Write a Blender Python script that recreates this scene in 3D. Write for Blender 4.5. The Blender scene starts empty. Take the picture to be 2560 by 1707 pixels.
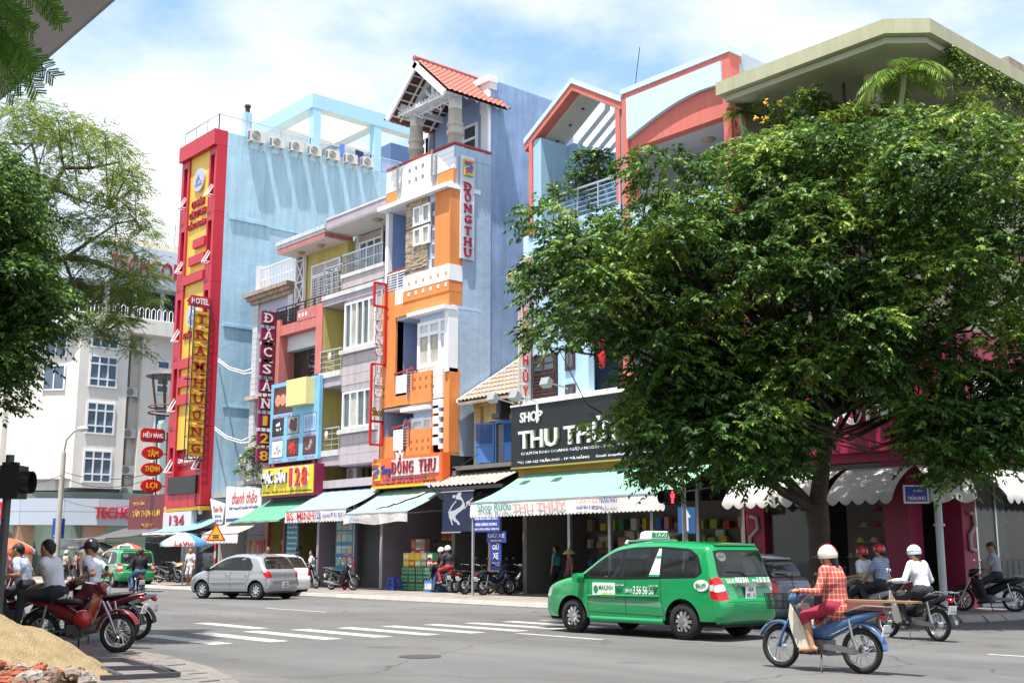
import bpy, math, random
import numpy as np
from mathutils import Vector, Matrix
from mathutils.geometry import delaunay_2d_cdt
random.seed(7); RNG=np.random.default_rng(7)
sc=bpy.context.scene; COL=sc.collection
R_=math.radians
# ------------------------------------------------------------------ camera
FPX=2900.0; CZ=1.5; PITCH=R_(10.4); YAW=R_(41.2)
_f0=Vector((-math.cos(YAW),math.sin(YAW),0)); CR=Vector((_f0.y,-_f0.x,0))
CF=_f0*math.cos(PITCH)+Vector((0,0,math.sin(PITCH))); CU=CR.cross(CF)
cam=bpy.data.cameras.new('camera'); camo=bpy.data.objects.new('camera',cam); COL.objects.link(camo)
cam.sensor_width=36; cam.lens=36*FPX/2560; cam.clip_end=2000; cam.clip_start=.1
camo.matrix_world=Matrix(((CR.x,CU.x,-CF.x,0),(CR.y,CU.y,-CF.y,0),(CR.z,CU.z,-CF.z,CZ),(0,0,0,1)))
sc.camera=camo
# ------------------------------------------------------------------ sun, sky
SUN=Vector((.12,-.25,.96)).normalized()
sl=bpy.data.lights.new('sun','SUN'); sl.energy=5.0; sl.angle=R_(.5); sl.color=(1,.955,.88)
so=bpy.data.objects.new('sun',sl); COL.objects.link(so); so.rotation_euler=(-SUN).to_track_quat('-Z','Y').to_euler()
w=bpy.data.worlds.new('World'); sc.world=w; w.use_nodes=True
def _world():
    nt=w.node_tree; nt.nodes.clear(); N=nt.nodes.new; L=nt.links.new
    out=N('ShaderNodeOutputWorld'); bg=N('ShaderNodeBackground'); bg.inputs[1].default_value=.10
    sky=N('ShaderNodeTexSky'); sky.sky_type='NISHITA'; sky.sun_disc=False
    sky.sun_elevation=math.asin(SUN.z); sky.sun_rotation=math.atan2(SUN.x,SUN.y)
    tc=N('ShaderNodeTexCoord'); sep=N('ShaderNodeSeparateXYZ'); L(tc.outputs['Generated'],sep.inputs[0])
    def mth(op,a,b):
        n=N('ShaderNodeMath'); n.operation=op
        for i,x in enumerate((a,b)):
            if isinstance(x,(int,float)): n.inputs[i].default_value=x
            else: L(x,n.inputs[i])
        return n.outputs[0]
    z=mth('ADD',mth('MAXIMUM',sep.outputs[2],0.0),.22)
    cmb=N('ShaderNodeCombineXYZ'); L(mth('DIVIDE',sep.outputs[0],z),cmb.inputs[0]); L(mth('DIVIDE',sep.outputs[1],z),cmb.inputs[1])
    n1=N('ShaderNodeTexNoise'); n1.inputs['Scale'].default_value=1.15; n1.inputs['Detail'].default_value=9; n1.inputs['Roughness'].default_value=.58; n1.inputs['Distortion'].default_value=.1
    mp=N('ShaderNodeMapping'); mp.inputs['Location'].default_value=CLOUD_OFF; L(cmb.outputs[0],mp.inputs[0]); L(mp.outputs[0],n1.inputs['Vector'])
    n2=N('ShaderNodeTexNoise'); n2.inputs['Scale'].default_value=2.6; n2.inputs['Detail'].default_value=7; L(mp.outputs[0],n2.inputs['Vector'])
    cr=N('ShaderNodeValToRGB'); e=cr.color_ramp.elements; e[0].position=.37; e[0].color=(0,0,0,1); e[1].position=.55; e[1].color=(1,1,1,1)
    L(n1.outputs['Fac'],cr.inputs[0])
    cc=N('ShaderNodeValToRGB'); e=cc.color_ramp.elements; e[0].position=.3; e[0].color=(.95,.965,.98,1); e[1].position=.62; e[1].color=(1,1,1,1); L(n2.outputs['Fac'],cc.inputs[0])
    sc_=N('ShaderNodeMix'); sc_.data_type='RGBA'; sc_.blend_type='MULTIPLY'; sc_.inputs[0].default_value=1; L(cc.outputs[0],sc_.inputs[6]); sc_.inputs[7].default_value=(6.4,6.45,6.5,1)
    mx=N('ShaderNodeMix'); mx.data_type='RGBA'; L(cr.outputs[0],mx.inputs[0]); sk2=N('ShaderNodeMix'); sk2.data_type='RGBA'; sk2.blend_type='MULTIPLY'; sk2.inputs[0].default_value=1; L(sky.outputs[0],sk2.inputs[6]); sk2.inputs[7].default_value=(1.55,1.6,1.7,1); L(sk2.outputs[2],mx.inputs[6]); L(sc_.outputs[2],mx.inputs[7])
    L(mx.outputs[2],bg.inputs[0]); L(bg.outputs[0],out.inputs[0])
CLOUD_OFF=(3.3,1.7,0)
_world()
sc.view_settings.view_transform='Standard'; sc.view_settings.look='None'; sc.view_settings.exposure=1.0; sc.view_settings.gamma=1; sc.view_settings.use_curve_mapping=False
sc.cycles.max_bounces=6; sc.cycles.transparent_max_bounces=10; sc.cycles.use_denoising=True
# ------------------------------------------------------------------ pixel -> place
def ray(px,py): return CF+CR*((px-1280)/FPX)-CU*((py-853.5)/FPX)
CP=Vector((0,0,CZ))
def G(px,py,z=0): d=ray(px,py); return CP+d*((z-CZ)/d.z)
FY=28.0
def fp(px,py,d=0): r=ray(px,py); return CP+r*((FY-d)/r.y)
def sp(px,py,X): r=ray(px,py); return CP+r*(X/r.x)
def atd(px,py,dep): return CP+ray(px,py)*dep
# ------------------------------------------------------------------ materials
MATS={}
def mat(name,col,rough=.65,var=.1,scale=1.5,bump=0,bscale=30,streak=0,metal=0,spec=.35,coat=0,emit=0,sub=None):
    if name in MATS: return MATS[name]
    m=bpy.data.materials.new(name); m.use_nodes=True; nt=m.node_tree; b=nt.nodes['Principled BSDF']; N=nt.nodes.new; L=nt.links.new
    c=(*col,1); b.inputs['Base Color'].default_value=c; b.inputs['Roughness'].default_value=rough; b.inputs['Metallic'].default_value=metal
    b.inputs['Specular IOR Level'].default_value=spec; b.inputs['Coat Weight'].default_value=coat
    if coat: b.inputs['Coat Roughness'].default_value=.04
    if emit: b.inputs['Emission Color'].default_value=c; b.inputs['Emission Strength'].default_value=emit
    if var or bump or streak:
        tc=N('ShaderNodeTexCoord'); src=tc.outputs['Object']
        n=N('ShaderNodeTexNoise'); n.inputs['Scale'].default_value=scale; n.inputs['Detail'].default_value=8; n.inputs['Roughness'].default_value=.65; L(src,n.inputs['Vector'])
        mr=N('ShaderNodeMapRange'); mr.inputs[1].default_value=.25; mr.inputs[2].default_value=.75; mr.inputs[3].default_value=1-var; mr.inputs[4].default_value=1+var*.6; L(n.outputs['Fac'],mr.inputs[0])
        fac=mr.outputs[0]
        if streak:
            mp=N('ShaderNodeMapping'); mp.inputs['Scale'].default_value=(2.2,2.2,.16); L(src,mp.inputs[0])
            n2=N('ShaderNodeTexNoise'); n2.inputs['Scale'].default_value=1.6; n2.inputs['Detail'].default_value=6; n2.inputs['Roughness'].default_value=.7; L(mp.outputs[0],n2.inputs['Vector'])
            r2=N('ShaderNodeMapRange'); r2.inputs[1].default_value=.42; r2.inputs[2].default_value=.75; r2.inputs[3].default_value=1; r2.inputs[4].default_value=1-streak; L(n2.outputs['Fac'],r2.inputs[0])
            mm=N('ShaderNodeMath'); mm.operation='MULTIPLY'; L(fac,mm.inputs[0]); L(r2.outputs[0],mm.inputs[1]); fac=mm.outputs[0]
        vm=N('ShaderNodeVectorMath'); vm.operation='SCALE'; vm.inputs[0].default_value=col; L(fac,vm.inputs['Scale']); L(vm.outputs[0],b.inputs['Base Color'])
        if bump:
            nb=N('ShaderNodeTexNoise'); nb.inputs['Scale'].default_value=bscale; nb.inputs['Detail'].default_value=4; L(src,nb.inputs['Vector'])
            bp=N('ShaderNodeBump'); bp.inputs['Strength'].default_value=bump; bp.inputs['Distance'].default_value=.03; L(nb.outputs['Fac'],bp.inputs['Height']); L(bp.outputs[0],b.inputs['Normal'])
    MATS[name]=m; return m
def striped(name,ca,cb,axis=0,freq=6,rough=.6,sharp=True,duty=.5):
    if name in MATS: return MATS[name]
    m=mat(name,ca,rough,var=.12,scale=2); nt=m.node_tree; N=nt.nodes.new; L=nt.links.new; b=nt.nodes['Principled BSDF']
    tc=N('ShaderNodeTexCoord'); sep=N('ShaderNodeSeparateXYZ'); L(tc.outputs['Object'],sep.inputs[0])
    a=N('ShaderNodeMath'); a.operation='MULTIPLY'; a.inputs[1].default_value=freq; L(sep.outputs[axis],a.inputs[0])
    fr=N('ShaderNodeMath'); fr.operation='FRACT'; L(a.outputs[0],fr.inputs[0])
    gt=N('ShaderNodeMath'); gt.operation='GREATER_THAN'; gt.inputs[1].default_value=duty; L(fr.outputs[0],gt.inputs[0])
    old=b.inputs['Base Color'].links[0].from_socket
    mx=N('ShaderNodeMix'); mx.data_type='RGBA'; L(gt.outputs[0],mx.inputs[0]); L(old,mx.inputs[6]); mx.inputs[7].default_value=(*cb,1); L(mx.outputs[2],b.inputs['Base Color'])
    return m
def glassmat(name,col,alpha=.55,rough=.03):
    if name in MATS: return MATS[name]
    m=bpy.data.materials.new(name); m.use_nodes=True; nt=m.node_tree; b=nt.nodes['Principled BSDF']
    b.inputs['Base Color'].default_value=(*col,1); b.inputs['Roughness'].default_value=rough; b.inputs['Alpha'].default_value=alpha; b.inputs['Specular IOR Level'].default_value=.8
    MATS[name]=m; return m
# ------------------------------------------------------------------ mesh building
OFF={}
class MB:
    def __init__(s): s.v=[]; s.f=[]; s.m=[]; s.s=[]
    def add(s,vs,fs,mi=0,sm=False):
        o=len(s.v); s.v.extend([tuple(v) for v in vs])
        for f in fs: s.f.append(tuple(i+o for i in f)); s.m.append(mi); s.s.append(sm)
        return s
    def box(s,x0,x1,y0,y1,z0,z1,mi=0):
        if x0>x1:x0,x1=x1,x0
        if y0>y1:y0,y1=y1,y0
        if z0>z1:z0,z1=z1,z0
        return s.add([(x0,y0,z0),(x1,y0,z0),(x1,y1,z0),(x0,y1,z0),(x0,y0,z1),(x1,y0,z1),(x1,y1,z1),(x0,y1,z1)],
            [(0,3,2,1),(4,5,6,7),(0,1,5,4),(1,2,6,5),(2,3,7,6),(3,0,4,7)],mi)
    def fb(s,x0,x1,z0,z1,d0,d1,mi=0): return s.box(x0,x1,FY-d1,FY-d0,z0,z1,mi)   # facade box, d = metres proud of the facade line
    def obox(s,c,ex,ey,ez,mi=0):   # oriented box from centre and half axes
        c,ex,ey,ez=map(Vector,(c,ex,ey,ez)); vs=[c+ex*a+ey*b+ez*g for g in(-1,1) for a,b in((-1,-1),(1,-1),(1,1),(-1,1))]
        return s.add(vs,[(0,3,2,1),(4,5,6,7),(0,1,5,4),(1,2,6,5),(2,3,7,6),(3,0,4,7)],mi)
    def bar(s,p,q,r,mi=0,up=(0,0,1),r2=None):  # square bar
        p,q=Vector(p),Vector(q); d=(q-p); L=d.length; d/=L; u=Vector(up)
        if abs(d.dot(u))>.95: u=Vector((1,0,0))
        a=d.cross(u).normalized(); b=a.cross(d); return s.obox((p+q)/2,d*L/2,a*r,b*(r2 or r),mi)
    def tube(s,pts,r,n=6,mi=0,cap=True,sm=True):
        pts=[Vector(p) for p in pts]; k=len(pts); rr=r if isinstance(r,(list,tuple)) else [r]*k; vs=[];fs=[]; ref=None
        for i,p in enumerate(pts):
            d=(pts[min(i+1,k-1)]-pts[max(i-1,0)])
            d=d.normalized() if d.length>1e-9 else Vector((0,0,1))
            if ref is None: ref=Vector((0,0,1)) if abs(d.z)<.9 else Vector((1,0,0))
            a=(ref-d*ref.dot(d)); a=a.normalized() if a.length>1e-6 else d.orthogonal().normalized(); ref=a; b=d.cross(a)
            for j in range(n): t=2*math.pi*j/n; vs.append(p+(a*math.cos(t)+b*math.sin(t))*rr[i])
        for i in range(k-1):
            for j in range(n): fs.append((i*n+j,i*n+(j+1)%n,(i+1)*n+(j+1)%n,(i+1)*n+j))
        s.add(vs,fs,mi,sm)
        if cap: s.add(vs[:n][::-1],[tuple(range(n))],mi); s.add(vs[-n:],[tuple(range(n))],mi)
        return s
    def cyl(s,p,q,r,n=10,mi=0,r2=None): return s.tube([p,q],[r,r if r2 is None else r2],n,mi)
    def loft(s,rings,mi=0,sm=True,cap=True,close=True):
        n=len(rings[0]); vs=[p for r in rings for p in r]; fs=[]
        for i in range(len(rings)-1):
            for j in range(n if close else n-1): fs.append((i*n+j,i*n+(j+1)%n,(i+1)*n+(j+1)%n,(i+1)*n+j))
        s.add(vs,fs,mi,sm)
        if cap and close: s.add(rings[0][::-1],[tuple(range(n))],mi,sm); s.add(rings[-1],[tuple(range(n))],mi,sm)
        return s
    def ell(s,c,rx,ry,rz,n=10,k=7,mi=0,z0=-1,z1=1):
        rings=[]
        for i in range(k+1):
            t=z0+(z1-z0)*i/k; t=math.sin(t*math.pi/2); q=math.sqrt(max(0,1-t*t))
            rings.append([(c[0]+rx*q*math.cos(2*math.pi*j/n),c[1]+ry*q*math.sin(2*math.pi*j/n),c[2]+rz*t) for j in range(n)])
        return s.loft(rings,mi,True,True)
    def torus(s,c,ax,R,r,n=28,k=8,mi=0,flat=1):
        c=Vector(c); ax=Vector(ax).normalized(); a=ax.orthogonal().normalized(); b=ax.cross(a); rings=[]
        for i in range(n):
            t=2*math.pi*i/n; d=a*math.cos(t)+b*math.sin(t); rings.append([c+d*(R+r*math.cos(2*math.pi*j/k))+ax*(r*flat*math.sin(2*math.pi*j/k)) for j in range(k)])
        return s.loft(rings+[rings[0]],mi,True,False)
    def prism(s,poly,o,ex,ey,ez,mi=0):   # polygon (a,b) -> o+ex*a+ey*b extruded by ez
        o,ex,ey,ez=map(Vector,(o,ex,ey,ez)); n=len(poly); p=[o+ex*a+ey*b for a,b in poly]; q=[x+ez for x in p]
        return s.add(p+q,[tuple(range(n))[::-1],tuple(range(n,2*n))]+[(i,(i+1)%n,(i+1)%n+n,i+n) for i in range(n)],mi)
    def quad(s,a,b,c,d,mi=0): return s.add([a,b,c,d],[(0,1,2,3)],mi)
    def mesh(s,name,mats,off=None):
        me=bpy.data.meshes.new(name); v=s.v if off is None else [(a-off[0],b-off[1],c-off[2]) for a,b,c in s.v]
        me.from_pydata(v,[],s.f); me.polygons.foreach_set('material_index',s.m); me.polygons.foreach_set('use_smooth',s.s)
        for m in (mats if isinstance(mats,(list,tuple)) else [mats]): me.materials.append(m)
        me.update(); return me
    def obj(s,name,mats,parent=None,**kw):
        off=OFF.get(parent.name) if parent else None
        o=bpy.data.objects.new(name,s.mesh(name,mats,off)); COL.objects.link(o)
        if parent: o.parent=parent; OFF[o.name]=off
        if kw: tag(o,**kw)
        return o
    def top(s,name,mats,label,cat,group=None,kind=None):   # a thing made of one mesh, origin at its base
        a=np.array(s.v); b=(float((a[:,0].min()+a[:,0].max())/2),float((a[:,1].min()+a[:,1].max())/2),float(a[:,2].min()))
        o=bpy.data.objects.new(name,s.mesh(name,mats,b)); o.location=b; COL.objects.link(o); OFF[o.name]=b; tag(o,label,cat,group,kind); return o
def tag(o,label=None,cat=None,group=None,kind=None):
    if label:o['label']=label
    if cat:o['category']=cat
    if group:o['group']=group
    if kind:o['kind']=kind
    return o
def thing(name,label,cat,loc=(0,0,0),group=None,rz=0,local=False):
    o=bpy.data.objects.new(name,None); COL.objects.link(o); o.location=loc; o.rotation_euler=(0,0,rz); o.empty_display_size=.2
    OFF[o.name]=None if local else tuple(loc); return tag(o,label,cat,group)
def inst(me,name,parent,loc=(0,0,0),rot=None,mtx=None):
    o=bpy.data.objects.new(name,me); COL.objects.link(o); off=OFF.get(parent.name) if parent else None
    if mtx is not None:
        o.matrix_local=Matrix.Translation(-Vector(off))@mtx if off else mtx
    else:
        o.location=Vector(loc)-Vector(off) if off else Vector(loc)
        if rot: o.rotation_euler=rot
    if parent: o.parent=parent; OFF[o.name]=off
    return o
KIDS={}
def copy_tree(o,parent=None,matmap=None):
    c=o.copy(); COL.objects.link(c); c.parent=parent
    if matmap and c.type=='MESH' and any(sl.name in matmap for sl in c.data.materials if sl):
        k=(c.data.name,tuple(sorted((a,b.name) for a,b in matmap.items())))
        if k not in KIDS:
            me=c.data.copy()
            for i,m_ in enumerate(me.materials):
                if m_ and m_.name in matmap: me.materials[i]=matmap[m_.name]
            KIDS[k]=me
        c.data=KIDS[k]
    for ch in list(o.children): copy_tree(ch,c,matmap)
    return c
# ------------------------------------------------------------------ lettering
_TC={}
def tmesh(s,bold=0.0,shear=0.0):
    bold=min(bold,.011)
    k=(s,bold,shear)
    if k not in _TC:
        c=bpy.data.curves.new('lettering','FONT'); c.body=s; c.extrude=.5; c.offset=bold; c.shear=shear; c.resolution_u=2
        o=bpy.data.objects.new('lettering',c); me=bpy.data.meshes.new_from_object(o)
        v=np.zeros(len(me.vertices)*3); me.vertices.foreach_get('co',v); v=v.reshape(-1,3)
        _TC[k]=(v,[tuple(p.vertices) for p in me.polygons]); bpy.data.objects.remove(o); bpy.data.curves.remove(c); bpy.data.meshes.remove(me)
    return _TC[k]
def letters(mb,s,c,right,up,w,h,depth=.03,bold=0.0,shear=0.0,mi=0):
    v,f=tmesh(s,bold,shear)
    if len(v)==0: return mb
    lo=v.min(0); hi=v.max(0); sx=hi[0]-lo[0]; sy=hi[1]-lo[1]; kx=w/sx if w else h/sy; ky=h/sy if h else kx
    r,u=Vector(right).normalized(),Vector(up).normalized(); n=r.cross(u); c=Vector(c)
    A=(v-(lo+hi)/2)*np.array([kx,ky,depth]); P=np.outer(A[:,0],r)+np.outer(A[:,1],u)+np.outer(A[:,2]+depth/2,n)+np.array(c)
    return mb.add(P.tolist(),f,mi)
SERIF={'H':[(.1,0),(.1,1),(.9,0),(.9,1)],'N':[(.1,0),(.1,1),(.9,1)],'U':[(.1,1),(.9,1)],'T':[(.5,0)],'D':[(.04,0),(.04,1)],'M':[(.08,0),(.92,0),(.08,1),(.92,1)],'R':[(.1,0),(.1,1),(.92,0)],'A':[(.08,0),(.92,0)],'Y':[(.06,1),(.94,1),(.5,0)],'1':[(.75,0)],'I':[(.5,0),(.5,1)],'B':[(.04,0),(.04,1)],'P':[(.1,0),(.1,1)],'K':[(.1,0),(.1,1),(.9,0)]}
def serif(mb,ch,c,right,up,w,h,depth=.05,bold=.02,mi=0,base=None):
    """one slab serif letter; c = centre of the base letter, w,h its size; diacritics rise outside"""
    import unicodedata
    b=base or {'Đ':'D','Ư':'U','Ơ':'O'}.get(ch) or unicodedata.normalize('NFD',ch)[0]
    if b=='Đ': b='D'
    v,_=tmesh(b,bold); lo=v.min(0); hi=v.max(0); sx,sy=w/(hi[0]-lo[0]),h/(hi[1]-lo[1])
    v2,f2=tmesh(ch if ch!='Đ' else 'D',bold)
    r,u=Vector(right).normalized(),Vector(up).normalized(); n=r.cross(u); c=Vector(c)
    A=(v2-np.array([(lo[0]+hi[0])/2,(lo[1]+hi[1])/2,0]))*np.array([sx,sy,depth])
    if ch in('Ư','Ơ'): A[:,0]-=0
    P=np.outer(A[:,0],r)+np.outer(A[:,1],u)+np.outer(A[:,2]+depth/2,n)+np.array(c); mb.add(P.tolist(),f2,mi)
    t=h*.05
    for fx,top in SERIF.get(b,[]):
        cx=(fx-.5)*w; cy=(h/2-t) if top else (-h/2+t); mb.obox(c+r*cx+u*cy+n*(depth*.53),r*w*.19,u*t,n*(depth*.5),mi)
    if ch=='Đ': mb.obox(c+r*(-w*.32)+n*(depth*.53),r*w*.26,u*h*.05,n*(depth*.5),mi)
    return mb
XR,YR,ZU=Vector((1,0,0)),Vector((0,1,0)),Vector((0,0,1))
# ------------------------------------------------------------------ shared materials
white=mat('white_paint',(.78,.79,.8),.55,.08,streak=.12)
offw=mat('offwhite_plaster',(.68,.67,.64),.8,.1,streak=.2)
dark=mat('void_shade',(.02,.02,.022),.7,.1)  # near-black colour standing in for shade inside openings
black=mat('black_plastic',(.015,.015,.016),.4,0)
steel=mat('stainless',(.55,.56,.58),.3,0,metal=1)
galv=mat('galvanised',(.42,.44,.46),.45,.15,6,metal=.6)
wglass=mat('window_glass',(.05,.075,.09),.05,.5,.7,spec=.8)
wframe=mat('window_frame_white',(.72,.74,.76),.4,.03)
curtain=mat('curtain_cream',(.55,.52,.45),.8,.15,6)
conc=mat('concrete_raw',(.4,.39,.37),.85,.18,2,.3,streak=.25)
rust=mat('rusty_iron',(.16,.08,.05),.7,.3,8)
iron=mat('black_iron',(.03,.03,.035),.5,.1)
# ================================================================== ground, road, pavements
def _asphalt():
    m=mat('asphalt',(.112,.111,.110),.85,.22,.3,.5,60); nt=m.node_tree; N=nt.nodes.new; L=nt.links.new; b=nt.nodes['Principled BSDF']
    tc=N('ShaderNodeTexCoord'); n=N('ShaderNodeTexNoise'); n.inputs['Scale'].default_value=90; n.inputs['Detail'].default_value=3; L(tc.outputs['Object'],n.inputs['Vector'])
    mr=N('ShaderNodeMapRange'); mr.inputs[1].default_value=.3; mr.inputs[2].default_value=.7; mr.inputs[3].default_value=.72; mr.inputs[4].default_value=1.3; L(n.outputs['Fac'],mr.inputs[0])
    vo=N('ShaderNodeTexVoronoi'); vo.feature='DISTANCE_TO_EDGE'; vo.inputs['Scale'].default_value=.16; dn=N('ShaderNodeTexNoise'); dn.inputs['Scale'].default_value=1.2; L(tc.outputs['Object'],dn.inputs['Vector'])
    ad=N('ShaderNodeVectorMath'); ad.operation='ADD'; L(tc.outputs['Object'],ad.inputs[0]); L(dn.outputs['Color'],ad.inputs[1]); L(ad.outputs[0],vo.inputs['Vector'])
    c2=N('ShaderNodeMapRange'); c2.inputs[1].default_value=0; c2.inputs[2].default_value=.006; c2.inputs[3].default_value=.5; c2.inputs[4].default_value=1; L(vo.outputs['Distance'],c2.inputs[0])
    # wheel tracks polished along the street, oil in lane middles
    mp=N('ShaderNodeMapping'); mp.inputs['Scale'].default_value=(.05,.55,1); L(tc.outputs['Object'],mp.inputs[0]); n3=N('ShaderNodeTexNoise'); n3.inputs['Scale'].default_value=1; n3.inputs['Detail'].default_value=5; L(mp.outputs[0],n3.inputs['Vector'])
    m3=N('ShaderNodeMapRange'); m3.inputs[1].default_value=.3; m3.inputs[2].default_value=.7; m3.inputs[3].default_value=.8; m3.inputs[4].default_value=1.15; L(n3.outputs['Fac'],m3.inputs[0])
    def mul(a,c): x=N('ShaderNodeMath'); x.operation='MULTIPLY'; L(a,x.inputs[0]); L(c,x.inputs[1]); return x.outputs[0]
    v2=N('ShaderNodeTexVoronoi'); v2.inputs['Scale'].default_value=.11; v2.distance='MANHATTAN'; L(tc.outputs['Object'],v2.inputs['Vector']); sx_=N('ShaderNodeSeparateXYZ'); L(v2.outputs['Color'],sx_.inputs[0]); m4=N('ShaderNodeMapRange'); m4.inputs[3].default_value=.9; m4.inputs[4].default_value=1.06; L(sx_.outputs[0],m4.inputs[0])
    n5=N('ShaderNodeTexNoise'); n5.inputs['Scale'].default_value=.9; n5.inputs['Detail'].default_value=6; L(tc.outputs['Object'],n5.inputs['Vector']); m5=N('ShaderNodeMapRange'); m5.inputs[1].default_value=.6; m5.inputs[2].default_value=.72; m5.inputs[3].default_value=1; m5.inputs[4].default_value=.72; L(n5.outputs['Fac'],m5.inputs[0])
    k=mul(mul(mul(mr.outputs[0],c2.outputs[0]),m3.outputs[0]),mul(m4.outputs[0],m5.outputs[0])); old=b.inputs['Base Color'].links[0].from_socket
    vm=N('ShaderNodeVectorMath'); vm.operation='SCALE'; L(old,vm.inputs[0]); L(k,vm.inputs['Scale']); L(vm.outputs[0],b.inputs['Base Color']); return m
asphalt=_asphalt()
road=MB().quad((-400,-150,0),(250,-150,0),(250,350,0),(-400,350,0)).obj('road',asphalt); tag(road,kind='structure')
paint=mat('road_paint',(.40,.40,.385),.7,.35,5,.2); OFF[road.name]=None
# worn paint : fade by noise into asphalt
def _worn():
    m=MATS['road_paint']; nt=m.node_tree; N=nt.nodes.new; L=nt.links.new; b=nt.nodes['Principled BSDF']; old=b.inputs['Base Color'].links[0].from_socket
    tc=N('ShaderNodeTexCoord'); n=N('ShaderNodeTexNoise'); n.inputs['Scale'].default_value=7; n.inputs['Detail'].default_value=9; n.inputs['Roughness'].default_value=.75; L(tc.outputs['Object'],n.inputs['Vector'])
    r=N('ShaderNodeMapRange'); r.inputs[1].default_value=.5; r.inputs[2].default_value=.62; L(n.outputs['Fac'],r.inputs[0])
    mx=N('ShaderNodeMix'); mx.data_type='RGBA'; L(r.outputs[0],mx.inputs[0]); L(old,mx.inputs[6]); mx.inputs[7].default_value=(.17,.17,.17,1); L(mx.outputs[2],b.inputs['Base Color'])
_worn()
def stripe(x0,x1,y0,y1,name='crosswalk_stripe',sk=0):
    MB().quad((x0,y0,.004),(x1,y0,.004),(x1+sk,y1,.004),(x0+sk,y1,.004)).obj(name,paint,road)
for i in range(12):
    y=9.5+i*1.02; stripe(-21.6+i*.13,-18.55+i*.13,y,y+.42)
for i in range(5): stripe(-60-i*7,-56.5-i*7,17.2,17.33,'lane_line')
stripe(-30.2,-27.0,17.0,17.14,'lane_line'); stripe(-40.5,-37.5,17.1,17.22,'lane_line'); stripe(-17.35,-15.05,15.25,15.42,'lane_line')
stripe(-33.4,-31.0,13.2,13.34,'lane_line'); stripe(-24.6,-21.9,12.1,12.5,'lane_line')
stripe(-9,-5,17.5,17.64,'lane_line')
# --- far pavement with kerb stones
paving=mat('pavement_tiles_far',(.20,.17,.155),.85,.2,1.2,.2)
kerbm=mat('kerb_concrete',(.27,.262,.245),.85,.22,1.5,.3,streak=.1)
out=[(-260,23.15)]+[(-17.2+3.6*math.sin(t*math.pi/16),26.75-3.6*math.cos(t*math.pi/16)) for t in range(9)]+[(-13.6,120)]
poly=out+[(-260,120)]
pv=MB().prism(poly,(0,0,-.05),XR,YR,ZU*.19).obj('pavement',paving); tag(pv,kind='structure')
km=[]
def kerb_run(pts,parent,step=2.0,wd=.42,hz=.15):
    """individual kerb stones laid along a polyline; outside of the pavement lies to the right of travel"""
    P=[Vector((x,y,0)) for x,y in pts]; seg=[]
    for a,b in zip(P,P[1:]):
        n=max(1,round((b-a).length/step)); seg+=[(a.lerp(b,i/n),a.lerp(b,(i+1)/n)) for i in range(n)]
    for a,b in seg:
        d=(b-a).normalized(); o=Vector((d.y,-d.x,0)); L=(b-a).length-.012; h=hz+random.uniform(-.006,.006)
        prof=[(.0,-.03),(wd,-.03),(wd,.035),(wd*.72,h-.02),(wd*.6,h),(0,h)]
        MB().prism(prof,a+d*.006,o,ZU,d*L).obj('kerb_stone',kerbm,parent)
kerb_run([(-66,23.15)]+out[1:-1]+[(-13.6,36)],pv)
slab=mat('paving_slab',(.215,.175,.15),.85,.18,3,.15)
slab2=mat('paving_slab_pale',(.25,.225,.205),.85,.18,3,.15)
_sm=[MB().box(-.245,.245,-.245,.245,0,.012).mesh('paving_slab',s_) for s_ in (slab,slab2)]
nsl=0
for j in range(6):
    for i in range(44):
        if nsl<290: inst(random.choice(_sm),'paving_slab',pv,(-37.2+i*.5,23.45+j*.5,.138+random.uniform(0,.004))); nsl+=1
# --- near pavement at the left corner
npx=[(640,1760),(585,1715),(525,1683),(440,1660),(345,1640),(250,1625),(100,1597),(-60,1572)]
ne=[G(x,y,.0) for x,y in npx]
npoly=[(p.x,p.y) for p in ne]+[(-80,9.0),(-80,-6),(-6.0,-6),(-8.5,3.2)]
nearp=mat('near_pavement',(.17,.155,.145),.88,.2,2,.25)
npv=MB().prism(npoly,(0,0,-.05),XR,YR,ZU*.13).obj('near_pavement',nearp); tag(npv,kind='structure')
kerbm=nearp; kerb_run([(p.x,p.y) for p in ne][::-1],npv,1.0,.2,.09)
MB().prism([(.32*math.cos(i*math.pi/14),.32*math.sin(i*math.pi/14)) for i in range(28)],G(1050,1640,.004),XR,YR,ZU*.004).obj('manhole_cover',mat('manhole_iron',(.07,.068,.065),.6,.3,20,.6,40,metal=.3),road)
nslab=mat('near_slab_grey',(.16,.15,.143),.85,.25,5,.25); nslab2=mat('near_slab_red',(.20,.145,.12),.85,.25,5,.25)
_sm=[MB().box(-.145,.145,-.145,.145,0,.012).mesh('paving_slab',s_) for s_ in (nslab,nslab,nslab2)]
def inpoly(x,y,P):
    c=False
    for (x0,y0),(x1,y1) in zip(P,P[1:]+P[:1]):
        if (y0>y)!=(y1>y) and x<(x1-x0)*(y-y0)/(y1-y0)+x0: c=not c
    return c
cand=[]
for i in range(-52,10):
    for j in range(-20,24):
        x,y=-14.5+i*.3,5.8+j*.3
        if all(inpoly(x+a,y+b,npoly) for a in(-.25,.25) for b in(-.25,.25)):
            v=Vector((x,y,0))-CP; z=v.dot(CF); px=1280+FPX*v.dot(CR)/z; py=853.5-FPX*v.dot(CU)/z
            if -20<px<620 and py<1730: cand.append((z,x,y))
cand.sort()
for z,x,y in cand[:290]:
    inst(random.choice(_sm),'paving_slab',npv,(x,y,.079+random.uniform(0,.005)),(random.uniform(-.01,.01),random.uniform(-.01,.01),0))
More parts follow.
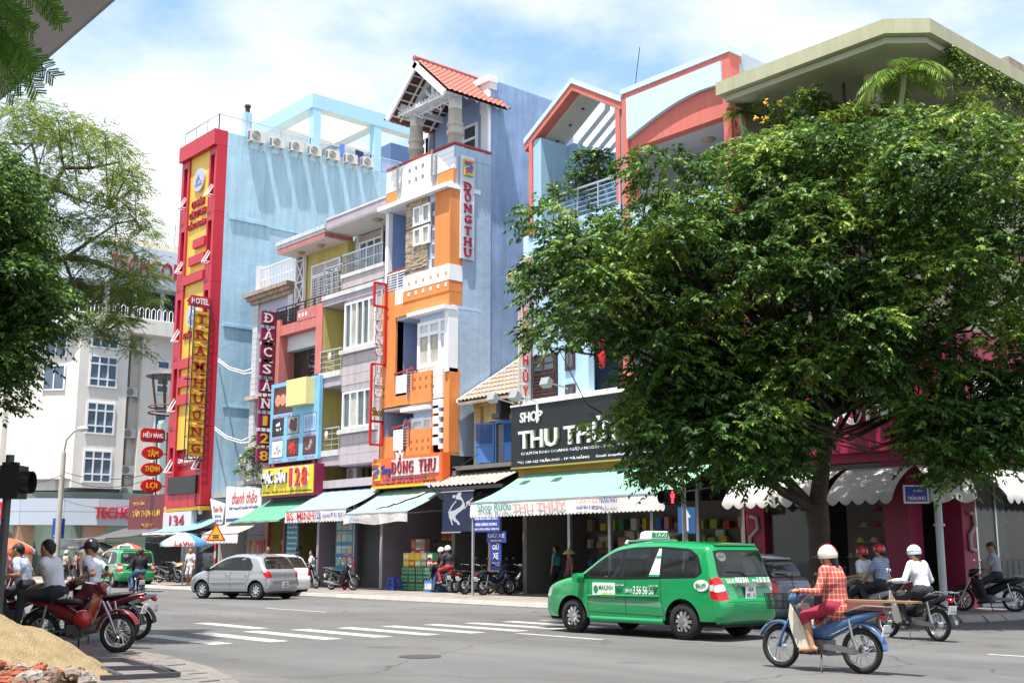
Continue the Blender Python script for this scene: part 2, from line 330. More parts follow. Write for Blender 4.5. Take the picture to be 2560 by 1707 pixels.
# ================================================================== building helpers
class Fr:
    """a wall frame: u along the wall, z up, d proud of the wall"""
    def __init__(s,o,r,n): s.o,s.r,s.n=Vector(o),Vector(r),Vector(n)
    def P(s,u,z,d=0): return s.o+s.r*u+ZU*z+s.n*d
    def box(s,mb,u0,u1,z0,z1,d0,d1,mi=0): return mb.obox(s.P((u0+u1)/2,(z0+z1)/2,(d0+d1)/2),s.r*abs(u1-u0)/2,s.n*abs(d1-d0)/2,ZU*abs(z1-z0)/2,mi)
FA=Fr((0,FY,0),XR,-YR)
def FX(X): return Fr((X,0,0),YR,XR)       # wall facing +X
def splits(a,b,fr):
    t=sum(fr); r=[a]
    for q in fr: r.append(r[-1]+(b-a)*q/t)
    return r
def window(parent,fr,u0,u1,z0,z1,d,cols=(1,1),rows=(1,),fm=None,gm=None,fw=.06,dep=.07,name='window'):
    mb=MB(); fm=fm or wframe; gm=gm or wglass
    us=splits(u0,u1,cols); zs=splits(z0,z1,rows)
    for i,u in enumerate(us): h=fw if i in(0,len(us)-1) else fw*.8; fr.box(mb,u-h/2,u+h/2,z0-fw/2,z1+fw/2,d,d+dep)
    for i,z in enumerate(zs): fr.box(mb,u0+fw/2,u1-fw/2,z-fw*.45,z+fw*.45,d+.002,d+dep-.004)
    w_=mb.obj(name,fm,parent)
    for a,b in zip(us,us[1:]):
        for e,f in zip(zs,zs[1:]):
            fr.box(MB(),a+fw*.4,b-fw*.4,e+fw*.4,f-fw*.4,d+.01,d+.02); m=MB(); fr.box(m,a+fw*.42,b-fw*.42,e+fw*.42,f-fw*.42,d+.008,d+.022); m.obj('pane',gm,w_)
    return w_
def rail(parent,fr,u0,u1,z0,z1,d,mt,n=None,hb=3,vr=.012,hr=.014,ends=True,name='railing',ret=None):
    mb=MB()
    def bar(a,b,r): mb.bar(a,b,r)
    if hb:
        for i in range(hb): z=z0+(z1-z0)*(i+1)/(hb+1); bar(fr.P(u0,z,d),fr.P(u1,z,d),hr*.7)
    bar(fr.P(u0,z1,d),fr.P(u1,z1,d),hr*1.6); n=n or max(2,int(abs(u1-u0)/.9))
    for i in range(n+1): u=u0+(u1-u0)*i/n; bar(fr.P(u,z0,d),fr.P(u,z1,d),vr)
    if ret is not None:
        for u in (u0,u1):
            if hb:
                for i in range(hb): z=z0+(z1-z0)*(i+1)/(hb+1); bar(fr.P(u,z,d),fr.P(u,z,ret),hr*.7)
            bar(fr.P(u,z1,d),fr.P(u,z1,ret),hr*1.5)
    return mb.obj(name,mt,parent)
# --- air conditioner, built once, copied
acw=mat('aircon_casing',(.62,.62,.6),.5,.08,3,streak=.25); acg=mat('aircon_grille',(.17,.16,.15),.5,.1); acgr=mat('aircon_fin_dark',(.05,.05,.05),.5,0)
def _ac():
    r=thing('air_conditioner','x','air conditioner',local=True)
    mb=MB(); mb.box(-.4,.4,0,.3,0,.56); mb.obj('casing',acw,r)
    mb=MB(); mb.cyl((-.1,-.006,.28),(-.1,.0,.28),.235,24); g=mb.obj('fan_grille',acg,r)
    mb=MB()
    for k in range(7): mb.torus((-.1,-.012,.28),(0,1,0),.03+.033*k,.006,20,4)
    mb.obj('grille_rings',acw,g)
    mb=MB()
    for k in range(9): mb.box(-.405,-.4,.04,.26,.06+k*.05,.085+k*.05)
    mb.obj('side_louvre',acgr,r)
    for sx in(-.28,.28):
        mb=MB(); mb.box(sx-.02,sx+.02,-.04,.42,-.05,-.004); mb.bar((sx,.0,-.05),(sx,.40,-.3),.014); mb.obj('bracket',galv,r)
    mb=MB(); mb.tube([(.36,.25,.05),(.44,.3,-.08),(.52,.36,-.3),(.62,.4,-.33)],.022,6); mb.obj('pipe',acw,r)
    return r
_AC=_ac(); _acused=False
def ac(p,face,label,group=None,s=1.0):
    """p = base centre of the back edge on the wall, face = unit outward normal"""
    global _acused
    r=_AC if not _acused else copy_tree(_AC); _acused=True
    n=Vector(face); r.rotation_euler=(0,0,math.atan2(n.x,-n.y)); r.location=Vector(p)+n*.40*s; r.scale=(s,s,s); tag(r,label,'air conditioner',group); return r
# ================================================================== hotel with red and yellow front
hx0,hx1,hd=-59.7,-55.5,.6
hred=mat('hotel_red_panel',(.46,.018,.035),.38,.06,.8,spec=.4,streak=.05); hyel=mat('hotel_yellow_panel',(.72,.44,.05),.4,.06,.8)
hblue=mat('hotel_blue_plaster',(.36,.55,.68),.85,.2,.22,.6,2.2,streak=.26)
hot=thing('hotel_building','narrow tall hotel with red and yellow panel front and sky blue side wall','building',(-57.5,32,0))
MB().box(hx0+.05,hx1,FY,48,4.1,24.15).obj('wall',hblue,hot)
MB().box(hx0+.1,hx1-.02,FY+.6,47.9,.14,4.1).obj('ground_floor_wall',offw,hot)
XS=FX(hx1)
ld=MB()  # plaster ledges / uneven bands left by the demolished neighbour
for a,b,z,t in ((28.3,30.6,19.3,.10),(30.6,36.5,19.25,.05),(32.3,34.6,17.6,.12),(28.2,31.2,13.4,.09),(28.4,30.2,9.1,.06)): ld=MB(); XS.box(ld,a,b,z,z+t*1.6,0,t); ld.obj('wall_ledge',hblue,hot)
# red frame of panels with open joints
def panel(u0,u1,z0,z1,d0,d1,m=hred,name='cladding_panel'): mb=MB(); FA.box(mb,u0+.008,u1-.008,z0+.008,z1-.008,d0,d1); return mb.obj(name,m,hot)
cl,cr=hx0+.95,hx1-.85
panel(hx0-.1,hx0+2.15,23.3,24.2,0,hd+.18); panel(hx0+2.15,hx1+.012,23.3,24.2,0,hd+.18)
fl=[4.0,8.05,11.9,15.75,19.6,23.3]
for a,b in zip(fl,fl[1:]):
    z=[a,b]
    for (u0,u1,s0,s1) in ((hx0,cl,hx0+.3,hx0+.72),(cr,hx1+.01,cr+.18,cr+.6)):
        zt,zb=(b-.45,b-2.85)
        if a<5: zt,zb=b-.9,b-2.3
        panel(u0,s0,a,b,0,hd); panel(s1,u1,a,b,0,hd); panel(s0,s1,a,zb,0,hd); panel(s0,s1,zt,b,0,hd)
        mb=MB(); FA.box(mb,s0,s1,zb,zt,.1,.14); w_=mb.obj('slot_window',mat('hotel_slot_maroon',(.12,.01,.015),.4,0),hot)
        mb=MB(); o=Vector(FA.P((s0+s1)/2,zb+.05,hd-.12)); q=.2   # small white top-hung sash standing open
        for (p0,p1) in (((-q,0,.75),(-q,.38,.05)),((q,0,.75),(q,.38,.05)),((-q,.38,.05),(q,.38,.05)),((-q,0,.03),(-q,.38,.03)),((q,0,.03),(q,.38,.03))):
            mb.bar(o+Vector((p0[0],-p0[1],p0[2])),o+Vector((p1[0],-p1[1],p1[2])),.028)
        mb.obj('open_sash',white,w_)
yz=[7.0,10.2,13.4,16.6,20.0,23.3]
for a,b in zip(yz,yz[1:]): panel(cl,cr,a,b,0,.5,hyel)
for z,u in ((17.9,cl+1.0),(17.0,cl+.55),(16.0,cl)): panel(u,cr,z,z+.5,.5,.68)
for z,u in ((11.35,cl),(10.35,cl),(9.4,cl)): panel(u,cr-.2,z,z+.55,.5,.66)
panel(cl,cr,4.0,7.0,0,.3); 
for k in range(4): panel(hx0+.3+k*.85,hx0+1.13+k*.85,3.95,4.6,.3,.64)
MB().fb(-59.15,-55.9,4.62,5.55,hd,.72).obj('led_screen',mat('led_screen_black',(.02,.018,.018),.35,.1),hot)
MB().fb(hx0,hx1,3.75,3.95,0,.62).obj('fascia_trim',mat('trim_orange',(.6,.3,.03),.5,.1),hot)
for k in range(6): MB().fb(hx0+.5+k*.65,hx0+.62+k*.65,3.55,3.76,.3,.45).obj('spotlight',white,hot)
# lettering on the yellow panel
lred=mat('letter_dark_red',(.33,.015,.03),.35,0)
mb=MB()
for s,z,w in (('CHI NHÁNH',20.55,1.5),('CÔNG TY TNHH',19.95,1.95),('ĐỒNG ĐÀ THÀNH',19.35,2.1)): letters(mb,s,FA.P(cl+1.2,z,.505),XR,ZU,w,.48,.09,.012)
mb.obj('lettering',lred,hot)
mb=MB(); letters(mb,'KHÁCH SẠN',FA.P(cl+1.2,13.15,.505),XR,ZU,1.9,.5,.09,.012); mb.obj('lettering',lred,hot)
for z in (21.8,14.15):
    mb=MB(); c=FA.P(cl+1.25,z,.5); mb.prism([(.62*math.cos(t*math.pi/16),.66*math.sin(t*math.pi/16)) for t in range(32)],c,XR,ZU,-YR*.12); e=mb.obj('emblem_disc',mat('emblem_silver',(.5,.52,.6),.3,.05,metal=.5),hot)
    mb=MB(); mb.prism([(-.34,-.12),(0,.36),(.34,-.12),(.2,-.12),(0,.15),(-.2,-.12)],c-YR*.12,XR,ZU,-YR*.03); mb.prism([(-.4,-.3),(.4,-.3),(.36,-.2),(-.36,-.2)],c-YR*.12,XR,ZU,-YR*.03); mb.obj('emblem_mark',mat('emblem_blue',(.16,.2,.4),.3,0),e)
MB().fb(hx0-.02,hx0+3.3,2.75,3.72,.3,.62).obj('number_board',mat('board_grey_white',(.55,.55,.58),.5,.06),hot)
mb=MB(); letters(mb,'134',FA.P(hx0+1.7,3.22,.625),XR,ZU,1.7,.62,.05,.02); mb.obj('lettering',lred,hot)
mb=MB(); letters(mb,'134 TRẦN PHÚ',FA.P(hx0+2.3,6.5,.36),XR,ZU,2.6,.42,.05,.015); nb=mb; MB().fb(hx0+.85,hx0+3.8,6.15,6.85,.3,.355).obj('address_board',hred,hot); nb.obj('lettering',white,hot)
# shop front below
mb=MB(); mb.fb(hx0+.1,hx1-.1,.14,2.8,-.5,-.45); mb.obj('shop_glass',wglass,hot)
mb=MB(); letters(mb,'VÉ',FA.P(hx1-1.6,3.0,.05),XR,ZU,1.6,.6,.04,.02); mb.obj('lettering',lred,hot)
# roof: railing, canopy, pillar
gl=glassmat('rail_glass',(.75,.85,.9),.18)
def glassrail(pts,z0,h,parent,n=3):
    for a,b in zip(pts,pts[1:]):
        a,b=Vector((*a,z0)),Vector((*b,z0)); mb=MB(); mb.bar(a+ZU*h,b+ZU*h,.03)
        for i in range(n+1): p=a.lerp(b,i/n); mb.bar(p,p+ZU*h,.022)
        r=mb.obj('roof_railing',steel,parent); m2=MB(); d=(b-a).normalized(); 
        for i in range(n):
            p,q=a.lerp(b,i/n)+d*.06,a.lerp(b,(i+1)/n)-d*.06; m2=MB(); m2.bar((p+q)/2+ZU*h*.5-d*(q-p).length/2,(p+q)/2+ZU*h*.5+d*(q-p).length/2,.006,r2=h*.42); m2.obj('glass_panel',gl,r)
glassrail([(hx0,27.5),(hx1-.1,27.5)],24.15,.95,hot,3); glassrail([(hx1-.1,27.5),(hx1-.1,33.2),(hx1-.1,37.4),(hx1-.1,44)],24.15,.95,hot,3)
mb=MB(); mb.box(hx1-.75,hx1-.35,29.2,29.6,24.15,25.75); pl=mb.obj('roof_pillar',hblue,hot); mb=MB(); mb.cyl((hx1-.55,29.4,25.75),(hx1-.55,29.4,26.1),.13,10); mb.cyl((hx1-.55,29.4,26.1),(hx1-.55,29.4,26.22),.18,10); mb.obj('pillar_lamp',iron,pl)
hcan=mat('canopy_cream',(.72,.63,.5),.8,.05,1); ring=MB(); x0,x1,y0,y1=-63.0,hx1-.1,33.3,48.0
for (a,b,c,d) in ((x0,x1,y0,y0+.75),(x0,x1,37.6,38.3),(x0,x1,42,42.6),(x0,x0+2.6,y0+.75,y1),(x1-.7,x1,y0+.75,37.6),(x1-.7,x1,38.3,42)): ring.box(a,b,c,d,27.05,27.35)
ring.obj('roof_canopy',hcan,hot)
mb=MB(); mb.box(x1,x1+.08,y0-.08,y1,27.0,27.85); mb.box(x0,x1,y0-.08,y0-.003,27.0,27.85); mb.obj('canopy_fascia',mat('canopy_blue',(.36,.6,.82),.7,.06,1),hot)
for y in (33.35,37.6,42.4): MB().box(x1-.42,x1+.06,y,y+.5,24.1,27.05).obj('canopy_post',MATS['canopy_blue'],hot)
MB().box(-62,hx1-2,40.2,46,24.1,27.05).obj('roof_room',mat('roof_room_blue',(.1,.16,.32),.8,.1),hot)
MB().box(hx0-3.4,hx0+.05,29.5,48,4,22.3).obj('rear_block',hblue,hot)
# roof things: panel bed, clothes
for y,z,dy,m,nm,lb in ((35.2,24.3,.32,mat('cloth_blue',(.12,.22,.6),.9,.1),'towel','small blue towel hung on the hotel roof railing'),(36.3,24.2,.5,mat('cloth_navy',(.02,.04,.12),.9,.1),'trousers','dark navy trousers hung on the hotel roof railing')):
    mb=MB()
    if nm=='towel': mb.box(hx1-.12,hx1-.05,y,y+dy,z+.2,z+.95)
    else:
        mb.prism([(0,.95),(.55,.9),(.58,.55),(.62,-.05),(.46,-.1),(.38,.5),(.3,.55),(.14,.5),(.02,.62)],(hx1-.12,y,z),YR,ZU,XR*.07)
    mb.top(nm,m,lb,'clothing')
# air conditioners in a row under the roof edge
acl=['air conditioner largest of the row high on the hotel side wall, beside the roof pillar','second air conditioner of the row from the roof pillar, high on hotel side wall','third air conditioner of the row from the roof pillar, high on hotel side wall','middle air conditioner of the row of seven, high on hotel side wall','air conditioner below the small blue towel, high on hotel side wall','air conditioner below the navy trousers, high on hotel side wall','last air conditioner of the row, by the roof canopy post of the hotel']
for i,(px,py) in enumerate(((644,346),(696.5,359),(743.7,369),(789.6,379),(835,390),(879.7,399),(921.8,408))):
    p=sp(px,py,hx1+.4); p.x=hx1; p.z-=.22; ac(p,(1,0,0),acl[i],'air conditioners along the hotel side wall',1.18 if i==0 else 1.0)
# vertical sign TRAM HUONG standing out from the front
def blade(name,label,X,y0,y1,z1,chars,pitch,ph,matp,matl,frame=None,digits=(),mat2=None,serifs=True,thick=.14,aspect=.62,hfrac=.6,edge=None):
    cy=(y0+y1)/2; t=thing(name,label,'sign',(X,cy,z1-pitch*len(chars)))
    for i,ch in enumerate(chars):
        zc=z1-pitch*(i+.5); mb=MB(); mb.box(X-thick,X,y0,y1,zc-ph/2,zc+ph/2); pn=mb.obj('letter_panel',matp,t)
        if ch.strip():
            b=MB(); dia=ch in 'ẶẢÂÔỒỦÓ'; lh=ph*hfrac*(.86 if dia else 1); serif(b,ch,(X,cy,zc-(ph*.05 if dia else 0)),YR,ZU,(y1-y0)*aspect*(.5 if ch in'1I' else 1),lh,.05)
            b.obj('letter',mat2 if i in digits else matl,pn)
            if edge:
                b=MB(); b.box(X,X+.01,y0+.03,y1-.03,zc-ph/2+.03,zc-ph/2+.045); b.box(X,X+.01,y0+.03,y1-.03,zc+ph/2-.045,zc+ph/2-.03); b.obj('panel_trim',edge,pn)
    return t
yp=mat('sign_panel_yellow',(.78,.47,.03),.4,.06)
t=blade('hotel_sign','tall sign of yellow panels with red letters on black frame, on hotel front',-55.42,26.55,27.35,14.05,'TRÂMHƯƠNG',.845,.74,yp,lred,thick=.16)
mb=MB()
for y in (26.5,27.42):
    for x in (-55.36,-55.75): mb.bar((x,y,6.2),(x,y,14.7),.022)
for k in range(20): z=6.2+k*.42; mb.bar((-55.75,26.5 if k%2 else 27.42,z),(-55.75,27.42 if k%2 else 26.5,z+.42),.012); mb.bar((-55.36,26.5,z),(-55.36,27.42,z),.012)
for z in (6.3,10.4,14.3): mb.bar((-55.55,26.2,z),(-55.55,28.1,z),.03)
mb.obj('steel_frame',iron,t)
mb=MB(); mb.prism([(26.1,0),(26.3,-.27),(27.25,-.27),(27.45,-.14),(27.45,.2),(27.25,.3),(26.3,.3)],(-55.5,0,14.5),YR,ZU,XR*.12); h_=mb.obj('hotel_plate',hred,t)
mb=MB(); letters(mb,'HOTEL',(-55.375,26.8,14.52),YR,ZU,.95,.32,.03,.02); mb.obj('lettering',white,h_)
# ================================================================== bank building and gold shop on the left
bcr=mat('bank_cream_plaster',(.70,.67,.62),.85,.08,.6,.2,streak=.12); bgl=mat('bank_fascia_grey',(.42,.47,.55),.4,.06,.5); bsign=mat('bank_sky_fascia',(.55,.63,.72),.5,.05,.5,streak=.12)
bk=thing('bank_building','cream curved corner bank building with grid windows and grey sign fascia','building',(-78,30,0))
BX=-75.0; BF=FX(BX)
mb=MB()
# main mass
mb.prism([(BX-.9,60),(BX-.9,31.9),(BX-1.6,31.9),(BX-1.6,27.6),(-79.2,25.2),(-79.2,26.6),(-95,26.6),(-95,60)],(0,0,5.6),XR,YR,ZU*10.6); mb.obj('wall',bcr,bk)
mb=MB(); mb.box(BX-1.2,BX,28.05,31.35,5.75,16.2); mb.obj('bay_wall',bcr,bk)
mb=MB(); mb.box(BX-1.2,BX-.25,32.4,60,5.75,16.2); mb.obj('side_wall',bcr,bk)
# rounded corner shell between the bay and the front
def arc(c,r,a0,a1,n): return [(c[0]+r*math.cos(a0+(a1-a0)*i/n),c[1]+r*math.sin(a0+(a1-a0)*i/n)) for i in range(n+1)]
crv=[(BX-.15,28.05),(BX-.9,27.4),(BX-1.9,26.6),(BX-2.9,25.9),(-78.6,25.5),(-79.6,25.3)]
mb=MB(); mb.prism(crv+[(-80,28),(BX-1,28.4)],(0,0,6.3),XR,YR,ZU*9.9); mb.obj('curved_wall',bcr,bk)
mb=MB(); mb.box(-83.6,-79.8,25.0,27,5.9,16.2); mb.obj('front_bay',bcr,bk)
mb=MB(); mb.box(-95,-84.6,25.6,27,5.9,16.2); mb.obj('front_bay',bcr,bk)
# windows on the bay facing the side street
bgw=mat('bank_window_blue',(.10,.15,.21),.06,.4,.8,spec=.7)
for z0 in (6.15,9.3,12.4):
    window(bk,BF,28.75,30.55,z0,z0+2.0,0,(1,1,1),(.75,1.5,.75),None,bgw,.11,.1)
window(bk,BF,28.75,30.55,15.0,16.1,0,(1,1,1),(1,.7),None,bgw,.11,.1)
B2=FX(BX-.25)
for z0 in (6.15,9.3,12.4): window(bk,B2,33.5,34.35,z0,z0+2.2,0,(1,),(.7,1.5,.7),None,bgw,.12,.08)
B3=Fr((0,25.0,0),XR,-YR)
for z0 in (6.2,9.3,12.4): window(bk,B3,-82.9,-80.6,z0,z0+2.3,0,(.5,1.4,.5),(.8,1.5,.8),None,mat('bank_window_brown',(.2,.18,.15),.1,.3),.1,.08)
B3b=Fr((0,25.6,0),XR,-YR)
for z0 in (6.2,9.3,12.4): window(bk,B3b,-88.9,-85.6,z0,z0+2.5,0,(1,1,1),(1,1.4,.6),None,mat('bank_window_pale',(.3,.42,.5),.08,.3),.1,.08)
cn=Vector((crv[2][1]-crv[1][1],-(crv[2][0]-crv[1][0]),0)).normalized(); cn=-cn if cn.x<0 else cn; rr=Vector((-cn.y,cn.x,0)); rr=rr if rr.y>0 else -rr
B4=Fr(Vector((BX-1.4,27.0,0))+cn*.02,rr,cn)
for z0 in (13.1,15.3): window(bk,B4,-.75,.75,z0-1.0,z0+.6,0,(1,1),(1,),None,bgw,.1,.08)
# slab, balcony, parapet
ol=[(BX+.55,60),(BX+.55,29.5),(BX-.2,27.2),(BX-2.0,25.3),(-79,24.2),(-95,24.2)]; inn=[(-95,30),(-81,30),(BX-2,33),(BX-2,60)]
mb=MB(); mb.prism(ol+inn,(0,0,16.2),XR,YR,ZU*1.0); mb.obj('balcony_slab',bcr,bk)
mb=MB(); ol2=[(x-.25,y+.1) for x,y in ol]; P=[Vector((x,y,17.2)) for x,y in ol2]
for a,b in zip(P,P[1:]):
    L=(b-a).length; n=int(L/.42)
    for i in range(n):
        p=a.lerp(b,(i+.5)/n); d=(b-a).normalized()
        mb.tube([p-d*.13,p-d*.13+ZU*.72,p+ZU*.86,p+d*.13+ZU*.72,p+d*.13],.035,4,cap=False)
    mb.bar(a+ZU*.05,b+ZU*.05,.04)
mb.obj('balcony_railing',white,bk)
mb=MB(); mb.prism([(x-1.6 if x>-79 else x,y+1.4) for x,y in ol]+inn[:2]+[(-80,60)],(0,0,17.2),XR,YR,ZU*2.3); mb.obj('top_floor_glass',mat('top_floor_dark',(.03,.03,.035),.12,.3,.5),bk)
mb=MB()
for t in (.3,2.2,4.2,6.4,8.6,11): MB().box(BX-1.3,BX-1.0,29.6+t,29.85+t,17.2,19.5).obj('top_floor_post',white,bk)
for a,b in zip(ol[1:-1],ol[2:]):
    p=Vector((a[0]-1.3,a[1]+1.1,0)).lerp(Vector((b[0]-1.3,b[1]+1.1,0)),.3); MB().box(p.x-.14,p.x+.14,p.y-.14,p.y+.14,17.2,19.5).obj('top_floor_post',white,bk)
mb=MB(); mb.prism([(x-.1,y+.1) for x,y in ol]+inn,(0,0,19.5),XR,YR,ZU*2.7); fs=mb.obj('sign_band',bsign,bk)
mb=MB(); letters(mb,'TECHCOMBANK',(BX+.46,33.6,20.75),YR,ZU,8.2,1.2,.12,.02); mb.obj('lettering',mat('letter_brick_red',(.32,.03,.05),.4,0),fs)
mb=MB(); mb.box(-92,BX-2.2,31,60,22.2,23.4); mb.obj('roof_block',mat('bank_roof_cream',(.6,.52,.38),.85,.1,streak=.2),bk)
mb=MB()
for y in (31.2,33.2,35.2,37.5): mb.bar((BX-2.3,y,23.4),(BX-2.3,y,25.0),.025)
for z in (23.9,24.3,24.7,24.95): mb.bar((BX-2.3,31.2,z),(BX-2.3,40,z),.012)
mb.obj('roof_fence',galv,bk)
# fascia of panels at shop level
fo=[(BX+.9,60),(BX+.9,29.6),(BX+.25,27.6),(BX-1.6,25.5),(-79,24.0),(-95,24.0)]
for a,b in zip(fo,fo[1:]):
    a,b=Vector((*a,0)),Vector((*b,0)); n=max(1,round((b-a).length/2.0)); d=(b-a).normalized(); nn=Vector((-d.y,d.x,0))
    if nn.dot(Vector((1,-1,0)))<0: nn=-nn
    for i in range(min(n,14) if a.x<BX or n<8 else n):
        p,q=a.lerp(b,i/n),a.lerp(b,(i+1)/n)
        for z in (3.35,4.2):
            m2=MB(); m2.obox((p+q)/2+ZU*(z+.42)-nn*.2,d*((q-p).length/2-.012),nn*.2,ZU*.412); m2.obj('fascia_panel',bgl,bk)
mb=MB(); letters(mb,'TECHCOMBANK',(BX+.92,32.1,4.15),YR,ZU,5.6,.72,.12,.03); mb.obj('lettering',mat('letter_bright_red',(.6,.01,.03),.35,0),bk)
mb=MB(); fr4=Vector((fo[2][0]-fo[3][0],fo[2][1]-fo[3][1],0)).normalized(); 
E4=(Vector((*fo[3],0))+Vector((*fo[4],0)))/2; d4=(Vector((*fo[3],0))-Vector((*fo[4],0))).normalized(); n4=Vector((d4.y,-d4.x,0))
for k in (0,1): mb.prism([(-.1+k*.02,-.55),(.28,-.55),(.5,0),(.28,.55),(-.1,.55),(.12,0)] if k else [(-.1,-.55),(-.3,-.55),(-.5,0),(-.3,.55),(-.1,.55),(-.26,0)],E4+ZU*4.25+n4*.01,d4,ZU,n4*.15)
mb.obj('emblem',MATS['letter_bright_red'],bk)
mb=MB(); letters(mb,'BANK',E4-d4*1.75+ZU*4.2+n4*.01,d4,ZU,1.7,.7,.1,.03); mb.obj('lettering',iron,bk)
# ground floor
mb=MB(); mb.prism([(x-1.0 if x>-79 else x,y+.9) for x,y in fo]+[(-95,60)],(0,0,.12),XR,YR,ZU*5.4); mb.obj('ground_floor',mat('bank_glass_green',(.16,.22,.19),.15,.15,.4),bk)
mb=MB(); 
bst=mat('bank_brown_stone',(.38,.24,.16),.6,.12)
for y in (29.0,34.6,40): MB().box(BX-.1,BX+.5,y,y+1.3,.12,3.35).obj('brown_column',bst,bk)
MB().box(-77.6,-76.6,25.5,26.5,.12,3.35).obj('brown_column',bst,bk)
MB().box(-80.4,-78.2,24.5,24.6,.12,3.3).obj('roller_door',striped('roller_door_brown',(.3,.22,.15),(.22,.16,.1),2,9),bk)
mb=MB(); mb.box(-83.6,-80.0,24.0,24.1,1.9,3.25); po=mb.obj('poster_board',white,bk)
mb=MB(); mb.box(-83.4,-82.5,23.985,24.0,2.0,3.1); letters(mb,'Stars',(-81.8,23.995,2.7),XR,ZU,.7,.3,.01); letters(mb,'Awards',(-81.7,23.995,2.4),XR,ZU,.9,.3,.01); mb.obj('poster_print',MATS['letter_bright_red'],po)
for z,i in ((15.2,0),(12.0,1),(9.2,2),(6.75,3),(5.35,4)):
    ac((BX-.9,31.9,z),(1,0,0),['air conditioner under the balcony slab, topmost in bank wall recess','air conditioner second from top in the bank wall recess','air conditioner third from top in the bank wall recess','air conditioner fourth from top in the bank wall recess','lowest air conditioner in the bank wall recess, above grey fascia'][i],'air conditioners in the bank wall recess',1.1)
mb=MB(); mb.ell((BX-2.6,33.6,24.1),.1,.42,.42,10,6); mb.bar((BX-2.6,33.6,23.4),(BX-2.6,33.6,24.1),.03); mb.top('satellite_dish',white,'small white satellite dish on the bank roof behind wire fence','satellite dish')
# --- gold shop: narrow glass front, sign column of ovals
gs=thing('gold_shop','narrow shop with pale green glass front and dark red board beside the hotel','building',(-62.2,30,0))
MB().box(-64.6,hx0-.02,29.0,46,.14,9.2).obj('wall',mat('gold_shop_wall',(.5,.52,.5),.8,.1),gs)
for k in range(3): MB().fb(-64.5+k*1.58,-63.0+k*1.58,4.9,9.0,-.98,-.9).obj('glass_panel',mat('pale_green_glass',(.28,.45,.42),.1,.2,.5),gs)
MB().fb(-65.0,hx0-.15,2.72,4.75,-.2,.3).obj('name_board',mat('board_dark_red',(.16,.02,.025),.4,.08),gs)
mb=MB(); letters(mb,'DNTN VÀNG',FA.P(-63.6,4.35,.31),XR,ZU,1.6,.22,.02); letters(mb,'TÂM THỊNH LỢI',FA.P(-62.6,3.75,.31),XR,ZU,3.6,.5,.03); letters(mb,'ĐT: 827297',FA.P(-62.4,3.1,.31),XR,ZU,1.5,.2,.02); mb.obj('lettering',mat('letter_gold',(.6,.38,.08),.35,.05),gs)
MB().fb(-65.2,hx0-.1,2.5,2.7,-.2,.36).obj('board_sill',white,gs)
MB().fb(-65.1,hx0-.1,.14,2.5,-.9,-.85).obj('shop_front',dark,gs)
mb=MB(); mb.fb(-65.2,hx0-.02,2.5,9.4,-.6,-.45); MB().fb(hx0-.28,hx0-.04,2.5,13.5,-.2,.45).obj('edge_pier',white,gs)
# sign column
GX=-61.6; ty=lambda px,py: sp(px,py,GX)
t=thing('gold_sign_column','column of red oval signs with gold letters on black frame beside hotel','sign',(GX,28,4.9))
gy=mat('letter_yellow_gold',(.8,.45,.03),.35,0); ored=mat('oval_red',(.5,.01,.012),.4,.05)
for s,px,py,w,h in (('HIỆU VÀNG',383,1088,1.22,.72),('TÂM',382,1132,1.1,.75),('THỊNH',380,1173,1.1,.75),('LỢI',379,1214,1.1,.75)):
    c=ty(px,py); n=24; pts=[(w/2*1.12*math.cos(i*2*math.pi/n),h/2*math.sin(i*2*math.pi/n)) for i in range(n)]
    if s[0]=='H': pts=[(-.7,-.24),(-.55,-.38),(.55,-.38),(.7,-.24),(.7,.24),(.55,.38),(-.55,.38),(-.7,.24)]
    mb=MB(); mb.prism(pts,c-XR*.12,YR,ZU,XR*.12); o=mb.obj('oval_sign' if s[0]!='H' else 'name_plate',ored,t)
    mb=MB(); letters(mb,s,c+XR*.005,YR,ZU,1.15 if s[0]=='H' else (.85 if len(s)==5 else .62),.4,.03,.02); mb.obj('lettering',white if s[0]=='H' else gy,o)
mb=MB()
for px in (395,420): mb.bar(ty(px,1080)-XR*.1,ty(px-4,1240)-XR*.1,.03)
for py in (1100,1135,1175,1215): mb.bar(ty(370,py)-XR*.1,ty(421,py)-XR*.1,.025)
mb.obj('steel_frame',iron,t)
# rusty spiral stair cage / balcony with little tin roof
t=thing('balcony_cage','rusty iron balcony cage with round grey tin roof above red ovals','balcony',(GX-.5,29,9.4))
c=sp(418,935,GX-.6); mb=MB(); mb.ell((c.x,c.y+.35,c.z-.15),1.5,1.5,.45,20,5,z0=0.0); mb.obj('tin_roof',mat('tin_grey_dark',(.1,.1,.1),.6,.2),t)
mb=MB()
for a in range(8): b=a*math.pi/4; q=Vector((c.x+1.2*math.cos(b),c.y+.35+1.2*math.sin(b),0)); q2=Vector((c.x+.9*math.cos(b),c.y+.35+.9*math.sin(b),0)); mb.bar(q+ZU*(c.z-.15),q2+ZU*9.6,.035)
mb.torus((c.x,c.y+.35,9.75),(0,0,1),1.25,.04,20,5); mb.torus((c.x,c.y+.35,9.4),(0,0,1),1.25,.05,20,5); mb.obj('iron_cage',rust,t)
# ================================================================== row of narrow houses
def q(px,py,d=0): p=fp(px,py,d); return p.x,p.z
def FB(mb,tl,br,d0,d1,mi=0):
    x0,z1=q(*tl,d1); x1,z0=q(*br,d1); return FA.box(mb,x0,x1,z0,z1,d0,d1,mi)
def part(parent,name,m,*boxes):
    """one object per box, (u0,u1,z0,z1,d0,d1) on the street front"""
    o=None
    for b in boxes: mb=MB(); FA.box(mb,*b); o=mb.obj(name,m,parent)
    return o
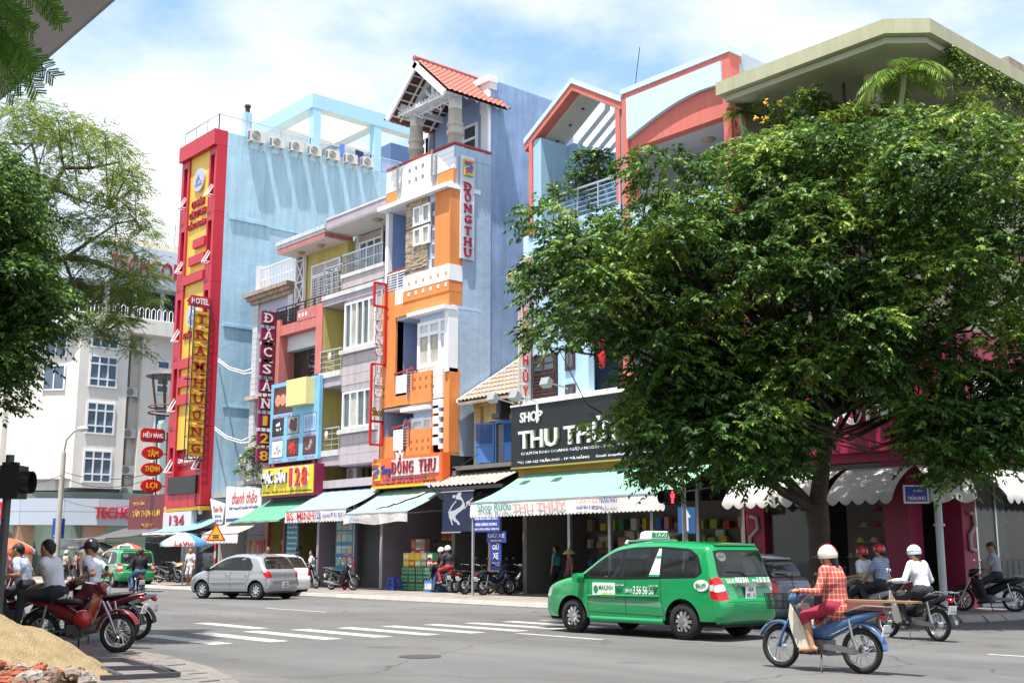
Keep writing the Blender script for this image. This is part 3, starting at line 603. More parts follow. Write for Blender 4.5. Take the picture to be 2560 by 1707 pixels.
# ---------------------------------------------------------------- narrow grey house
ND=-1.3; nx0,nx1=-54.0,-50.05
ng=mat('lilac_grey_paint',(.40,.41,.50),.8,.08,streak=.15); nt_=mat('white_tile_grey',(.55,.56,.58),.4,.06)
nh=thing('narrow_grey_house','narrow grey house with roller shutter, mossy cornice and roof terrace','building',(-52,30,0))
MB().box(nx0,nx1,FY-ND+.02,45,.14,14.75).obj('wall',ng,nh)
for x in (nx0,nx1-.45):
    for k in range(36): part(nh,'tile',nt_,(x,x+.48,3.9+k*.3,3.9+k*.3+.288,ND,ND+.14))
part(nh,'front_wall',ng,(nx0+.48,nx1-.45,12.6,14.8,ND-.02,ND+.03))
sh=striped('shutter_slats',(.55,.53,.48),(.36,.34,.3),2,7,duty=.75)
part(nh,'roller_shutter',sh,(nx0+.75,nx1-.6,11.2,12.6,ND-.06,ND-.02))
part(nh,'opening_shade_sheet',dark,(nx0+.75,nx1-.6,9.6,11.2,ND-.3,ND-.25))  # black sheet paints the shade below the shutter
mossy=mat('mossy_cornice',(.42,.33,.26),.9,.35,3,.4,12,streak=.5)
part(nh,'cornice',mossy,(nx0-.5,nx1+.1,14.8,15.0,ND-.5,ND+.55),(nx0-.35,nx1+.05,14.6,14.8,ND-.5,ND+.4),(nx0-.2,nx1+.02,14.4,14.6,ND-.2,ND+.25))
part(nh,'mid_cornice',mat('pink_cornice',(.55,.42,.36),.85,.2,3,streak=.3),(nx0-.2,nx1,9.35,9.55,ND,ND+.35),(nx0-.15,nx1,6.8,6.95,ND,ND+.3))
part(nh,'parapet_pier',nt_,(nx0+.05,nx0+.55,15.0,16.5,ND-.4,ND+.1))
rail(nh,FA,nx0+.5,nx1,15.0,16.3,ND+.05,white,22,1,.014,.016)
rail(nh,FA,nx0+.8,nx1,9.6,10.9,ND+.1,iron,14,5,.012,.016)
part(nh,'balcony_slab',conc,(-53.2,-49.9,4.9,5.1,-1.3,-.2)); 
rail(nh,FA,-53.1,-49.9,5.1,6.05,-.25,mat('rail_pale_rust',(.42,.36,.32),.6,.3,9),22,1,.012,.016,ret=-1.2)
mb=MB(); mb.prism([(-53.1,3.0),(-49.6,3.2),(-49.6,4.6),(-53.1,4.85)],(0,FY-.35,0),XR,ZU,-YR*.06); sb=mb.top('shop_signboard',mat('signboard_white',(.66,.68,.7),.45,.1),'white tilted shop signboard with red handwriting above the cream awning','sign')
mb=MB(); letters(mb,'thanh thảo',(-51.2,FY-.415,4.25),XR,ZU,2.5,.62,.012,.0,.35); mb.obj('lettering',mat('letter_red_script',(.6,.05,.03),.5,0),sb)
mb=MB(); letters(mb,'Thời Trang NỮ QUẦN MỸ PHẨM',(-51.3,FY-.415,3.75),XR,ZU,2.9,.22,.012); mb.box(-53.0,-50.2,FY-.422,FY-.41,3.1,3.25); mb.obj('small_lettering',mat('letter_navy',(.04,.06,.22),.5,0),sb)
mb=MB(); mb.prism([(-.9,0),(.75,-.3),(.35,-1.75),(-.35,-1.45)],(-54.2,FY-.2,4.3),XR,ZU,-YR*.06); sb=mb.top('leaning_signboard',MATS['signboard_white'],'small crooked white signboard hanging beside the hotel corner','sign')
mb=MB(); letters(mb,'Thanh Vân',(-54.2,FY-.265,3.75),XR,ZU-XR*.12,1.0,.3,.01,.0,.2); mb.obj('lettering',MATS['letter_red_script'],sb)
mb=MB()
for k in range(3): letters(mb,'ĐT 0511 3562',(-54.15+k*.08,FY-.265,3.4-k*.22),XR,ZU,.7,.12,.01)
mb.obj('small_lettering',MATS['letter_navy'],sb)
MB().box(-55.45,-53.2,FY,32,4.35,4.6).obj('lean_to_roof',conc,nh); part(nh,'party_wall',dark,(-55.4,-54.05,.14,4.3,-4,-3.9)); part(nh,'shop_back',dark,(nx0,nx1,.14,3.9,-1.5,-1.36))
# ---------------------------------------------------------------- specialities house 128
ax0,ax1=-49.75,-45.25
hy=mat('house_yellow',(.52,.45,.15),.8,.14,1,streak=.25); coral=mat('coral_paint',(.56,.18,.16),.75,.16,1,streak=.3); pale=mat('pale_grey_moulding',(.55,.57,.6),.7,.12,2,streak=.25)
soff=mat('soffit_white',(.6,.6,.58),.8,.06)
h8=thing('specialities_house','yellow shophouse with coral frame, dark green glass and large food billboard','building',(-47.5,30,0))
MB().box(ax0+.02,ax1-.02,29.25,46,.14,16.2).obj('wall',hy,h8)
part(h8,'eave',pale,(ax0,ax1,16.52,16.72,-1.6,.06),(ax0+.05,ax1-.05,16.36,16.52,-1.6,.02)); part(h8,'eave_band',coral,(ax0+.08,ax1-.08,16.16,16.36,-1.6,0)); part(h8,'eave_soffit',soff,(ax0+.1,ax1-.1,16.1,16.16,-1.6,-.02))
dl=mat('lamp_bowl',(.35,.28,.16),.4,.1)
for x in (-48.4,-46.6): MB().ell((x,28.6,16.1),.2,.2,.16,12,5,z0=-1,z1=0).obj('ceiling_lamp',dl,h8)
mb=MB(); D=-1.2   # white lattice column
for x in (ax0+.1,ax0+.85): FA.box(mb,x,x+.07,11.6,16.1,D,D+.16)
zz=11.5
while zz<15.9:
    a,b=FA.P(ax0+.16,zz,D+.1),FA.P(ax0+.86,zz+1.1,D+.1); mb.bar(a,b,.025); mb.bar(FA.P(ax0+.86,zz,D+.13),FA.P(ax0+.16,zz+1.1,D+.13),.025); FA.box(mb,ax0+.1,ax0+.9,zz-.03,zz+.03,D,D+.15); zz+=1.1
mb.obj('lattice_column',white,h8); part(h8,'lattice_glass',mat('lattice_grey_glass',(.2,.23,.26),.1,.2),(ax0+.12,ax0+.9,11.6,16.05,D,D+.05))
window(h8,FA,-48.2,-45.75,14.9,15.4,D,(1,1),(1,),None,mat('transom_grey',(.4,.4,.38),.6,.15,8),.1,.08)
for k in range(4):
    x=-48.2+k*.6; f_=window(h8,FA,x,x+.54,12.5,14.8,D,(1,),(1,),None,mat('door_dark',(.06,.06,.07),.3,.2),.1,.08,'barred_door')
    mb=MB()
    for j in range(15): FA.box(mb,x+.05,x+.49,12.7+j*.14,12.725+j*.14,D+.05,D+.1)
    for j in range(2): FA.box(mb,x+.17+j*.18,x+.19+j*.18,12.5,14.7,D+.05,D+.095)
    mb.obj('window_bars',white,f_)
# coral frame
part(h8,'frame_column',coral,(ax0+.02,ax0+.62,4.9,12.75,-1.2,.0),(ax1-.55,ax1,4.6,12.97,-1.2,.02)); part(h8,'frame_beam',coral,(ax0+.62,ax1-.55,11.93,12.42,-1.2,-.01))
part(h8,'frame_parapet',coral,(ax0+2.2,ax1-.55,12.42,12.93,-.3,.005))
for k in range(3): part(h8,'parapet_notch',white,(ax0+2.35+k*.3,ax0+2.5+k*.3,12.58,12.76,-.02,.012))
part(h8,'inner_beam',mat('beam_white',(.58,.6,.62),.8,.06),(ax0+.62,ax1-.55,11.2,11.93,-1.1,-.45))
gg=mat('dark_green_glass',(.012,.03,.028),.04,.5,.6,spec=.9)
for k in range(3): part(h8,'glass_pane',gg,(ax0+.58+k*1.1,ax0+1.64+k*1.1,5.6,11.2,-.9,-.85))
rail(h8,FA,ax0+.1,ax1-.1,12.42,13.35,-.12,iron,5,5,.02,.018)
for k in range(2): rail(h8,FA,ax0+.15+k*1.0,ax0+1.0+k*1.0,12.42,13.2,-.16,iron,9,2,.016,.016,name='iron_grille')
# billboard
bb=thing('food_billboard','light blue billboard with framed food pictures and yellow foam box','billboard',(-47.5,27.7,5.5))
x0,z1=q(684,961,.3); x1,z0=q(799,1145,.3); x0=-49.2; x1=-44.85
sky_=mat('billboard_blue',(.20,.50,.72),.5,.25,.4)
part(bb,'board',sky_,(x0,x1,z0,z1,.12,.3)); W_,H_=x1-x0,z1-z0
def ph(u0,u1,v0,v1,m,m2,kind,cap):
    a,b=x0+W_*u0,x0+W_*u1; c,d=z1-H_*v1,z1-H_*v0; part(bb,'picture_border',iron,(a-.03,b+.03,c-.03,d+.03,.3,.306)); f=part(bb,'picture',m,(a,b,c,d,.306,.312)); mb=MB(); rn=random.Random(int(u0*97+v0*31))
    for k in range({'egg':3,'pile':26,'strip':7,'one':6}[kind]):
        if kind=='egg': cx,cz,rx,rz=a+(b-a)*(.22+.27*k),c+(d-c)*.5,(b-a)*.15,(d-c)*.24
        elif kind=='strip': cx,cz,rx,rz=a+(b-a)*(.12+.125*k),(c+d)/2,(b-a)*.03,(d-c)*.4
        else: cx,cz,rx,rz=rn.uniform(a+(b-a)*.25,b-(b-a)*.25),rn.uniform(c+(d-c)*.2,d-(d-c)*.2),(b-a)*rn.uniform(.05,.16),(d-c)*rn.uniform(.05,.14)
        th=rn.uniform(0,3); mb.prism([(rx*math.cos(t*math.pi/5),rz*math.sin(t*math.pi/5)) for t in range(10)],FA.P(cx,cz,.312+.0007*k),XR*math.cos(th if kind!='egg' and kind!='strip' else 0)+ZU*math.sin(th if kind not in('egg','strip') else 0),ZU*math.cos(th if kind not in('egg','strip') else 0)-XR*math.sin(th if kind not in('egg','strip') else 0),-YR*.004)
    mb.obj('picture_print',m2,f)
    if cap:
        mb=MB(); letters(mb,cap,FA.P((a+b)/2,c-.16,.302),XR,ZU,(b-a)*.85,.17,.006); mb.obj('caption',mat('caption_red',(.6,.08,.1),.5,0),bb)
bro=mat('print_brown',(.1,.03,.025),.4,.2,3); eggm=mat('print_egg',(.75,.3,.2),.4,.5,4); dk=mat('print_dark',(.03,.03,.035),.4,.3,3); gre=mat('print_grey',(.3,.32,.36),.4,.5,5); wht=mat('print_white',(.7,.75,.72),.4,.2,3); blu=mat('print_blue',(.12,.2,.5),.4,.4,4); pblu=mat('print_pale_blue',(.4,.55,.75),.4,.2,3); redp=mat('print_red',(.55,.03,.03),.4,.4,6)
ph(.07,.46,.06,.38,bro,eggm,'egg','NEM CHẢ'); ph(.06,.29,.45,.66,dk,wht,'one','CÁ NGỰA KHÔ'); ph(.38,.61,.45,.66,gre,bro,'pile','CÁ KHÔ'); ph(.71,.95,.45,.66,pblu,blu,'strip','CÁ CHỈ VÀNG')
ph(.06,.29,.73,.93,wht,gre,'one','MỰC 1 NẮNG'); ph(.38,.61,.73,.93,bro,redp,'pile','TÔM KHÔ'); ph(.71,.95,.73,.93,bro,gre,'one','MỰC KHÔ')
part(bb,'foam_box',mat('foam_yellow',(.72,.62,.28),.8,.1,8,.5,12),(x0+W_*.5,x0+W_*.9,z1-H_*.34,z1-H_*.02,.3,.75))
mb=MB()
for k in range(4): mb.bar(FA.P(x0+.3+k*1.2,z0,.1),FA.P(x0+.3+k*1.2,z0-.35,.1),.03)
mb.bar(FA.P(x0,z1+.05,.0),FA.P(x1,z1+.08,.1),.03); mb.obj('support',iron,bb)
# yellow shop sign
ys=mat('sign_yellow',(.72,.55,.02),.4,.08); maroon=mat('sign_maroon',(.2,.015,.06),.45,.08); lw=mat('letter_white',(.8,.8,.8),.35,0); lr=mat('letter_red',(.58,.01,.02),.35,0); lbn=mat('letter_blue',(.05,.06,.3),.35,0)
s1=thing('shop_sign','yellow shop sign box with white and red raised letters','sign',(-46.5,27.5,3.9))
a0,b1=q(657,1173,.6); a1,b0=q(782,1230,.6); a1=q(783,1190,.6)[0]
part(s1,'sign_box',maroon,(a0-.06,a1+.06,b0-.12,b1+.05,.05,.57)); part(s1,'sign_face',ys,(a0,a1,b0,b1,.57,.6))
mb=MB(); letters(mb,'ĐẶC SẢN',FA.P(a0+(a1-a0)*.26,b0+(b1-b0)*.62,.6),XR,ZU,(a1-a0)*.48,.78,.06,.03); mb.obj('letter_backing',lbn,s1)
mb=MB(); letters(mb,'ĐẶC SẢN',FA.P(a0+(a1-a0)*.255,b0+(b1-b0)*.63,.66),XR,ZU,(a1-a0)*.47,.75,.05,.005); mb.obj('lettering',lw,s1)
mb=MB()
for k,c in enumerate('128'): serif(mb,c,FA.P(a0+(a1-a0)*(.60+.13*k),b0+(b1-b0)*.6,.6),XR,ZU,.5 if c!='1' else .28,.92,.05,.05)
mb.obj('number_backing',lw,s1)
mb=MB()
for k,c in enumerate('128'): serif(mb,c,FA.P(a0+(a1-a0)*(.60+.13*k),b0+(b1-b0)*.6,.65),XR,ZU,.46 if c!='1' else .24,.84,.05,.02)
mb.obj('number',lr,s1)
mb=MB(); letters(mb,'128 TRẦN PHÚ - TP ĐÀ NẴNG * ĐT: 0511 364 142 - DĐ: 0905 123 - W: dacsandanang128.com',FA.P((a0+a1)/2,b0+.14,.601),XR,ZU,(a1-a0)*.96,.17,.008); mb.obj('small_lettering',iron,s1)
# blade sign
pur=mat('panel_purple',(.20,.012,.055),.4,.06); silver=mat('letter_silver',(.68,.66,.64),.4,.05); gold=mat('letter_gold_flat',(.62,.36,.03),.4,.05)
t=blade('specialities_sign','tall column of purple letter panels with silver letters and gold numbers','x' and -49.42,27.18,27.9,13.22,'ĐẶCSẢN128',.835,.66,pur,silver,digits=(6,7,8),mat2=gold,hfrac=.7,aspect=.6,edge=iron)
mb=MB()
for y in (27.38,27.66): mb.bar((-49.5,y,5.8),(-49.5,y,13.2),.02)
mb.bar((-49.5,28.0,5.5),(-49.5,28.0,13.2),.04)
for k in range(10): mb.bar((-49.5,27.9,5.9+k*.8),(-49.5,28.06,5.9+k*.8),.02)
mb.obj('steel_frame',iron,t)
# ---------------------------------------------------------------- lilac tiled house
bx0,bx1=-45.2,-40.35
lil=mat('lilac_tile',(.47,.41,.42),.5,.09,2,streak=.22); lil2=mat('lilac_band',(.42,.37,.42),.75,.08,1,streak=.2); pal2=mat('pale_ledge',(.6,.6,.6),.75,.15,2,streak=.3)
lh=thing('lilac_house','lilac tiled house with bay windows and steel balconies','building',(-42.7,30,0))
MB().box(bx0,bx1,29.6,46,.14,16.3).obj('wall',mat('mauve_wall',(.42,.34,.34),.8,.08,1),lh)
part(lh,'roof_slab',pal2,(bx0,bx1,16.85,16.95,-2.5,.03)); part(lh,'roof_fascia',lil2,(bx0+.02,bx1,16.45,16.85,-2.5,0)); part(lh,'roof_soffit',soff,(bx0+.04,bx1,16.38,16.45,-2.5,-.02))
MB().ell((-42.0,28.7,16.38),.24,.24,.13,12,5,z0=-1,z1=0).obj('ceiling_lamp',dl,lh)
cur=[mat('pane_curtain_%d'%i,c,.12,.45,1.8,spec=.7) for i,c in enumerate(((.09,.12,.11),(.24,.25,.22),(.42,.40,.34)))]
def curt(w_):
    for i,ch in enumerate(w_.children): ch.data.materials[0]=cur[(i*7+i*i)%3]
window(lh,FA,-44.6,-42.8,14.2,15.9,-1.55,(1,1,1),(.15,1),None,cur[0],.09,.07); part(lh,'open_door',mat('maroon_dark',(.03,.012,.016),.6,.3,4),(-42.7,-40.6,14.0,16.1,-1.58,-1.5)); part(lh,'door_post',pal2,(-44.85,-44.65,13.9,16.4,-1.6,-1.45),(-42.8,-42.65,13.9,16.4,-1.6,-1.45))
yl=-43.45
part(lh,'balcony_slab',pal2,(bx0+1.5,bx1,13.78,13.95,-1.5,.1)); part(lh,'balcony_front',lil,(bx0+1.55,bx1,13.3,13.78,-1.5,.04))
rail(lh,FA,bx0+1.6,bx1-.1,13.95,14.85,.05,steel,26,1,.012,.018,ret=-1.4)
part(lh,'balcony_slab',pal2,(bx0,bx1,13.0,13.2,-1.5,.12)); part(lh,'balcony_front',lil2,(bx0+.05,bx1,12.72,13.0,-1.5,.06))
rail(lh,FA,bx0+.02,bx0+1.6,13.2,14.5,.05,steel,4,4,.02,.016,ret=-1.0)
part(lh,'recess_wall',hy,(bx0+.03,yl,4.8,12.7,-1.5,-1.4)); MB().box(bx0,bx0+.02,28.02,29.5,4.8,12.7).obj('recess_side',hy,lh)
def tiles(z0,z1,rows,cols):
    h=(z1-z0)/rows
    for r in range(rows):
        o=.5 if r%2 else 0
        e=sorted(set([yl]+[yl+(bx1-yl)*(c+o)/cols for c in range(cols+1) if yl+.05<yl+(bx1-yl)*(c+o)/cols<bx1-.1]+[bx1-.02]))
        for a,b in zip(e,e[1:]): part(lh,'facade_tile',lil,(a+.006,b-.006,z0+r*h+.006,z0+(r+1)*h-.006,0,.05))
part(lh,'bay_wall',lil2,(yl,bx1-.01,5.3,12.72,-1.4,0))
window(lh,FA,-43.2,-40.85,10.5,12.5,.02,(1,1,1,1,1),(1,),None,cur[1],.1,.1); curt(lh.children[-1]); part(lh,'sill',pal2,(yl-.05,-40.6,10.25,10.43,0,.2))
tiles(8.85,10.2,3,3); part(lh,'lintel_band',MATS.get('grey_stone_band') or mat('grey_stone_band',(.38,.37,.38),.7,.15,2,streak=.3),(yl,bx1-.02,8.6,8.85,0,.04))
window(lh,FA,-43.2,-40.95,6.95,8.5,.02,(1,1,1,1),(1,),None,cur[1],.1,.1); curt(lh.children[-1])
part(lh,'sill',pal2,(yl-.05,-40.6,6.7,6.88,0,.2)); tiles(5.35,6.65,3,3)
for z in (9.35,5.8):
    part(lh,'balcony_slab',pal2,(bx0-.05,yl,z,z+.26,-1.4,.14)); part(lh,'balcony_front',lil2,(bx0,yl,z-.42,z,-1.4,.08)); rail(lh,FA,bx0+.02,yl-.02,z+.26,z+1.25,.08,steel,3,3,.018,.018,ret=-1.3)
for i,(x,z) in enumerate(((-44.4,10.3),(-44.5,6.75))): MB().ell((x,27.9,z),.12,.06,.2,8,5).obj('balcony_lamp',mat('lamp_pinkish',(.75,.6,.5),.4,0),lh)
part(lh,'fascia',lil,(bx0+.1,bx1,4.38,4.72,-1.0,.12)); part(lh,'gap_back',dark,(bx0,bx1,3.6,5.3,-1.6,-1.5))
ac(FA.P(-43.9,4.75,-1.3),(0,-1,0),'air conditioner on the lilac fascia above the blue striped awning')
part(lh,'conduit',pal2,(bx1-.07,bx1-.02,4.7,12.7,.05,.1))
# shop rooms at street level (party walls, ceiling, back wall)
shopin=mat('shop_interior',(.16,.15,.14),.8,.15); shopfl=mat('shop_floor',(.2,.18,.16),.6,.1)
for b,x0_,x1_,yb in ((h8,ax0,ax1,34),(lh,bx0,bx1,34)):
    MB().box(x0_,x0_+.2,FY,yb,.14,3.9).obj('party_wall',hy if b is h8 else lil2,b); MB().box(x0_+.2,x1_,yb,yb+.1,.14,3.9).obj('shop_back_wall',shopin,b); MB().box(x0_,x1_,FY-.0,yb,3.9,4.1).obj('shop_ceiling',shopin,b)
# the wall boxes start above the shops
for b in (h8,lh):
    o=[c for c in b.children if c.name.split('.')[0]=='wall'][0]
    for v in o.data.vertices:
        if v.co.z<1: v.co.z=4.12
# ================================================================== orange and blue house (rice wine shop)
ox0,ox1=-40.3,-35.6
org=mat('orange_paint',(.68,.24,.07),.75,.1,.8,streak=.16); dbl=mat('blue_grey_plaster',(.38,.48,.61),.85,.16,.5,.6,2.5,streak=.22); dbl2=mat('blue_deep_plaster',(.25,.35,.53),.85,.3,.4,.7,1.6,streak=.3)
rbl=mat('recess_blue',(.26,.36,.58),.8,.06,1); rgr=mat('band_slate',(.15,.16,.22),.8,.06); wht2=mat('bright_white',(.82,.83,.85),.6,.05,streak=.06); railred=mat('rail_red',(.35,.03,.03),.45,.08); lblue=mat('pale_blue_trim',(.45,.6,.78),.7,.05)
oh=thing('orange_house','orange, white and pale blue house with red tiled roof pavilion','building',(-38,30,0))
# masses: shaft split so that recesses stay open
MB().box(ox0+.02,ox1-.006,29.55,30.0,4.1,17.95).obj('wall',dbl,oh)
MB().box(ox1-.02,ox1-.004,28.02,29.55,5.3,17.95).obj('side_wall',dbl,oh); MB().box(ox1-.3,ox1-.02,28.02,29.5,5.3,17.9).obj('side_wall_core',dbl,oh)
MB().box(ox0+.02,ox1-.06,30.0,46,4.1,21.4).obj('rear_wall',dbl2,oh)  # rear block given a darker blue than the front wall
MB().box(ox0,ox1-.03,28.05,30.0,17.7,17.9).obj('terrace_floor',conc,oh)
# party wall pieces on the left of the recesses
MB().box(ox0,ox0+.18,28.0,29.6,12.2,16.1).obj('recess_side',rbl,oh)
# parapet: grooved white panels, orange bases, pierced centre
def wp(u0,u1,z0,z1,d0,d1,m=wht2,n='parapet_panel'): return part(oh,n,m,(u0,u1,z0,z1,d0,d1))
for u0,u1 in ((ox0,ox0+.95),(ox1-1.05,ox1)):
    for k in range(4): wp(u0,u1,17.0+k*.235,17.0+k*.235+.222,-.15,.02)
    wp(u0,u1,16.42,16.98,-.15,.01,org)
c0,c1=ox0+.98,ox1-1.5
# pierced panel from blocks around six square openings
us=[c0+.35,c0+.6]; cols=[]; L=(c1-c0); hx=[c0+L*.34,c0+L*.55,c0+L*.76]; hw=.10; zz_=[(16.42,17.0),(17.22,17.48),(17.7,17.97)]
for a,b in zz_: wp(c0,c1,a,b,-.12,.06)
for za,zb in ((17.0,17.22),(17.48,17.7)):
    e=[c0]+[x for h in hx for x in (h-hw,h+hw)]+[c1]
    for i in range(0,len(e),2): wp(e[i],e[i+1],za,zb,-.12,.06)
wp(c1,ox1-1.05,16.42,17.97,-.15,-.03)
for u in (c0-.02,c1+.18):
    mb=MB()
    for k in range(13): mb.torus(FA.P(u+.12,16.95+k*.07,.1),(0,0,1),.13,.014,12,4)
    mb.bar(FA.P(u,16.75,.1),FA.P(u,18.1,.1),.025); mb.prism([(-.02,0),(.16,0),(.05,-.75)],FA.P(u+.04,16.95,.03),XR,ZU,-YR*.12); mb.obj('steel_coil_post',galv,oh)
mb=MB(); mb.bar(FA.P(ox0-.02,18.07,-.02),FA.P(ox1+.03,18.07,-.02),.045); mb.bar((ox1,28.0,18.07),(ox1,30.0,18.07),.045); mb.obj('handrail',railred,oh)
MB().box(ox1-.12,ox1+.012,28.03,30.0,17.5,17.98).obj('side_parapet',dbl,oh)
# big white ledge
wp(ox0-.08,ox1+.05,16.12,16.3,-1.4,.42,wht2,'ledge'); wp(ox0+.05,ox1-.02,16.3,16.42,-.2,.14,wht2,'ledge_moulding')
# 4th floor
X4=lambda px,py=560: q(px,py)[0]
s0,s1=-38.65,-37.1
wp(ox0,ox0+.22,12.3,16.1,-.2,.02,wht2,'corner_post')
wp(ox0+.2,s0,12.2,16.1,-1.5,-1.42,rbl,'recess_wall'); wp(ox0+.2,s0,14.55,15.05,-1.42,-1.40,rgr,'recess_band'); 
MB().box(s0-.02,s0,28.0,29.45,12.2,16.1).obj('recess_side',rbl,oh)
MB().ell(FA.P(ox0+1.1,15.0,-1.25),.2,.16,.25,10,5,z0=-1,z1=0).obj('wall_lamp',wht2,oh)
# stone cladding of many small courses
stm=[mat('cladding_stone_%d'%i,c,.85,.25,4,.6,20) for i,c in enumerate(((.36,.28,.21),(.42,.34,.26),(.30,.23,.18),(.46,.36,.24)))]
part(oh,'stone_bed',stm[2],(s0,s1,12.6,16.1,-.6,.1))
rs=random.Random(3); sm_=[MB() for _ in stm]; z=12.62
while z<16.05:
    h=rs.uniform(.05,.1); u=s0+.01
    while u<s1-.03:
        w_=rs.uniform(.12,.4); e=min(u+w_,s1-.01); FA.box(sm_[rs.randrange(4)],u+.004,e-.004,z,z+h-.006,.1,.125+rs.uniform(0,.035)); u=e
    z+=h
for m_,b in zip(stm,sm_): tag(b.obj('stone_courses',m_,oh),kind='stuff')
for (a,b) in (((530,480),(590,625)),((615,450),(680,595)),((530,690),(590,820)),((612,660),(675,800))):
    xa,za=q(900+a[0]/3.92,400+a[1]/3.92,.2); xb,zb=q(900+b[0]/3.92,400+b[1]/3.92,.2); window(oh,FA,xa,xb,zb,za,.14,(1,),(1,),wht2,cur[2],.08,.09)
for z in (13.1,14.95): wp(s0,s1,z,z+.03,.1,.165,iron,'dark_joint')
# blue strip with slate squares
wp(s1,s1+.5,12.5,16.1,-.5,.05,lblue,'blue_strip')
for k in range(5): wp(s1+.22,s1+.62,13.05+k*.6,13.4+k*.6,.05,.09,rgr,'slate_square')
wp(s1+.5,ox1,12.95,16.1,-.5,.16,org,'orange_block')
# rails / white band
wp(s0-.05,ox1+.02,12.3,12.95,-.5,.2,wht2,'white_band'); wp(ox0+1.0,s0-.05,11.85,12.5,-.5,.16,wht2,'white_band')
for k in range(6): wp(s0+.3+k*.5,s0+.44+k*.5,12.5,12.66,.2,.203,org,'recess_mark'); wp(s0+.3+k*.5,s0+.44+k*.5,12.05,12.2,.201,.204,wht2,'recess_mark')
rail(oh,FA,ox0+.2,s0,12.5,13.3,.0,wht2,2,6,.02,.02); mb=MB(); mb.bar(FA.P(ox0+.2,13.36,.0),FA.P(s0,13.42,.0),.035); mb.obj('handrail',railred,oh)
# orange frame of 3rd floor
part(oh,'orange_frame',org,(ox0,ox0+1.0,8.3,12.5,-.3,.1),(ox0+1.0,ox1,11.3,11.85,-.5,.16),(s0-.05,ox1+.005,11.85,12.3,-.5,.19))
part(oh,'slab_soffit',lblue,(ox0+1.0,ox1,11.18,11.3,-1.5,.05))
def level(z0,zt,rx0,rx1,wx0,wx1,nwin,wtop):
    """recess with door, lamp and slate band, then the white bay window"""
    wp(rx0,rx1,z0,zt,-1.5,-1.42,rbl,'recess_wall'); wp(rx0,rx1,z0+1.75,z0+2.3,-1.42,-1.40,rgr,'recess_band'); MB().box(rx1-.02,rx1,28.1,29.45,z0,zt).obj('recess_side',rbl,oh)
    MB().box(rx0-.02,rx0,28.0,29.45,z0,zt).obj('recess_side',rbl,oh)
    MB().ell(FA.P(rx0+.55,z0+1.7,-1.2),.22,.18,.28,10,5,z0=-1,z1=0).obj('wall_lamp',wht2,oh)
    wp(rx1-.75,rx1-.05,z0,z0+2.2,-1.42,-1.36,wht2,'door'); wp(rx1-.62,rx1-.2,z0+.3,z0+2.0,-1.36,-1.34,wglass,'door_glass'); wp(rx1-.95,rx1,z0+2.55,z0+2.7,-1.42,-1.0,wht2,'door_canopy')
    wp(wx0,wx1,z0+.45,zt,-1.4,.02,lblue,'bay_wall'); w_=window(oh,FA,wx0+.05,wx1-.6,z0+.8,wtop,.04,(1,)*nwin,(2.1,.75),wht2,cur[2],.16,.09)
    for i,ch in enumerate(w_.children):
        if i%2: ch.data.materials[0]=striped('white_louvre',(.72,.75,.8),(.4,.44,.5),2,22,duty=.6)
    window(oh,FA,wx1-.58,wx1-.05,z0+.6,wtop+.0,.05,(1,),(2.1,.75),wht2,MATS['white_louvre'],.1,.09,'louvred_shutter')
    wp(wx0-.35,wx1+.1,wtop+.35,wtop+.5,-.2,.45,wht2,'window_canopy'); wp(wx0-.02,wx1,z0+.45,z0+.75,.02,.1,wht2,'sill')
level(8.2,11.2,ox0+1.0,-37.7,-37.7,ox1-.05,2,10.75)
wp(ox1-.22,ox1+.01,8.6,11.2,-.3,.2,wht2,'white_jamb')
# orange balcony band of 3rd floor with white slotted column through both floors
part(oh,'balcony_front',org,(ox0+1.0,-38.15,7.55,8.05,-.6,.16),(-37.95,ox1-.95,7.5,8.75,-.6,.3),(ox0,ox0+1.0,7.55,8.3,-.3,.1)); part(oh,'orange_edge',org,(ox1-.33,ox1+.01,5.4,8.75,-.4,.12),(ox1-1.1,ox1-.95,5.5,7.5,-.4,.14))
for k in range(4):
    for z in (8.05,8.4): wp(-37.7+k*.38,-37.57+k*.38,z,z+.14,.3,.302,mat('recess_shade_brown',(.3,.1,.03),.8,0),'recess_mark')  # flat darker orange squares, recess shade put into the colour
for k in range(2): wp(ox1-.22,ox1-.1,8.2+k*.35,8.33+k*.35,.12,.123,MATS['recess_shade_brown'],'recess_mark'); wp(ox0+.35,ox0+.48,11.7-k*.35,11.83-k*.35,.1,.103,MATS['recess_shade_brown'],'recess_mark')
for k in range(2): wp(ox0+.15,ox0+.27,8.0+k*.3,8.12+k*.3,.1,.103,MATS['recess_shade_brown'],'recess_mark')
sl=ox1-.93
for k in range(7): wp(sl,ox1-.35,7.6+k*.17,7.6+k*.17+.16,-.4,.2,wht2,'column_block')
wp(sl,ox1-.35,7.2,7.55,-.4,.2,wht2,'column_block'); wp(sl+.3,ox1-.35,5.2,7.2,-.4,.05,rgr,'slate_strip')
for k in range(4): wp(sl,sl+.36,5.75+k*.42,6.05+k*.42,-.4,.2,wht2,'column_block'); wp(sl+.36,ox1-.35,5.58+k*.42,5.78+k*.42,-.4,.18,wht2,'column_block')
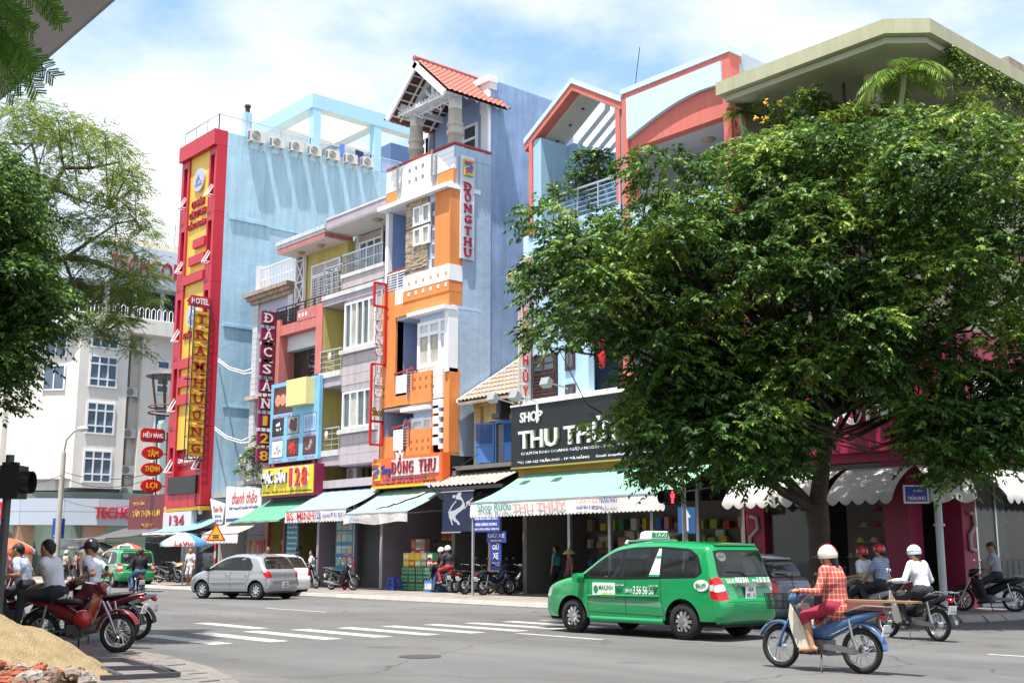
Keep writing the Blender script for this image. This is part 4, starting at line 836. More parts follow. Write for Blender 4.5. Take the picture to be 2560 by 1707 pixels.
def balrail(u0,u1,z):
    mb=MB(); mb.bar(FA.P(u0-.15,z+.95,.12),FA.P(u1,z+1.05,.12),.035); mb.bar(FA.P(u1,z+1.05,.12),FA.P(u1+.12,z+1.05,.28),.035); mb.bar(FA.P(u1+.12,z+1.05,.28),FA.P(u1+.3,z+1.0,.3),.035); mb.bar(FA.P(u1+.3,z+1.0,.3),FA.P(u1+.3,z+.1,.3),.02); mb.obj('handrail',railred,oh)
    wp(u0,u1-.35,z+.0,z+.85,.12,.16,wht2,'rail_panel')
    mb=MB()
    for k in range(7): a=[FA.P(u1-.3+.62*t/6,z+.15+k*.12,.16+.17*math.sin(math.pi*t/6)) for t in range(7)]; mb.tube(a,.016,4)
    mb.bar(FA.P(u1-.3,z-.3,.15),FA.P(u1-.3,z+1.05,.15),.022); mb.obj('curved_rail',steel,oh)
balrail(ox0+1.15,-38.05,7.95)
# 2nd floor
part(oh,'slab_soffit',soff,(ox0+.2,ox1-1.1,7.4,7.5,-1.5,.05)); level(4.75,7.4,ox0+.2,-38.05,-38.05,ox1-1.1,1,6.85)
part(oh,'balcony_front',org,(ox0,-38.45,4.05+1.25,4.3+1.3,-.3,.1),(ox0,ox0+.95,5.4,6.15,-.3,.12),(-38.2,ox1-1.02,5.25,6.45,-.6,.3)) if 0 else None
part(oh,'balcony_front',org,(ox0,ox0+.95,5.35,6.3,-.3,.1),(ox0+.95,-38.2,5.35,5.65,-.4,.1),(-38.2,ox1-.95,5.35,6.45,-.6,.28),(ox1-.33,ox1+.01,5.35,5.42,-.4,.12))
for k in range(4):
    for z in (5.6,5.9): wp(-37.9+k*.38,-37.77+k*.38,z,z+.13,.28,.282,MATS['recess_shade_brown'],'recess_mark')
for k in range(7): wp(sl,ox1-.35,5.36+k*.0+k*.03,5.36+k*.03+.028,.2,.24,wht2,'column_groove') if 0 else None
balrail(ox0+1.05,-38.25,5.7)
# laundry rack with lilac blanket
t=thing('drying_rack','lilac patterned blanket on steel rack, on the lower balcony of orange house','blanket',tuple(FA.P(-39.2,4.9,-.7)))
mb=MB(); c=FA.P(-39.15,5.5,-.6)
for k in range(9): pass
mb.add([c+XR*(.95*(i/8-.5))+YR*(.04*math.sin(i*2.1))+ZU*z for z in (0,1.55) for i in range(9)],[(i,i+1,i+10,i+9) for i in range(8)],0,True); mb.obj('blanket',mat('blanket_lilac',(.45,.42,.62),.9,.5,6),t)
mb=MB()
for u in (-.25,.1): mb.tube([c+XR*u-YR*.1,c+XR*u-YR*.1+ZU*1.55,c+XR*(u+.12)-YR*.05+ZU*1.62],.022,6)
mb.obj('rack',steel,t)
# pavilion: two turned columns, gable roof of clay tiles
pv_=oh; PXa,PXb,PYf,PYb=-40.15,-35.75,27.55,30.4; zr,ze=22.25,19.75
pxm=-37.35
mb=MB()
for x in (-38.8,-36.1):
    rr=[(17.9,.3),(18.6,.3),(18.62,.36),(18.8,.36),(18.82,.3),(19.0,.3),(19.02,.36),(19.15,.34),(19.17,.3),(19.75,.28)]
    m2=MB(); m2.tube([(x,28.45,z) for z,_ in rr],[r for _,r in rr],16); m2.obj('column',mat('column_cream',(.5,.47,.4),.8,.12,3,streak=.2),oh); m2=MB(); m2.box(x-.2,x+.2,28.25,28.65,19.75,20.6); m2.obj('column_head',wht2,oh)
# gable geometry: eaves along Y (ridge runs away from the street)
gl_,gr_,gz,gp=-39.5,-35.2,20.1,22.05
def slope_pt(side,t,y): # t 0 ridge..1 eave
    x=pxm+(gl_-pxm)*t if side<0 else pxm+(gr_-pxm)*t
    return Vector((x,y,gp+(gz-gp)*t))
gtile=mat('clay_tile_red',(.36,.115,.085),.7,.28,5,.3,20)
tl=MB(); n=8
prof=[(-.13,.0),(-.1,.035),(-.05,.05),(0,.045),(.05,.02),(.1,.0),(.13,.005)]
# each tile: a small curved sheet with thickness
tv=[(a,0,b+.0) for a,b in prof]+[(a,.36,b+.025) for a,b in prof]; tv+=[(a,y,z-.02) for a,y,z in tv]; k=len(prof)
tf=[(i,i+1,i+1+k,i+k) for i in range(k-1)]+[(i+2*k+1,i+2*k,i+3*k,i+3*k+1) for i in range(k-1)]+[(i+1,i,i+2*k,i+2*k+1) for i in range(k-1)]
tm=MB().add(tv,tf,0,False).mesh('roof_tile',gtile)
for side in (-1,1):
    a,b=slope_pt(side,0,27.25),slope_pt(side,1,27.25); d=(b-a); Ls=d.length; d.normalize(); rows=int(Ls/.27); nrm=Vector((d.z,0,-d.x)); nrm=nrm if nrm.z>0 else -nrm
    roof=MB(); Y0,Y1=27.3,30.6
    roof.add([slope_pt(side,0,Y0)-nrm*.05,slope_pt(side,1,Y0)-nrm*.05,slope_pt(side,1,Y1)-nrm*.05,slope_pt(side,0,Y1)-nrm*.05]+[slope_pt(side,0,Y0)-nrm*.09,slope_pt(side,1,Y0)-nrm*.09,slope_pt(side,1,Y1)-nrm*.09,slope_pt(side,0,Y1)-nrm*.09],[(0,1,2,3),(7,6,5,4),(0,4,5,1),(2,6,7,3)]) 
    rp=roof.obj('roof',mat('roof_board_brown',(.12,.05,.045),.8,.15),oh)
    for r in range(rows+1):
        for c_ in range(13):
            p=slope_pt(side,0,27.3+.13+c_*.255)+d*(r*.27); ex=YR*(-1 if side>0 else 1); M=Matrix((ex,d,nrm)).transposed().to_4x4(); M.translation=p+nrm*.02
            inst(tm,'roof_tile',rp,mtx=M)
    mb=MB()  # battens under the roof
    for r in range(7): p=slope_pt(side,.08+r*.14,27.35)-nrm*.12; mb.bar(p,p+YR*3.1,.025)
    for c_ in range(6): mb.bar(slope_pt(side,.02,27.4+c_*.55)-nrm*.17,slope_pt(side,.97,27.4+c_*.55)-nrm*.17,.03)
    mb.obj('roof_batten',wht2,oh)
    mb=MB(); mb.bar(slope_pt(side,0,27.28)-nrm*.2,slope_pt(side,1,27.28)-nrm*.2,.05,r2=.13); mb.obj('barge_board',wht2,oh)
mb=MB(); mb.tube([(pxm,27.2,gp+.06),(pxm,30.6,gp+.06)],.12,8); mb.obj('ridge_tile',gtile,oh)
mb=MB(); y=28.3    # white truss
mb.bar((gl_+.5,y,20.45),(gr_-.5,y,20.45),.1,r2=.12); mb.bar((pxm,y,20.5),(pxm,y,21.75),.1); mb.bar((pxm,y,20.5),(pxm-.6,y,21.15),.08); mb.bar((pxm,y,20.5),(pxm+.6,y,21.15),.08)
mb.bar((gl_+.6,y,20.5),(pxm,y,21.85),.1); mb.bar((gr_-.6,y,20.5),(pxm,y,21.85),.1)
for x in (gl_+.6,gr_-.6): mb.bar((x,27.6,20.5),(x,30.5,20.5),.1,r2=.14)
mb.obj('truss',wht2,oh)
mb=MB()
for k in range(15): x=-38.9+k*.21; mb.bar((x,27.55,20.2),(x,28.35,20.2),.03,r2=.05)
for y_ in (27.6,28.2): mb.bar((-39.0,y_,20.1),(-35.8,y_,20.1),.03)
for k in range(5): mb.bar((-38.9+k*.62,27.9,20.1),(-38.6+k*.62,28.2,19.85),.018); mb.bar((-38.6+k*.62,28.2,19.85),(-38.3+k*.62,27.9,20.1),.018)
mb.obj('pergola_slats',wht2,oh)
for x in (ox0+.02,ox1-.5): 
    m2=MB(); m2.box(x,x+.45,29.85,30.02,17.9,20.9)
    for z in (19.9,20.2,20.5): m2.box(x-.03,x+.48,29.8,29.86,z,z+.22)
    m2.obj('pilaster',wht2,oh)
wp(ox0+.5,ox1-.5,17.9,20.6,-1.99,-1.9,rbl,'terrace_wall'); window(oh,FA,-37.3,-36.4,17.95,19.6,-1.9,(1,),(1.2,.7),wht2,wglass,.12,.08,'terrace_door'); wp(ox0+.3,ox0+.9,17.9,20.6,-1.97,-1.85,rgr,'slate_band')
m2=MB(); m2.box(ox1-1.2,ox1+.02,29.9,30.3,20.95,21.6); m2.box(ox1-1.25,ox1+.06,29.8,30.3,21.25,21.45); m2.obj('parapet_moulding',mat('pinkish_white',(.7,.66,.66),.7,.08),oh)
# shop sign
s2=thing('shop_sign','orange shop sign with white edged dark red letters and small crown','sign',(-38,27.6,4.2))
part(s2,'sign_box',mat('sign_orange',(.75,.13,.03),.45,.06),(ox0+.02,ox1+.03,4.25,5.4,.05,.45)); part(s2,'yellow_edge',mat('edge_yellow',(.75,.5,.03),.5,.05),(ox0,ox1-1.0,4.17,4.25,.1,.5)); part(s2,'white_edge',white,(ox1-1.0,ox1+.02,4.17,4.25,.1,.5))
def lay(s,u,z,w,h,fm,bm,par,sx=0):
    mb=MB(); letters(mb,s,FA.P(u,z,.45),XR,ZU,w*1.06,h*1.18,.05,.04); mb.obj('letter_backing',bm,par); mb=MB(); letters(mb,s,FA.P(u,z,.5),XR,ZU,w,h,.04,.0); mb.obj('lettering',fm,par)
mb=MB(); sig='ĐỒNG THU'; u=ox0+1.65
for ch in sig:
    if ch!=' ':
        serif(mb,ch,FA.P(u,4.95,.5),XR,ZU,.30,.5,.05,.02)
    u+=.385 if ch!=' ' else .28
mb.obj('lettering',lred,s2); mb=MB(); u=ox0+1.65
for ch in sig:
    if ch!=' ': mb.box(u-.215,u+.215,FY-.5,FY-.45,4.62,5.28)
    u+=.385 if ch!=' ' else .28
mb2=MB(); mb2.prism([(0,0),(1.98,0),(1.98,.66),(0,.66)],FA.P(ox0+1.42,4.62,.452),XR,ZU,-YR*.04); mb2.obj('letter_backing',silver,s2); mb2=MB(); mb2.prism([(0,0),(1.1,0),(1.1,.62),(0,.62)],FA.P(ox0+3.24+.22,4.64,.453),XR,ZU,-YR*.035); mb2.obj('letter_backing',silver,s2)
mb=MB(); letters(mb,'Shop',FA.P(ox0+1.02,4.85,.46),XR,ZU,.68,.52,.04,.03); mb.obj('script_lettering',lbn,s2); part(s2,'logo_plate',mat('logo_yellow',(.78,.55,.03),.4,0),(ox0+.05,ox0+.62,4.5,5.2,.45,.49))
def logo(par,fr,u,z,s):
    mb=MB(); pts=[(-.5,.32),(.15,.36),(.42,.05),(.28,-.2),(-.05,-.12),(.3,-.42),(-.1,-.38),(-.42,-.2),(-.1,.02),(.12,.1),(.1,.2),(-.4,.12)]
    mb.prism([(a*s,b*s) for a,b in pts],fr.P(u,z,0),fr.r,ZU,fr.n*.02); mb.obj('logo_swirl',lbn,par); mb=MB(); mb.prism([(-.5*s,.36*s),(.4*s,.4*s),(.4*s,.5*s),(-.5*s,.5*s)],fr.P(u,z,0),fr.r,ZU,fr.n*.02); mb.prism([(-.45*s,-.5*s),(-.2*s,-.5*s),(.02*s,-.2*s),(-.2*s,-.2*s)],fr.P(u,z,0),fr.r,ZU,fr.n*.021); mb.obj('logo_accent',lr,par)
logo(s2,Fr((0,FY-.49,0),XR,-YR),ox0+.34,4.85,.6)
mb=MB(); letters(mb,'RƯỢU BIA THỰC PHẨM CAO CẤP',FA.P(-38.0,4.5,.452),XR,ZU,3.0,.17,.012,.01); mb.obj('slogan',mat('letter_violet',(.2,.05,.35),.5,0),s2)
mb=MB(); letters(mb,'Email: dongthu126@gmail.com - ĐT/FAX: 0511 3824 792 - 3812 577 - DĐ: 0903 543 868',FA.P(-38.0,4.33,.452),XR,ZU,4.1,.10,.01); mb.obj('small_lettering',iron,s2)
mb=MB(); mb.prism([(-.2,0),(.2,0),(.27,.3),(.12,.16),(0,.36),(-.12,.16),(-.27,.3)],FA.P(-38.35,5.28,.42),XR,ZU,-YR*.06); mb.obj('crown',silver,s2)
# side wall vertical sign
WX=FX(ox1+.0); t=thing('wall_sign','tall white panel with dark red letters on blue side wall of orange house','sign',(ox1,28.6,13.4))
mb=MB(); WX.box(mb,28.32,29.02,13.25,17.6,.02,.1); mb.obj('panel',mat('panel_pale',(.62,.65,.7),.5,.06,streak=.1),t)
for i,ch in enumerate('ĐỒNGTHU'):
    mb=MB(); z=16.3-i*.46-(.02 if i>3 else 0); serif(mb,ch,(ox1+.1,28.67,z),YR,ZU,.36,.34,.06,.025); mb.obj('letter',lred,t)
mb=MB(); WX.box(mb,28.42,28.92,16.75,17.45,.1,.2); o=mb.obj('logo_plate',mat('logo_olive',(.5,.42,.12),.5,.1),t); logo(t,Fr((ox1+.2,0,0),YR,XR),28.67,17.1,.5)
# red framed vertical sign
rf=mat('frame_red',(.5,.015,.012),.45,.05); lrs=mat('letter_red_edge',(.42,.03,.06),.4,0)
BXs=-39.95; t=thing('frame_sign','tall open red frame sign with silver and red letters on orange house','sign',(BXs,27.6,6))
def xb(px,py): return sp(px,py,BXs)
y0,y1=27.22,27.82; mb=MB()
for (a,b,c,d) in ((y1,9.35,12.85,1),): mb.bar((BXs,y1,9.3),(BXs,y1,12.85),.045)
mb.bar((BXs,y0,11.85),(BXs,y0,12.85),.045); mb.bar((BXs,y0,12.85),(BXs,y1,12.85),.045); mb.bar((BXs,y0,11.85),(BXs,y1,11.85),.045)
mb.bar((BXs,y0-.06,5.98),(BXs,y0-.06,9.35),.045); mb.bar((BXs,y0-.06,9.35),(BXs,y1,9.35),.045); mb.bar((BXs,y0-.06,5.98),(BXs,y1-.06,5.98),.045); mb.bar((BXs,y1-.06,5.98),(BXs,y1-.06,6.95),.045); mb.bar((BXs,y0-.06,6.95),(BXs,y1,6.95),.045); mb.obj('frame',rf,t)
for i,ch in enumerate('ĐỒNGTHU'):
    z=11.4-i*.5-(.25 if i>3 else 0); mb=MB(); serif(mb,ch,(BXs-.02,27.5,z),YR,ZU,.36,.38,.04,.06); o=mb.obj('letter_backing',lrs,t); mb=MB(); serif(mb,ch,(BXs+.02,27.5,z),YR,ZU,.33,.34,.03,.01); mb.obj('letter',silver,o)
mb=MB(); letters(mb,'Shop',(BXs+.02,27.46,7.3),YR,ZU,.52,.5,.05,.05); mb.obj('script_backing',gold,t); mb=MB(); letters(mb,'Shop',(BXs+.07,27.46,7.3),YR,ZU,.5,.46,.02,.0); mb.obj('script_lettering',iron,t)
mb=MB(); mb.bar((BXs-.05,27.4,7),(BXs-.05,27.4,11.8),.015); mb.bar((BXs-.05,27.65,7),(BXs-.05,27.65,11.8),.015)
for k in range(12): mb.bar((BXs-.05,27.4,7+k*.4),(BXs-.05,27.65,7+k*.4),.01)
mb.obj('letter_rails',galv,t)
# shop room
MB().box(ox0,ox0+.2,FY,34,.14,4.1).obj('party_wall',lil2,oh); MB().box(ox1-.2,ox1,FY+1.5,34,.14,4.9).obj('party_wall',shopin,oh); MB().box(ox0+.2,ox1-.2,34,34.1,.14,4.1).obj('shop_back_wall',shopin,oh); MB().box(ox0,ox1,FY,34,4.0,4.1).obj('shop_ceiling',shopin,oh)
MB().box(ox1-.6,ox1,28.02,29.5,4.1,5.3).obj('gap_shade_block',dark,oh)  # solid block coloured near black in place of a shaded gap
# ================================================================== old low house with blue shutters
OD=-.9; yx0,yx1=-35.5,-31.45
oy=mat('old_ochre_wall',(.58,.43,.18),.88,.2,1.5,.2,streak=.35); bsh=mat('shutter_blue',(.06,.17,.42),.6,.15,4); otile=mat('old_grey_tile',(.30,.25,.20),.9,.35,3,.5,25)
ho=thing('old_low_house','old low ochre house with blue shutters and grey tiled roof','building',(-33.5,30,0))
MB().box(yx0+.35,yx1+.05,FY-OD,40,4.9,7.6).obj('wall',oy,ho)
part(ho,'pilaster',oy,(yx0+.36,yx0+.75,4.9,7.5,OD,OD+.12)); part(ho,'wall_moulding',oy,(yx0+.35,yx1,7.2,7.5,OD,OD+.16)); part(ho,'window_surround',oy,(yx0+1.15,yx1,6.55,6.75,OD,OD+.1),(yx0+1.1,yx0+1.28,5.0,6.55,OD,OD+.08))
part(ho,'window_shade_sheet',dark,(-33.9,yx1,4.95,6.5,OD,OD+.03)); part(ho,'window_frame',bsh,(-33.9,-33.82,4.95,6.5,OD+.03,OD+.1),(-33.9,yx1,6.45,6.55,OD+.03,OD+.11))  # near-black sheet stands in for the unlit room behind the window
part(ho,'window_curtain',mat('old_curtain',(.2,.15,.1),.8,.3,6),(-33.75,-33.5,4.95,6.4,OD+.03,OD+.05))
def shutter(u0,u1,z0,z1,fr,d):
    mb=MB(); fr.box(mb,u0,u0+.07,z0,z1,d,d+.05); fr.box(mb,u1-.07,u1,z0,z1,d,d+.05)
    for z in (z0,z0+(z1-z0)*.42,z1-.08): fr.box(mb,u0,u1,z,z+.08,d+.002,d+.048)
    f=mb.obj('shutter',bsh,ho); mb=MB(); fr.box(mb,u0+.07,u1-.07,z0+.08,z0+(z1-z0)*.42,d+.015,d+.03); mb.obj('shutter_panel',bsh,f)
    n=14
    for k in range(n):
        z=z0+(z1-z0)*.5+(z1-z0)*.47*k/n; mb=MB(); p=fr.P((u0+u1)/2,z,d+.025); mb.obox(p,fr.r*((u1-u0)/2-.07),(fr.n*.03-ZU*.02),(ZU*.004+fr.n*.004)); mb.obj('slat',bsh,f)
shutter(-33.45,-32.75,4.97,6.48,FA,OD+.06); shutter(-32.68,-31.98,4.97,6.48,FA,OD+.06)
fo_=Fr(FA.P(-33.95,0,OD+.05),Vector((-.93,-.36,0)),Vector((.36,-.93,0))); shutter(.02,.85,4.97,6.5,fo_,.0)
# roof: rows of old half-round tiles
a=Vector((yx0+.1,FY-OD-.75,7.35)); top=Vector((yx0+.1,FY-OD+3.4,9.9)); nrow=13
tm2=MB(); 
for r in range(18):
    x=yx0+.2+r*.235; mb=MB(); n=6
    for k in range(10):
        p=a.lerp(top,k/10); p2=a.lerp(top,(k+1.08)/10); ring=[]
        for (pp,rad,l) in ((p,.125,.02),(p2,.105,0)): ring.append([Vector((x+rad*math.cos(math.pi*j/n),pp.y,pp.z+l+rad*.75*math.sin(math.pi*j/n))) for j in range(n+1)])
        mb.loft(ring,0,True,False,False)
    mb.obj('tile_row',otile,ho)
mb=MB(); mb.add([a+XR*.0-ZU*.03,a+XR*4.2-ZU*.03,top+XR*4.2-ZU*.03,top-ZU*.03,a-ZU*.12,a+XR*4.2-ZU*.12,top+XR*4.2-ZU*.12,top-ZU*.12],[(0,1,2,3),(7,6,5,4),(0,4,5,1)]); mb.obj('roof',otile,ho)
mb=MB(); mb.prism([(0,0),(.12,0),(.12,.12),(0,.12)],a+XR*-.1,XR,ZU,(top-a)); mb.obj('roof_verge',offw,ho)
mb=MB(); mb.box(-33.35,-33.1,FY-OD-.5,FY-OD,6.75,7.35); mb.box(-33.45,-33.0,FY-OD-.65,FY-OD-.15,6.55,6.75); mb.obj('bracket_lamp',iron,ho)
# corrugated canopy over the shop
mb=MB(); n=60; A=[Vector((yx0-.35+4.2*i/n,FY-1.0,4.05+.03*math.sin(i*1.6))) for i in range(n+1)]; B=[Vector((p.x,FY-OD+.0,p.z+.75)) for p in A]
mb.loft([A,B],0,True,False,False); mb.obj('corrugated_canopy',mat('tin_weathered',(.32,.29,.26),.7,.35,3,streak=.2),ho); part(ho,'canopy_edge',iron,(yx0-.35,yx1+.1,3.85,3.98,.9,1.02))
part(ho,'lintel',mat('lintel_dark_green',(.03,.04,.035),.6,.1),(yx0,yx1,3.0,3.75,-.2,.05)); mb=MB(); letters(mb,'HIỆU MAY',FA.P(-32.6,3.45,.055),XR,ZU,1.8,.35,.03,.02); mb.obj('lettering',mat('letter_tan',(.4,.32,.2),.6,0),ho)
MB().box(yx0,yx0+.2,FY,34,.14,4.8).obj('party_wall',shopin,ho); MB().box(yx0+.2,yx1,33,33.1,.14,4.9).obj('shop_back_wall',mat('shop_wall_pale',(.3,.28,.24),.8,.12),ho); MB().box(yx0,yx1,FY,33,4.7,4.85).obj('shop_ceiling',shopin,ho); MB().box(-33.2,-32.9,FY-.1,FY+.3,.14,3.0).obj('front_post',mat('post_ochre',(.5,.4,.22),.8,.15),ho)
# ================================================================== blue and coral double house (shop Thu Thuy)
tx0,txm,tx1=-31.4,-26.2,-21.5
tb=mat('house_blue',(.34,.54,.70),.85,.12,.6,.2,20,streak=.18); tbp=mat('house_pale_blue',(.50,.68,.86),.8,.05,.6); tcor=mat('house_coral',(.58,.16,.13),.75,.1,.8,streak=.15); bei=mat('soffit_beige',(.52,.49,.44),.85,.06); tgw=mat('terrace_white_wall',(.5,.5,.52),.85,.06,1)
brn=mat('brown_wood',(.05,.028,.024),.45,.2,5); 
th=thing('blue_coral_house','pale blue double house with coral frames and zigzag roof above black shop sign','building',(-26.5,30,0))
MB().box(tx0+.02,tx1-.25,31.6,46,4.2,17.0).obj('wall',tb,th)
# left half: gable frame
ze_,zp=16.95,18.42; gx0,gxp,gx1=-31.0,-28.65,txm
def gz_(x): return ze_+(zp-ze_)*(1-abs(x-gxp)/((gxp-gx0) if x<gxp else (gx1-gxp)))
for (xa,xb_) in ((gx0-.25,gxp),(gxp,gx1)):
    za=gz_(max(xa,gx0)) - (.16 if xa<gx0 else 0); zb=gz_(min(xb_,gx1))
    for nm,m,t0,t1,d0,d1 in (('roof_edge',tbp,.0,.2,-.4,.06),('roof_band',tcor,-.27,.0,-.4,.02)):
        mb=MB(); mb.prism([(xa,za+t0),(xb_,zb+t0),(xb_,zb+t1),(xa,za+t1)],(0,FY-d1,0),XR,ZU,YR*(d1-d0)); mb.obj(nm,m,th)
mb=MB(); mb.prism([(gx0,ze_-.3),(gxp,zp-.3),(gxp,zp-.02),(gx0,ze_-.02)],(0,FY+.4,0),XR,ZU,YR*1.1); mb.obj('roof_slab',bei,th)
for i in range(3): 
    x=gx0+.5+i*.7; MB().cyl((x,FY+1.0,gz_(x)-.3),(x,FY+1.0,gz_(x)-.33),.07,10).obj('downlight',iron,th)
# right slope: open slots between white beams
for i in range(5):
    y0_=FY+1.75+i*.52; mb=MB(); w2=.24
    mb.prism([(gx0+.6,ze_-.12),(gxp,zp-.5),(gxp,zp-.02),(gx0+.6,ze_+.36)],(0,y0_,0),XR,ZU,YR*w2); mb.obj('roof_beam',wht2,th)
mb=MB(); mb.prism([(gxp,zp-.3),(gx1-.05,ze_-.3),(gx1-.05,ze_-.02),(gxp,zp-.02)],(0,FY+.4,0),XR,ZU,YR*3.6); mb.obj('roof_slab',wht2,th)
part(th,'frame_column',tcor,(gx0,gx0+.18,13.2,ze_-.2,-.4,.02),(gx1-.3,gx1-.1,8.0,ze_-.2,-.4,.02)); part(th,'column_core',tb,(gx0+.18,gx0+.6,13.2,ze_-.1,-3.3,-.05))
mb=MB(); mb.prism([(gx0+.1,4.3),(gx1-.2,4.3),(gx1-.2,ze_-.4),(gxp,zp-.4),(gx0+.1,ze_-.4)],(0,FY+4.3,0),XR,ZU,YR*.15); mb.obj('terrace_back_wall',tb,th)
MB().box(-30.4,-30.1,FY+1.5,FY+4.3,13.3,16.9).obj('fin_wall',tb,th); part(th,'slot_window',wglass,(-29.9,-29.5,14.3,15.5,-4.29,-4.2),(-28.7,-28.2,14.0,15.0,-4.29,-4.2))
MB().box(gx0+.02,gx1-.12,FY+.06,FY+4.25,12.95,13.25).obj('terrace_floor',tb,th); 
txb=mat('house_blue_stucco',(.42,.62,.80),.9,.06,.6,.9,60)
part(th,'balcony_front',txb,(-29.5,gx1-.1,12.4,13.3,-.3,.05)); rail(th,FA,-29.45,gx1-.15,13.3,14.35,0,steel,3,5,.03,.022)
# gap between halves
part(th,'joint',mat('joint_grey',(.3,.32,.38),.8,.1),(gx1-.1,gx1+.02,5,17.0,-.5,-.05))
# right half
zt=17.22; rx0,rx1=txm+.02,tx1
part(th,'roof_edge',tbp,(rx0-.02,rx1+.06,zt-.02,zt+.16,-.6,.07)); part(th,'roof_band',tcor,(rx0,rx1,zt-.25,zt-.02,-.6,.02)); part(th,'frame_column',tcor,(rx0,rx0+.28,8.0,zt-.25,-.5,.02),(rx1-.3,rx1,8.0,zt-.25,-.5,.02))
L=rx1-rx0-.58; mb=MB(); n=20; xa=rx0+.28; pts=[(xa,zt-.25)]+[(xa+L*i/n,zt-1.75+1.05*(1-(1-i/n)**1.8) if 0 else zt-1.72+.75*math.sin(math.pi*(i/n)*.62)**1.0) for i in range(n+1)]+[(xa+L,zt-.25)]
mb.prism(pts[::-1],(0,FY-.1,0),XR,ZU,YR*.3); mb.obj('arched_panel',tbp,th)
part(th,'lintel',tcor,(xa,rx1-.3,zt-2.05,zt-1.0,-.45,-.06)); 
part(th,'terrace_ceiling',tgw,(rx0,rx1,zt-2.1,zt-1.9,-3.4,-.4)); MB().box(rx0,rx1,31.3,31.5,4.2,zt).obj('terrace_back_wall',tgw,th); MB().box(rx0+.02,rx0+.2,FY+.4,31.3,12.9,zt-1.9).obj('terrace_side',tgw,th); MB().box(rx0+.21,rx1-.31,FY+.31,31.29,12.7,12.9).obj('terrace_floor',tgw,th)
MB().ell((-23.4,29.2,zt-2.1),.25,.25,.12,12,5,z0=-1,z1=0).obj('ceiling_lamp',dl,th)
part(th,'glazed_door',brn,(-24.9,rx1-.2,12.9,14.95,-3.3,-3.2))
for i in range(5):
    u=-24.75+i*.68
    for z0,z1 in ((14.4,14.8),(13.55,14.25),(12.95,13.5)):
        for h in (0,.3): part(th,'pane',mat('pane_white_curtain',(.35,.36,.38),.2,.3,3),(u+h,u+h+.25,z0,z1,-3.2,-3.17))
ac(FA.P(rx0+.75,14.35,-3.2),(0,-1,0),'air conditioner on the white terrace wall beside the dark glazed door',None,1.1)
part(th,'balcony_front',txb,(rx0+.3,rx1-.3,12.1,13.0,-.3,0))
# lower floors, mostly behind the tree
for z0 in (9.6,5.9):
    part(th,'slab',tb,(tx0+.32,tx1-.33,z0-.35,z0,-3.38,-.06))
MB().box(tx0+.01,tx0+.29,FY+.05,31.5,4.52,13.2).obj('end_wall',tbp,th); MB().box(tx0+.3,-29.55,FY+.02,FY+.3,8.6,12.9).obj('stucco_wall',txb,th)
part(th,'coral_panel',tcor,(tx0+.12,tx0+.55,8.55,12.3,0,.06))
dr=thing and part(th,'shutter_door',brn,(-30.75,-29.55,6.1,8.55,-.05,.08))
for i in range(3):
    for k in range(14): part(th,'door_slat',brn,(-30.68+i*.38,-30.36+i*.38,6.25+k*.12,6.33+k*.12,.08,.11)) if k%1==0 else None
for i in range(2):
    for j in range(2): part(th,'transom_pane',wglass,(-30.65+i*.55,-30.2+i*.55,8.0+j*.25,8.2+j*.25,.08,.1))
for z in (7.85,6.5): part(th,'small_window',brn,(-29.1,-28.62,z,z+.85,.3-.3,.06)); part(th,'pane',wglass,(-29.02,-28.9,z+.1,z+.75,.06,.07),(-28.85,-28.7,z+.1,z+.75,.06,.07))
part(th,'stucco_wall',txb,(-29.52,-28.0,6.0,9.25,-.3,-.01)); MB().box(-28.0,-26.5,30.0,30.2,6.0,9.3).obj('recess_wall',tb,th); part(th,'dark_post',brn,(-26.6,-26.35,6,9.2,-.2,-.05)); part(th,'frame_column',tcor,(-26.31,-25.9,6.0,7.99,-.1,.03))
part(th,'coral_beam',tcor,(-25.9,tx1-.31,8.5,8.85,-.3,.03)); part(th,'frame_column',tcor,(tx1-.36,tx1-.005,6.0,7.99,-.3,.035)); part(th,'recess_dark',brn,(-25.9,tx1-.4,6.0,8.5,-2.0,-1.9))
part(th,'ledge',wht2,(tx0+.35,tx1-.02,6.8,6.95,-1.0,.3))
MB().box(tx1-.25,tx1-.02,28.0,46,9,17.38).obj('side_wall',mat('house_side_grey',(.42,.5,.6),.85,.1,1,streak=.2),th)
mb=MB(); mb.tube([(-26.6,29,17.2),(-26.2,29,19.3)],.015,5); mb.top('antenna_rod',iron,'thin bare antenna rod on the zigzag roof of blue house','antenna')
fl=thing('flag','red flag hanging limp from pole on blue house','flag',tuple(FA.P(-27.0,7.6,.3))); mb=MB(); c=FA.P(-27.0,8.9,.35); mb.loft([[c+XR*(.16*math.cos(a*.9)*s_)+YR*(.1*math.sin(a*.9)*s_)-ZU*z for a in range(7)] for z,s_ in ((0,.3),(.4,.9),(.8,1.0),(1.15,.8),(1.25,.3))],0,True); mb.obj('cloth',mat('flag_red',(.6,.02,.03),.8,.1),fl); mb=MB(); mb.bar(c-YR*.1+ZU*.3,c+YR*1.2+ZU*-.6,.02); mb.obj('pole',galv,fl)
mb=MB(); mb.ell(FA.P(-27.7,8.35,-1.7),.25,.2,.35,10,6,z0=-1,z1=0); mb.top('shell_lamp',wht2,'white shell shaped wall lamp beside the red flag','lamp')
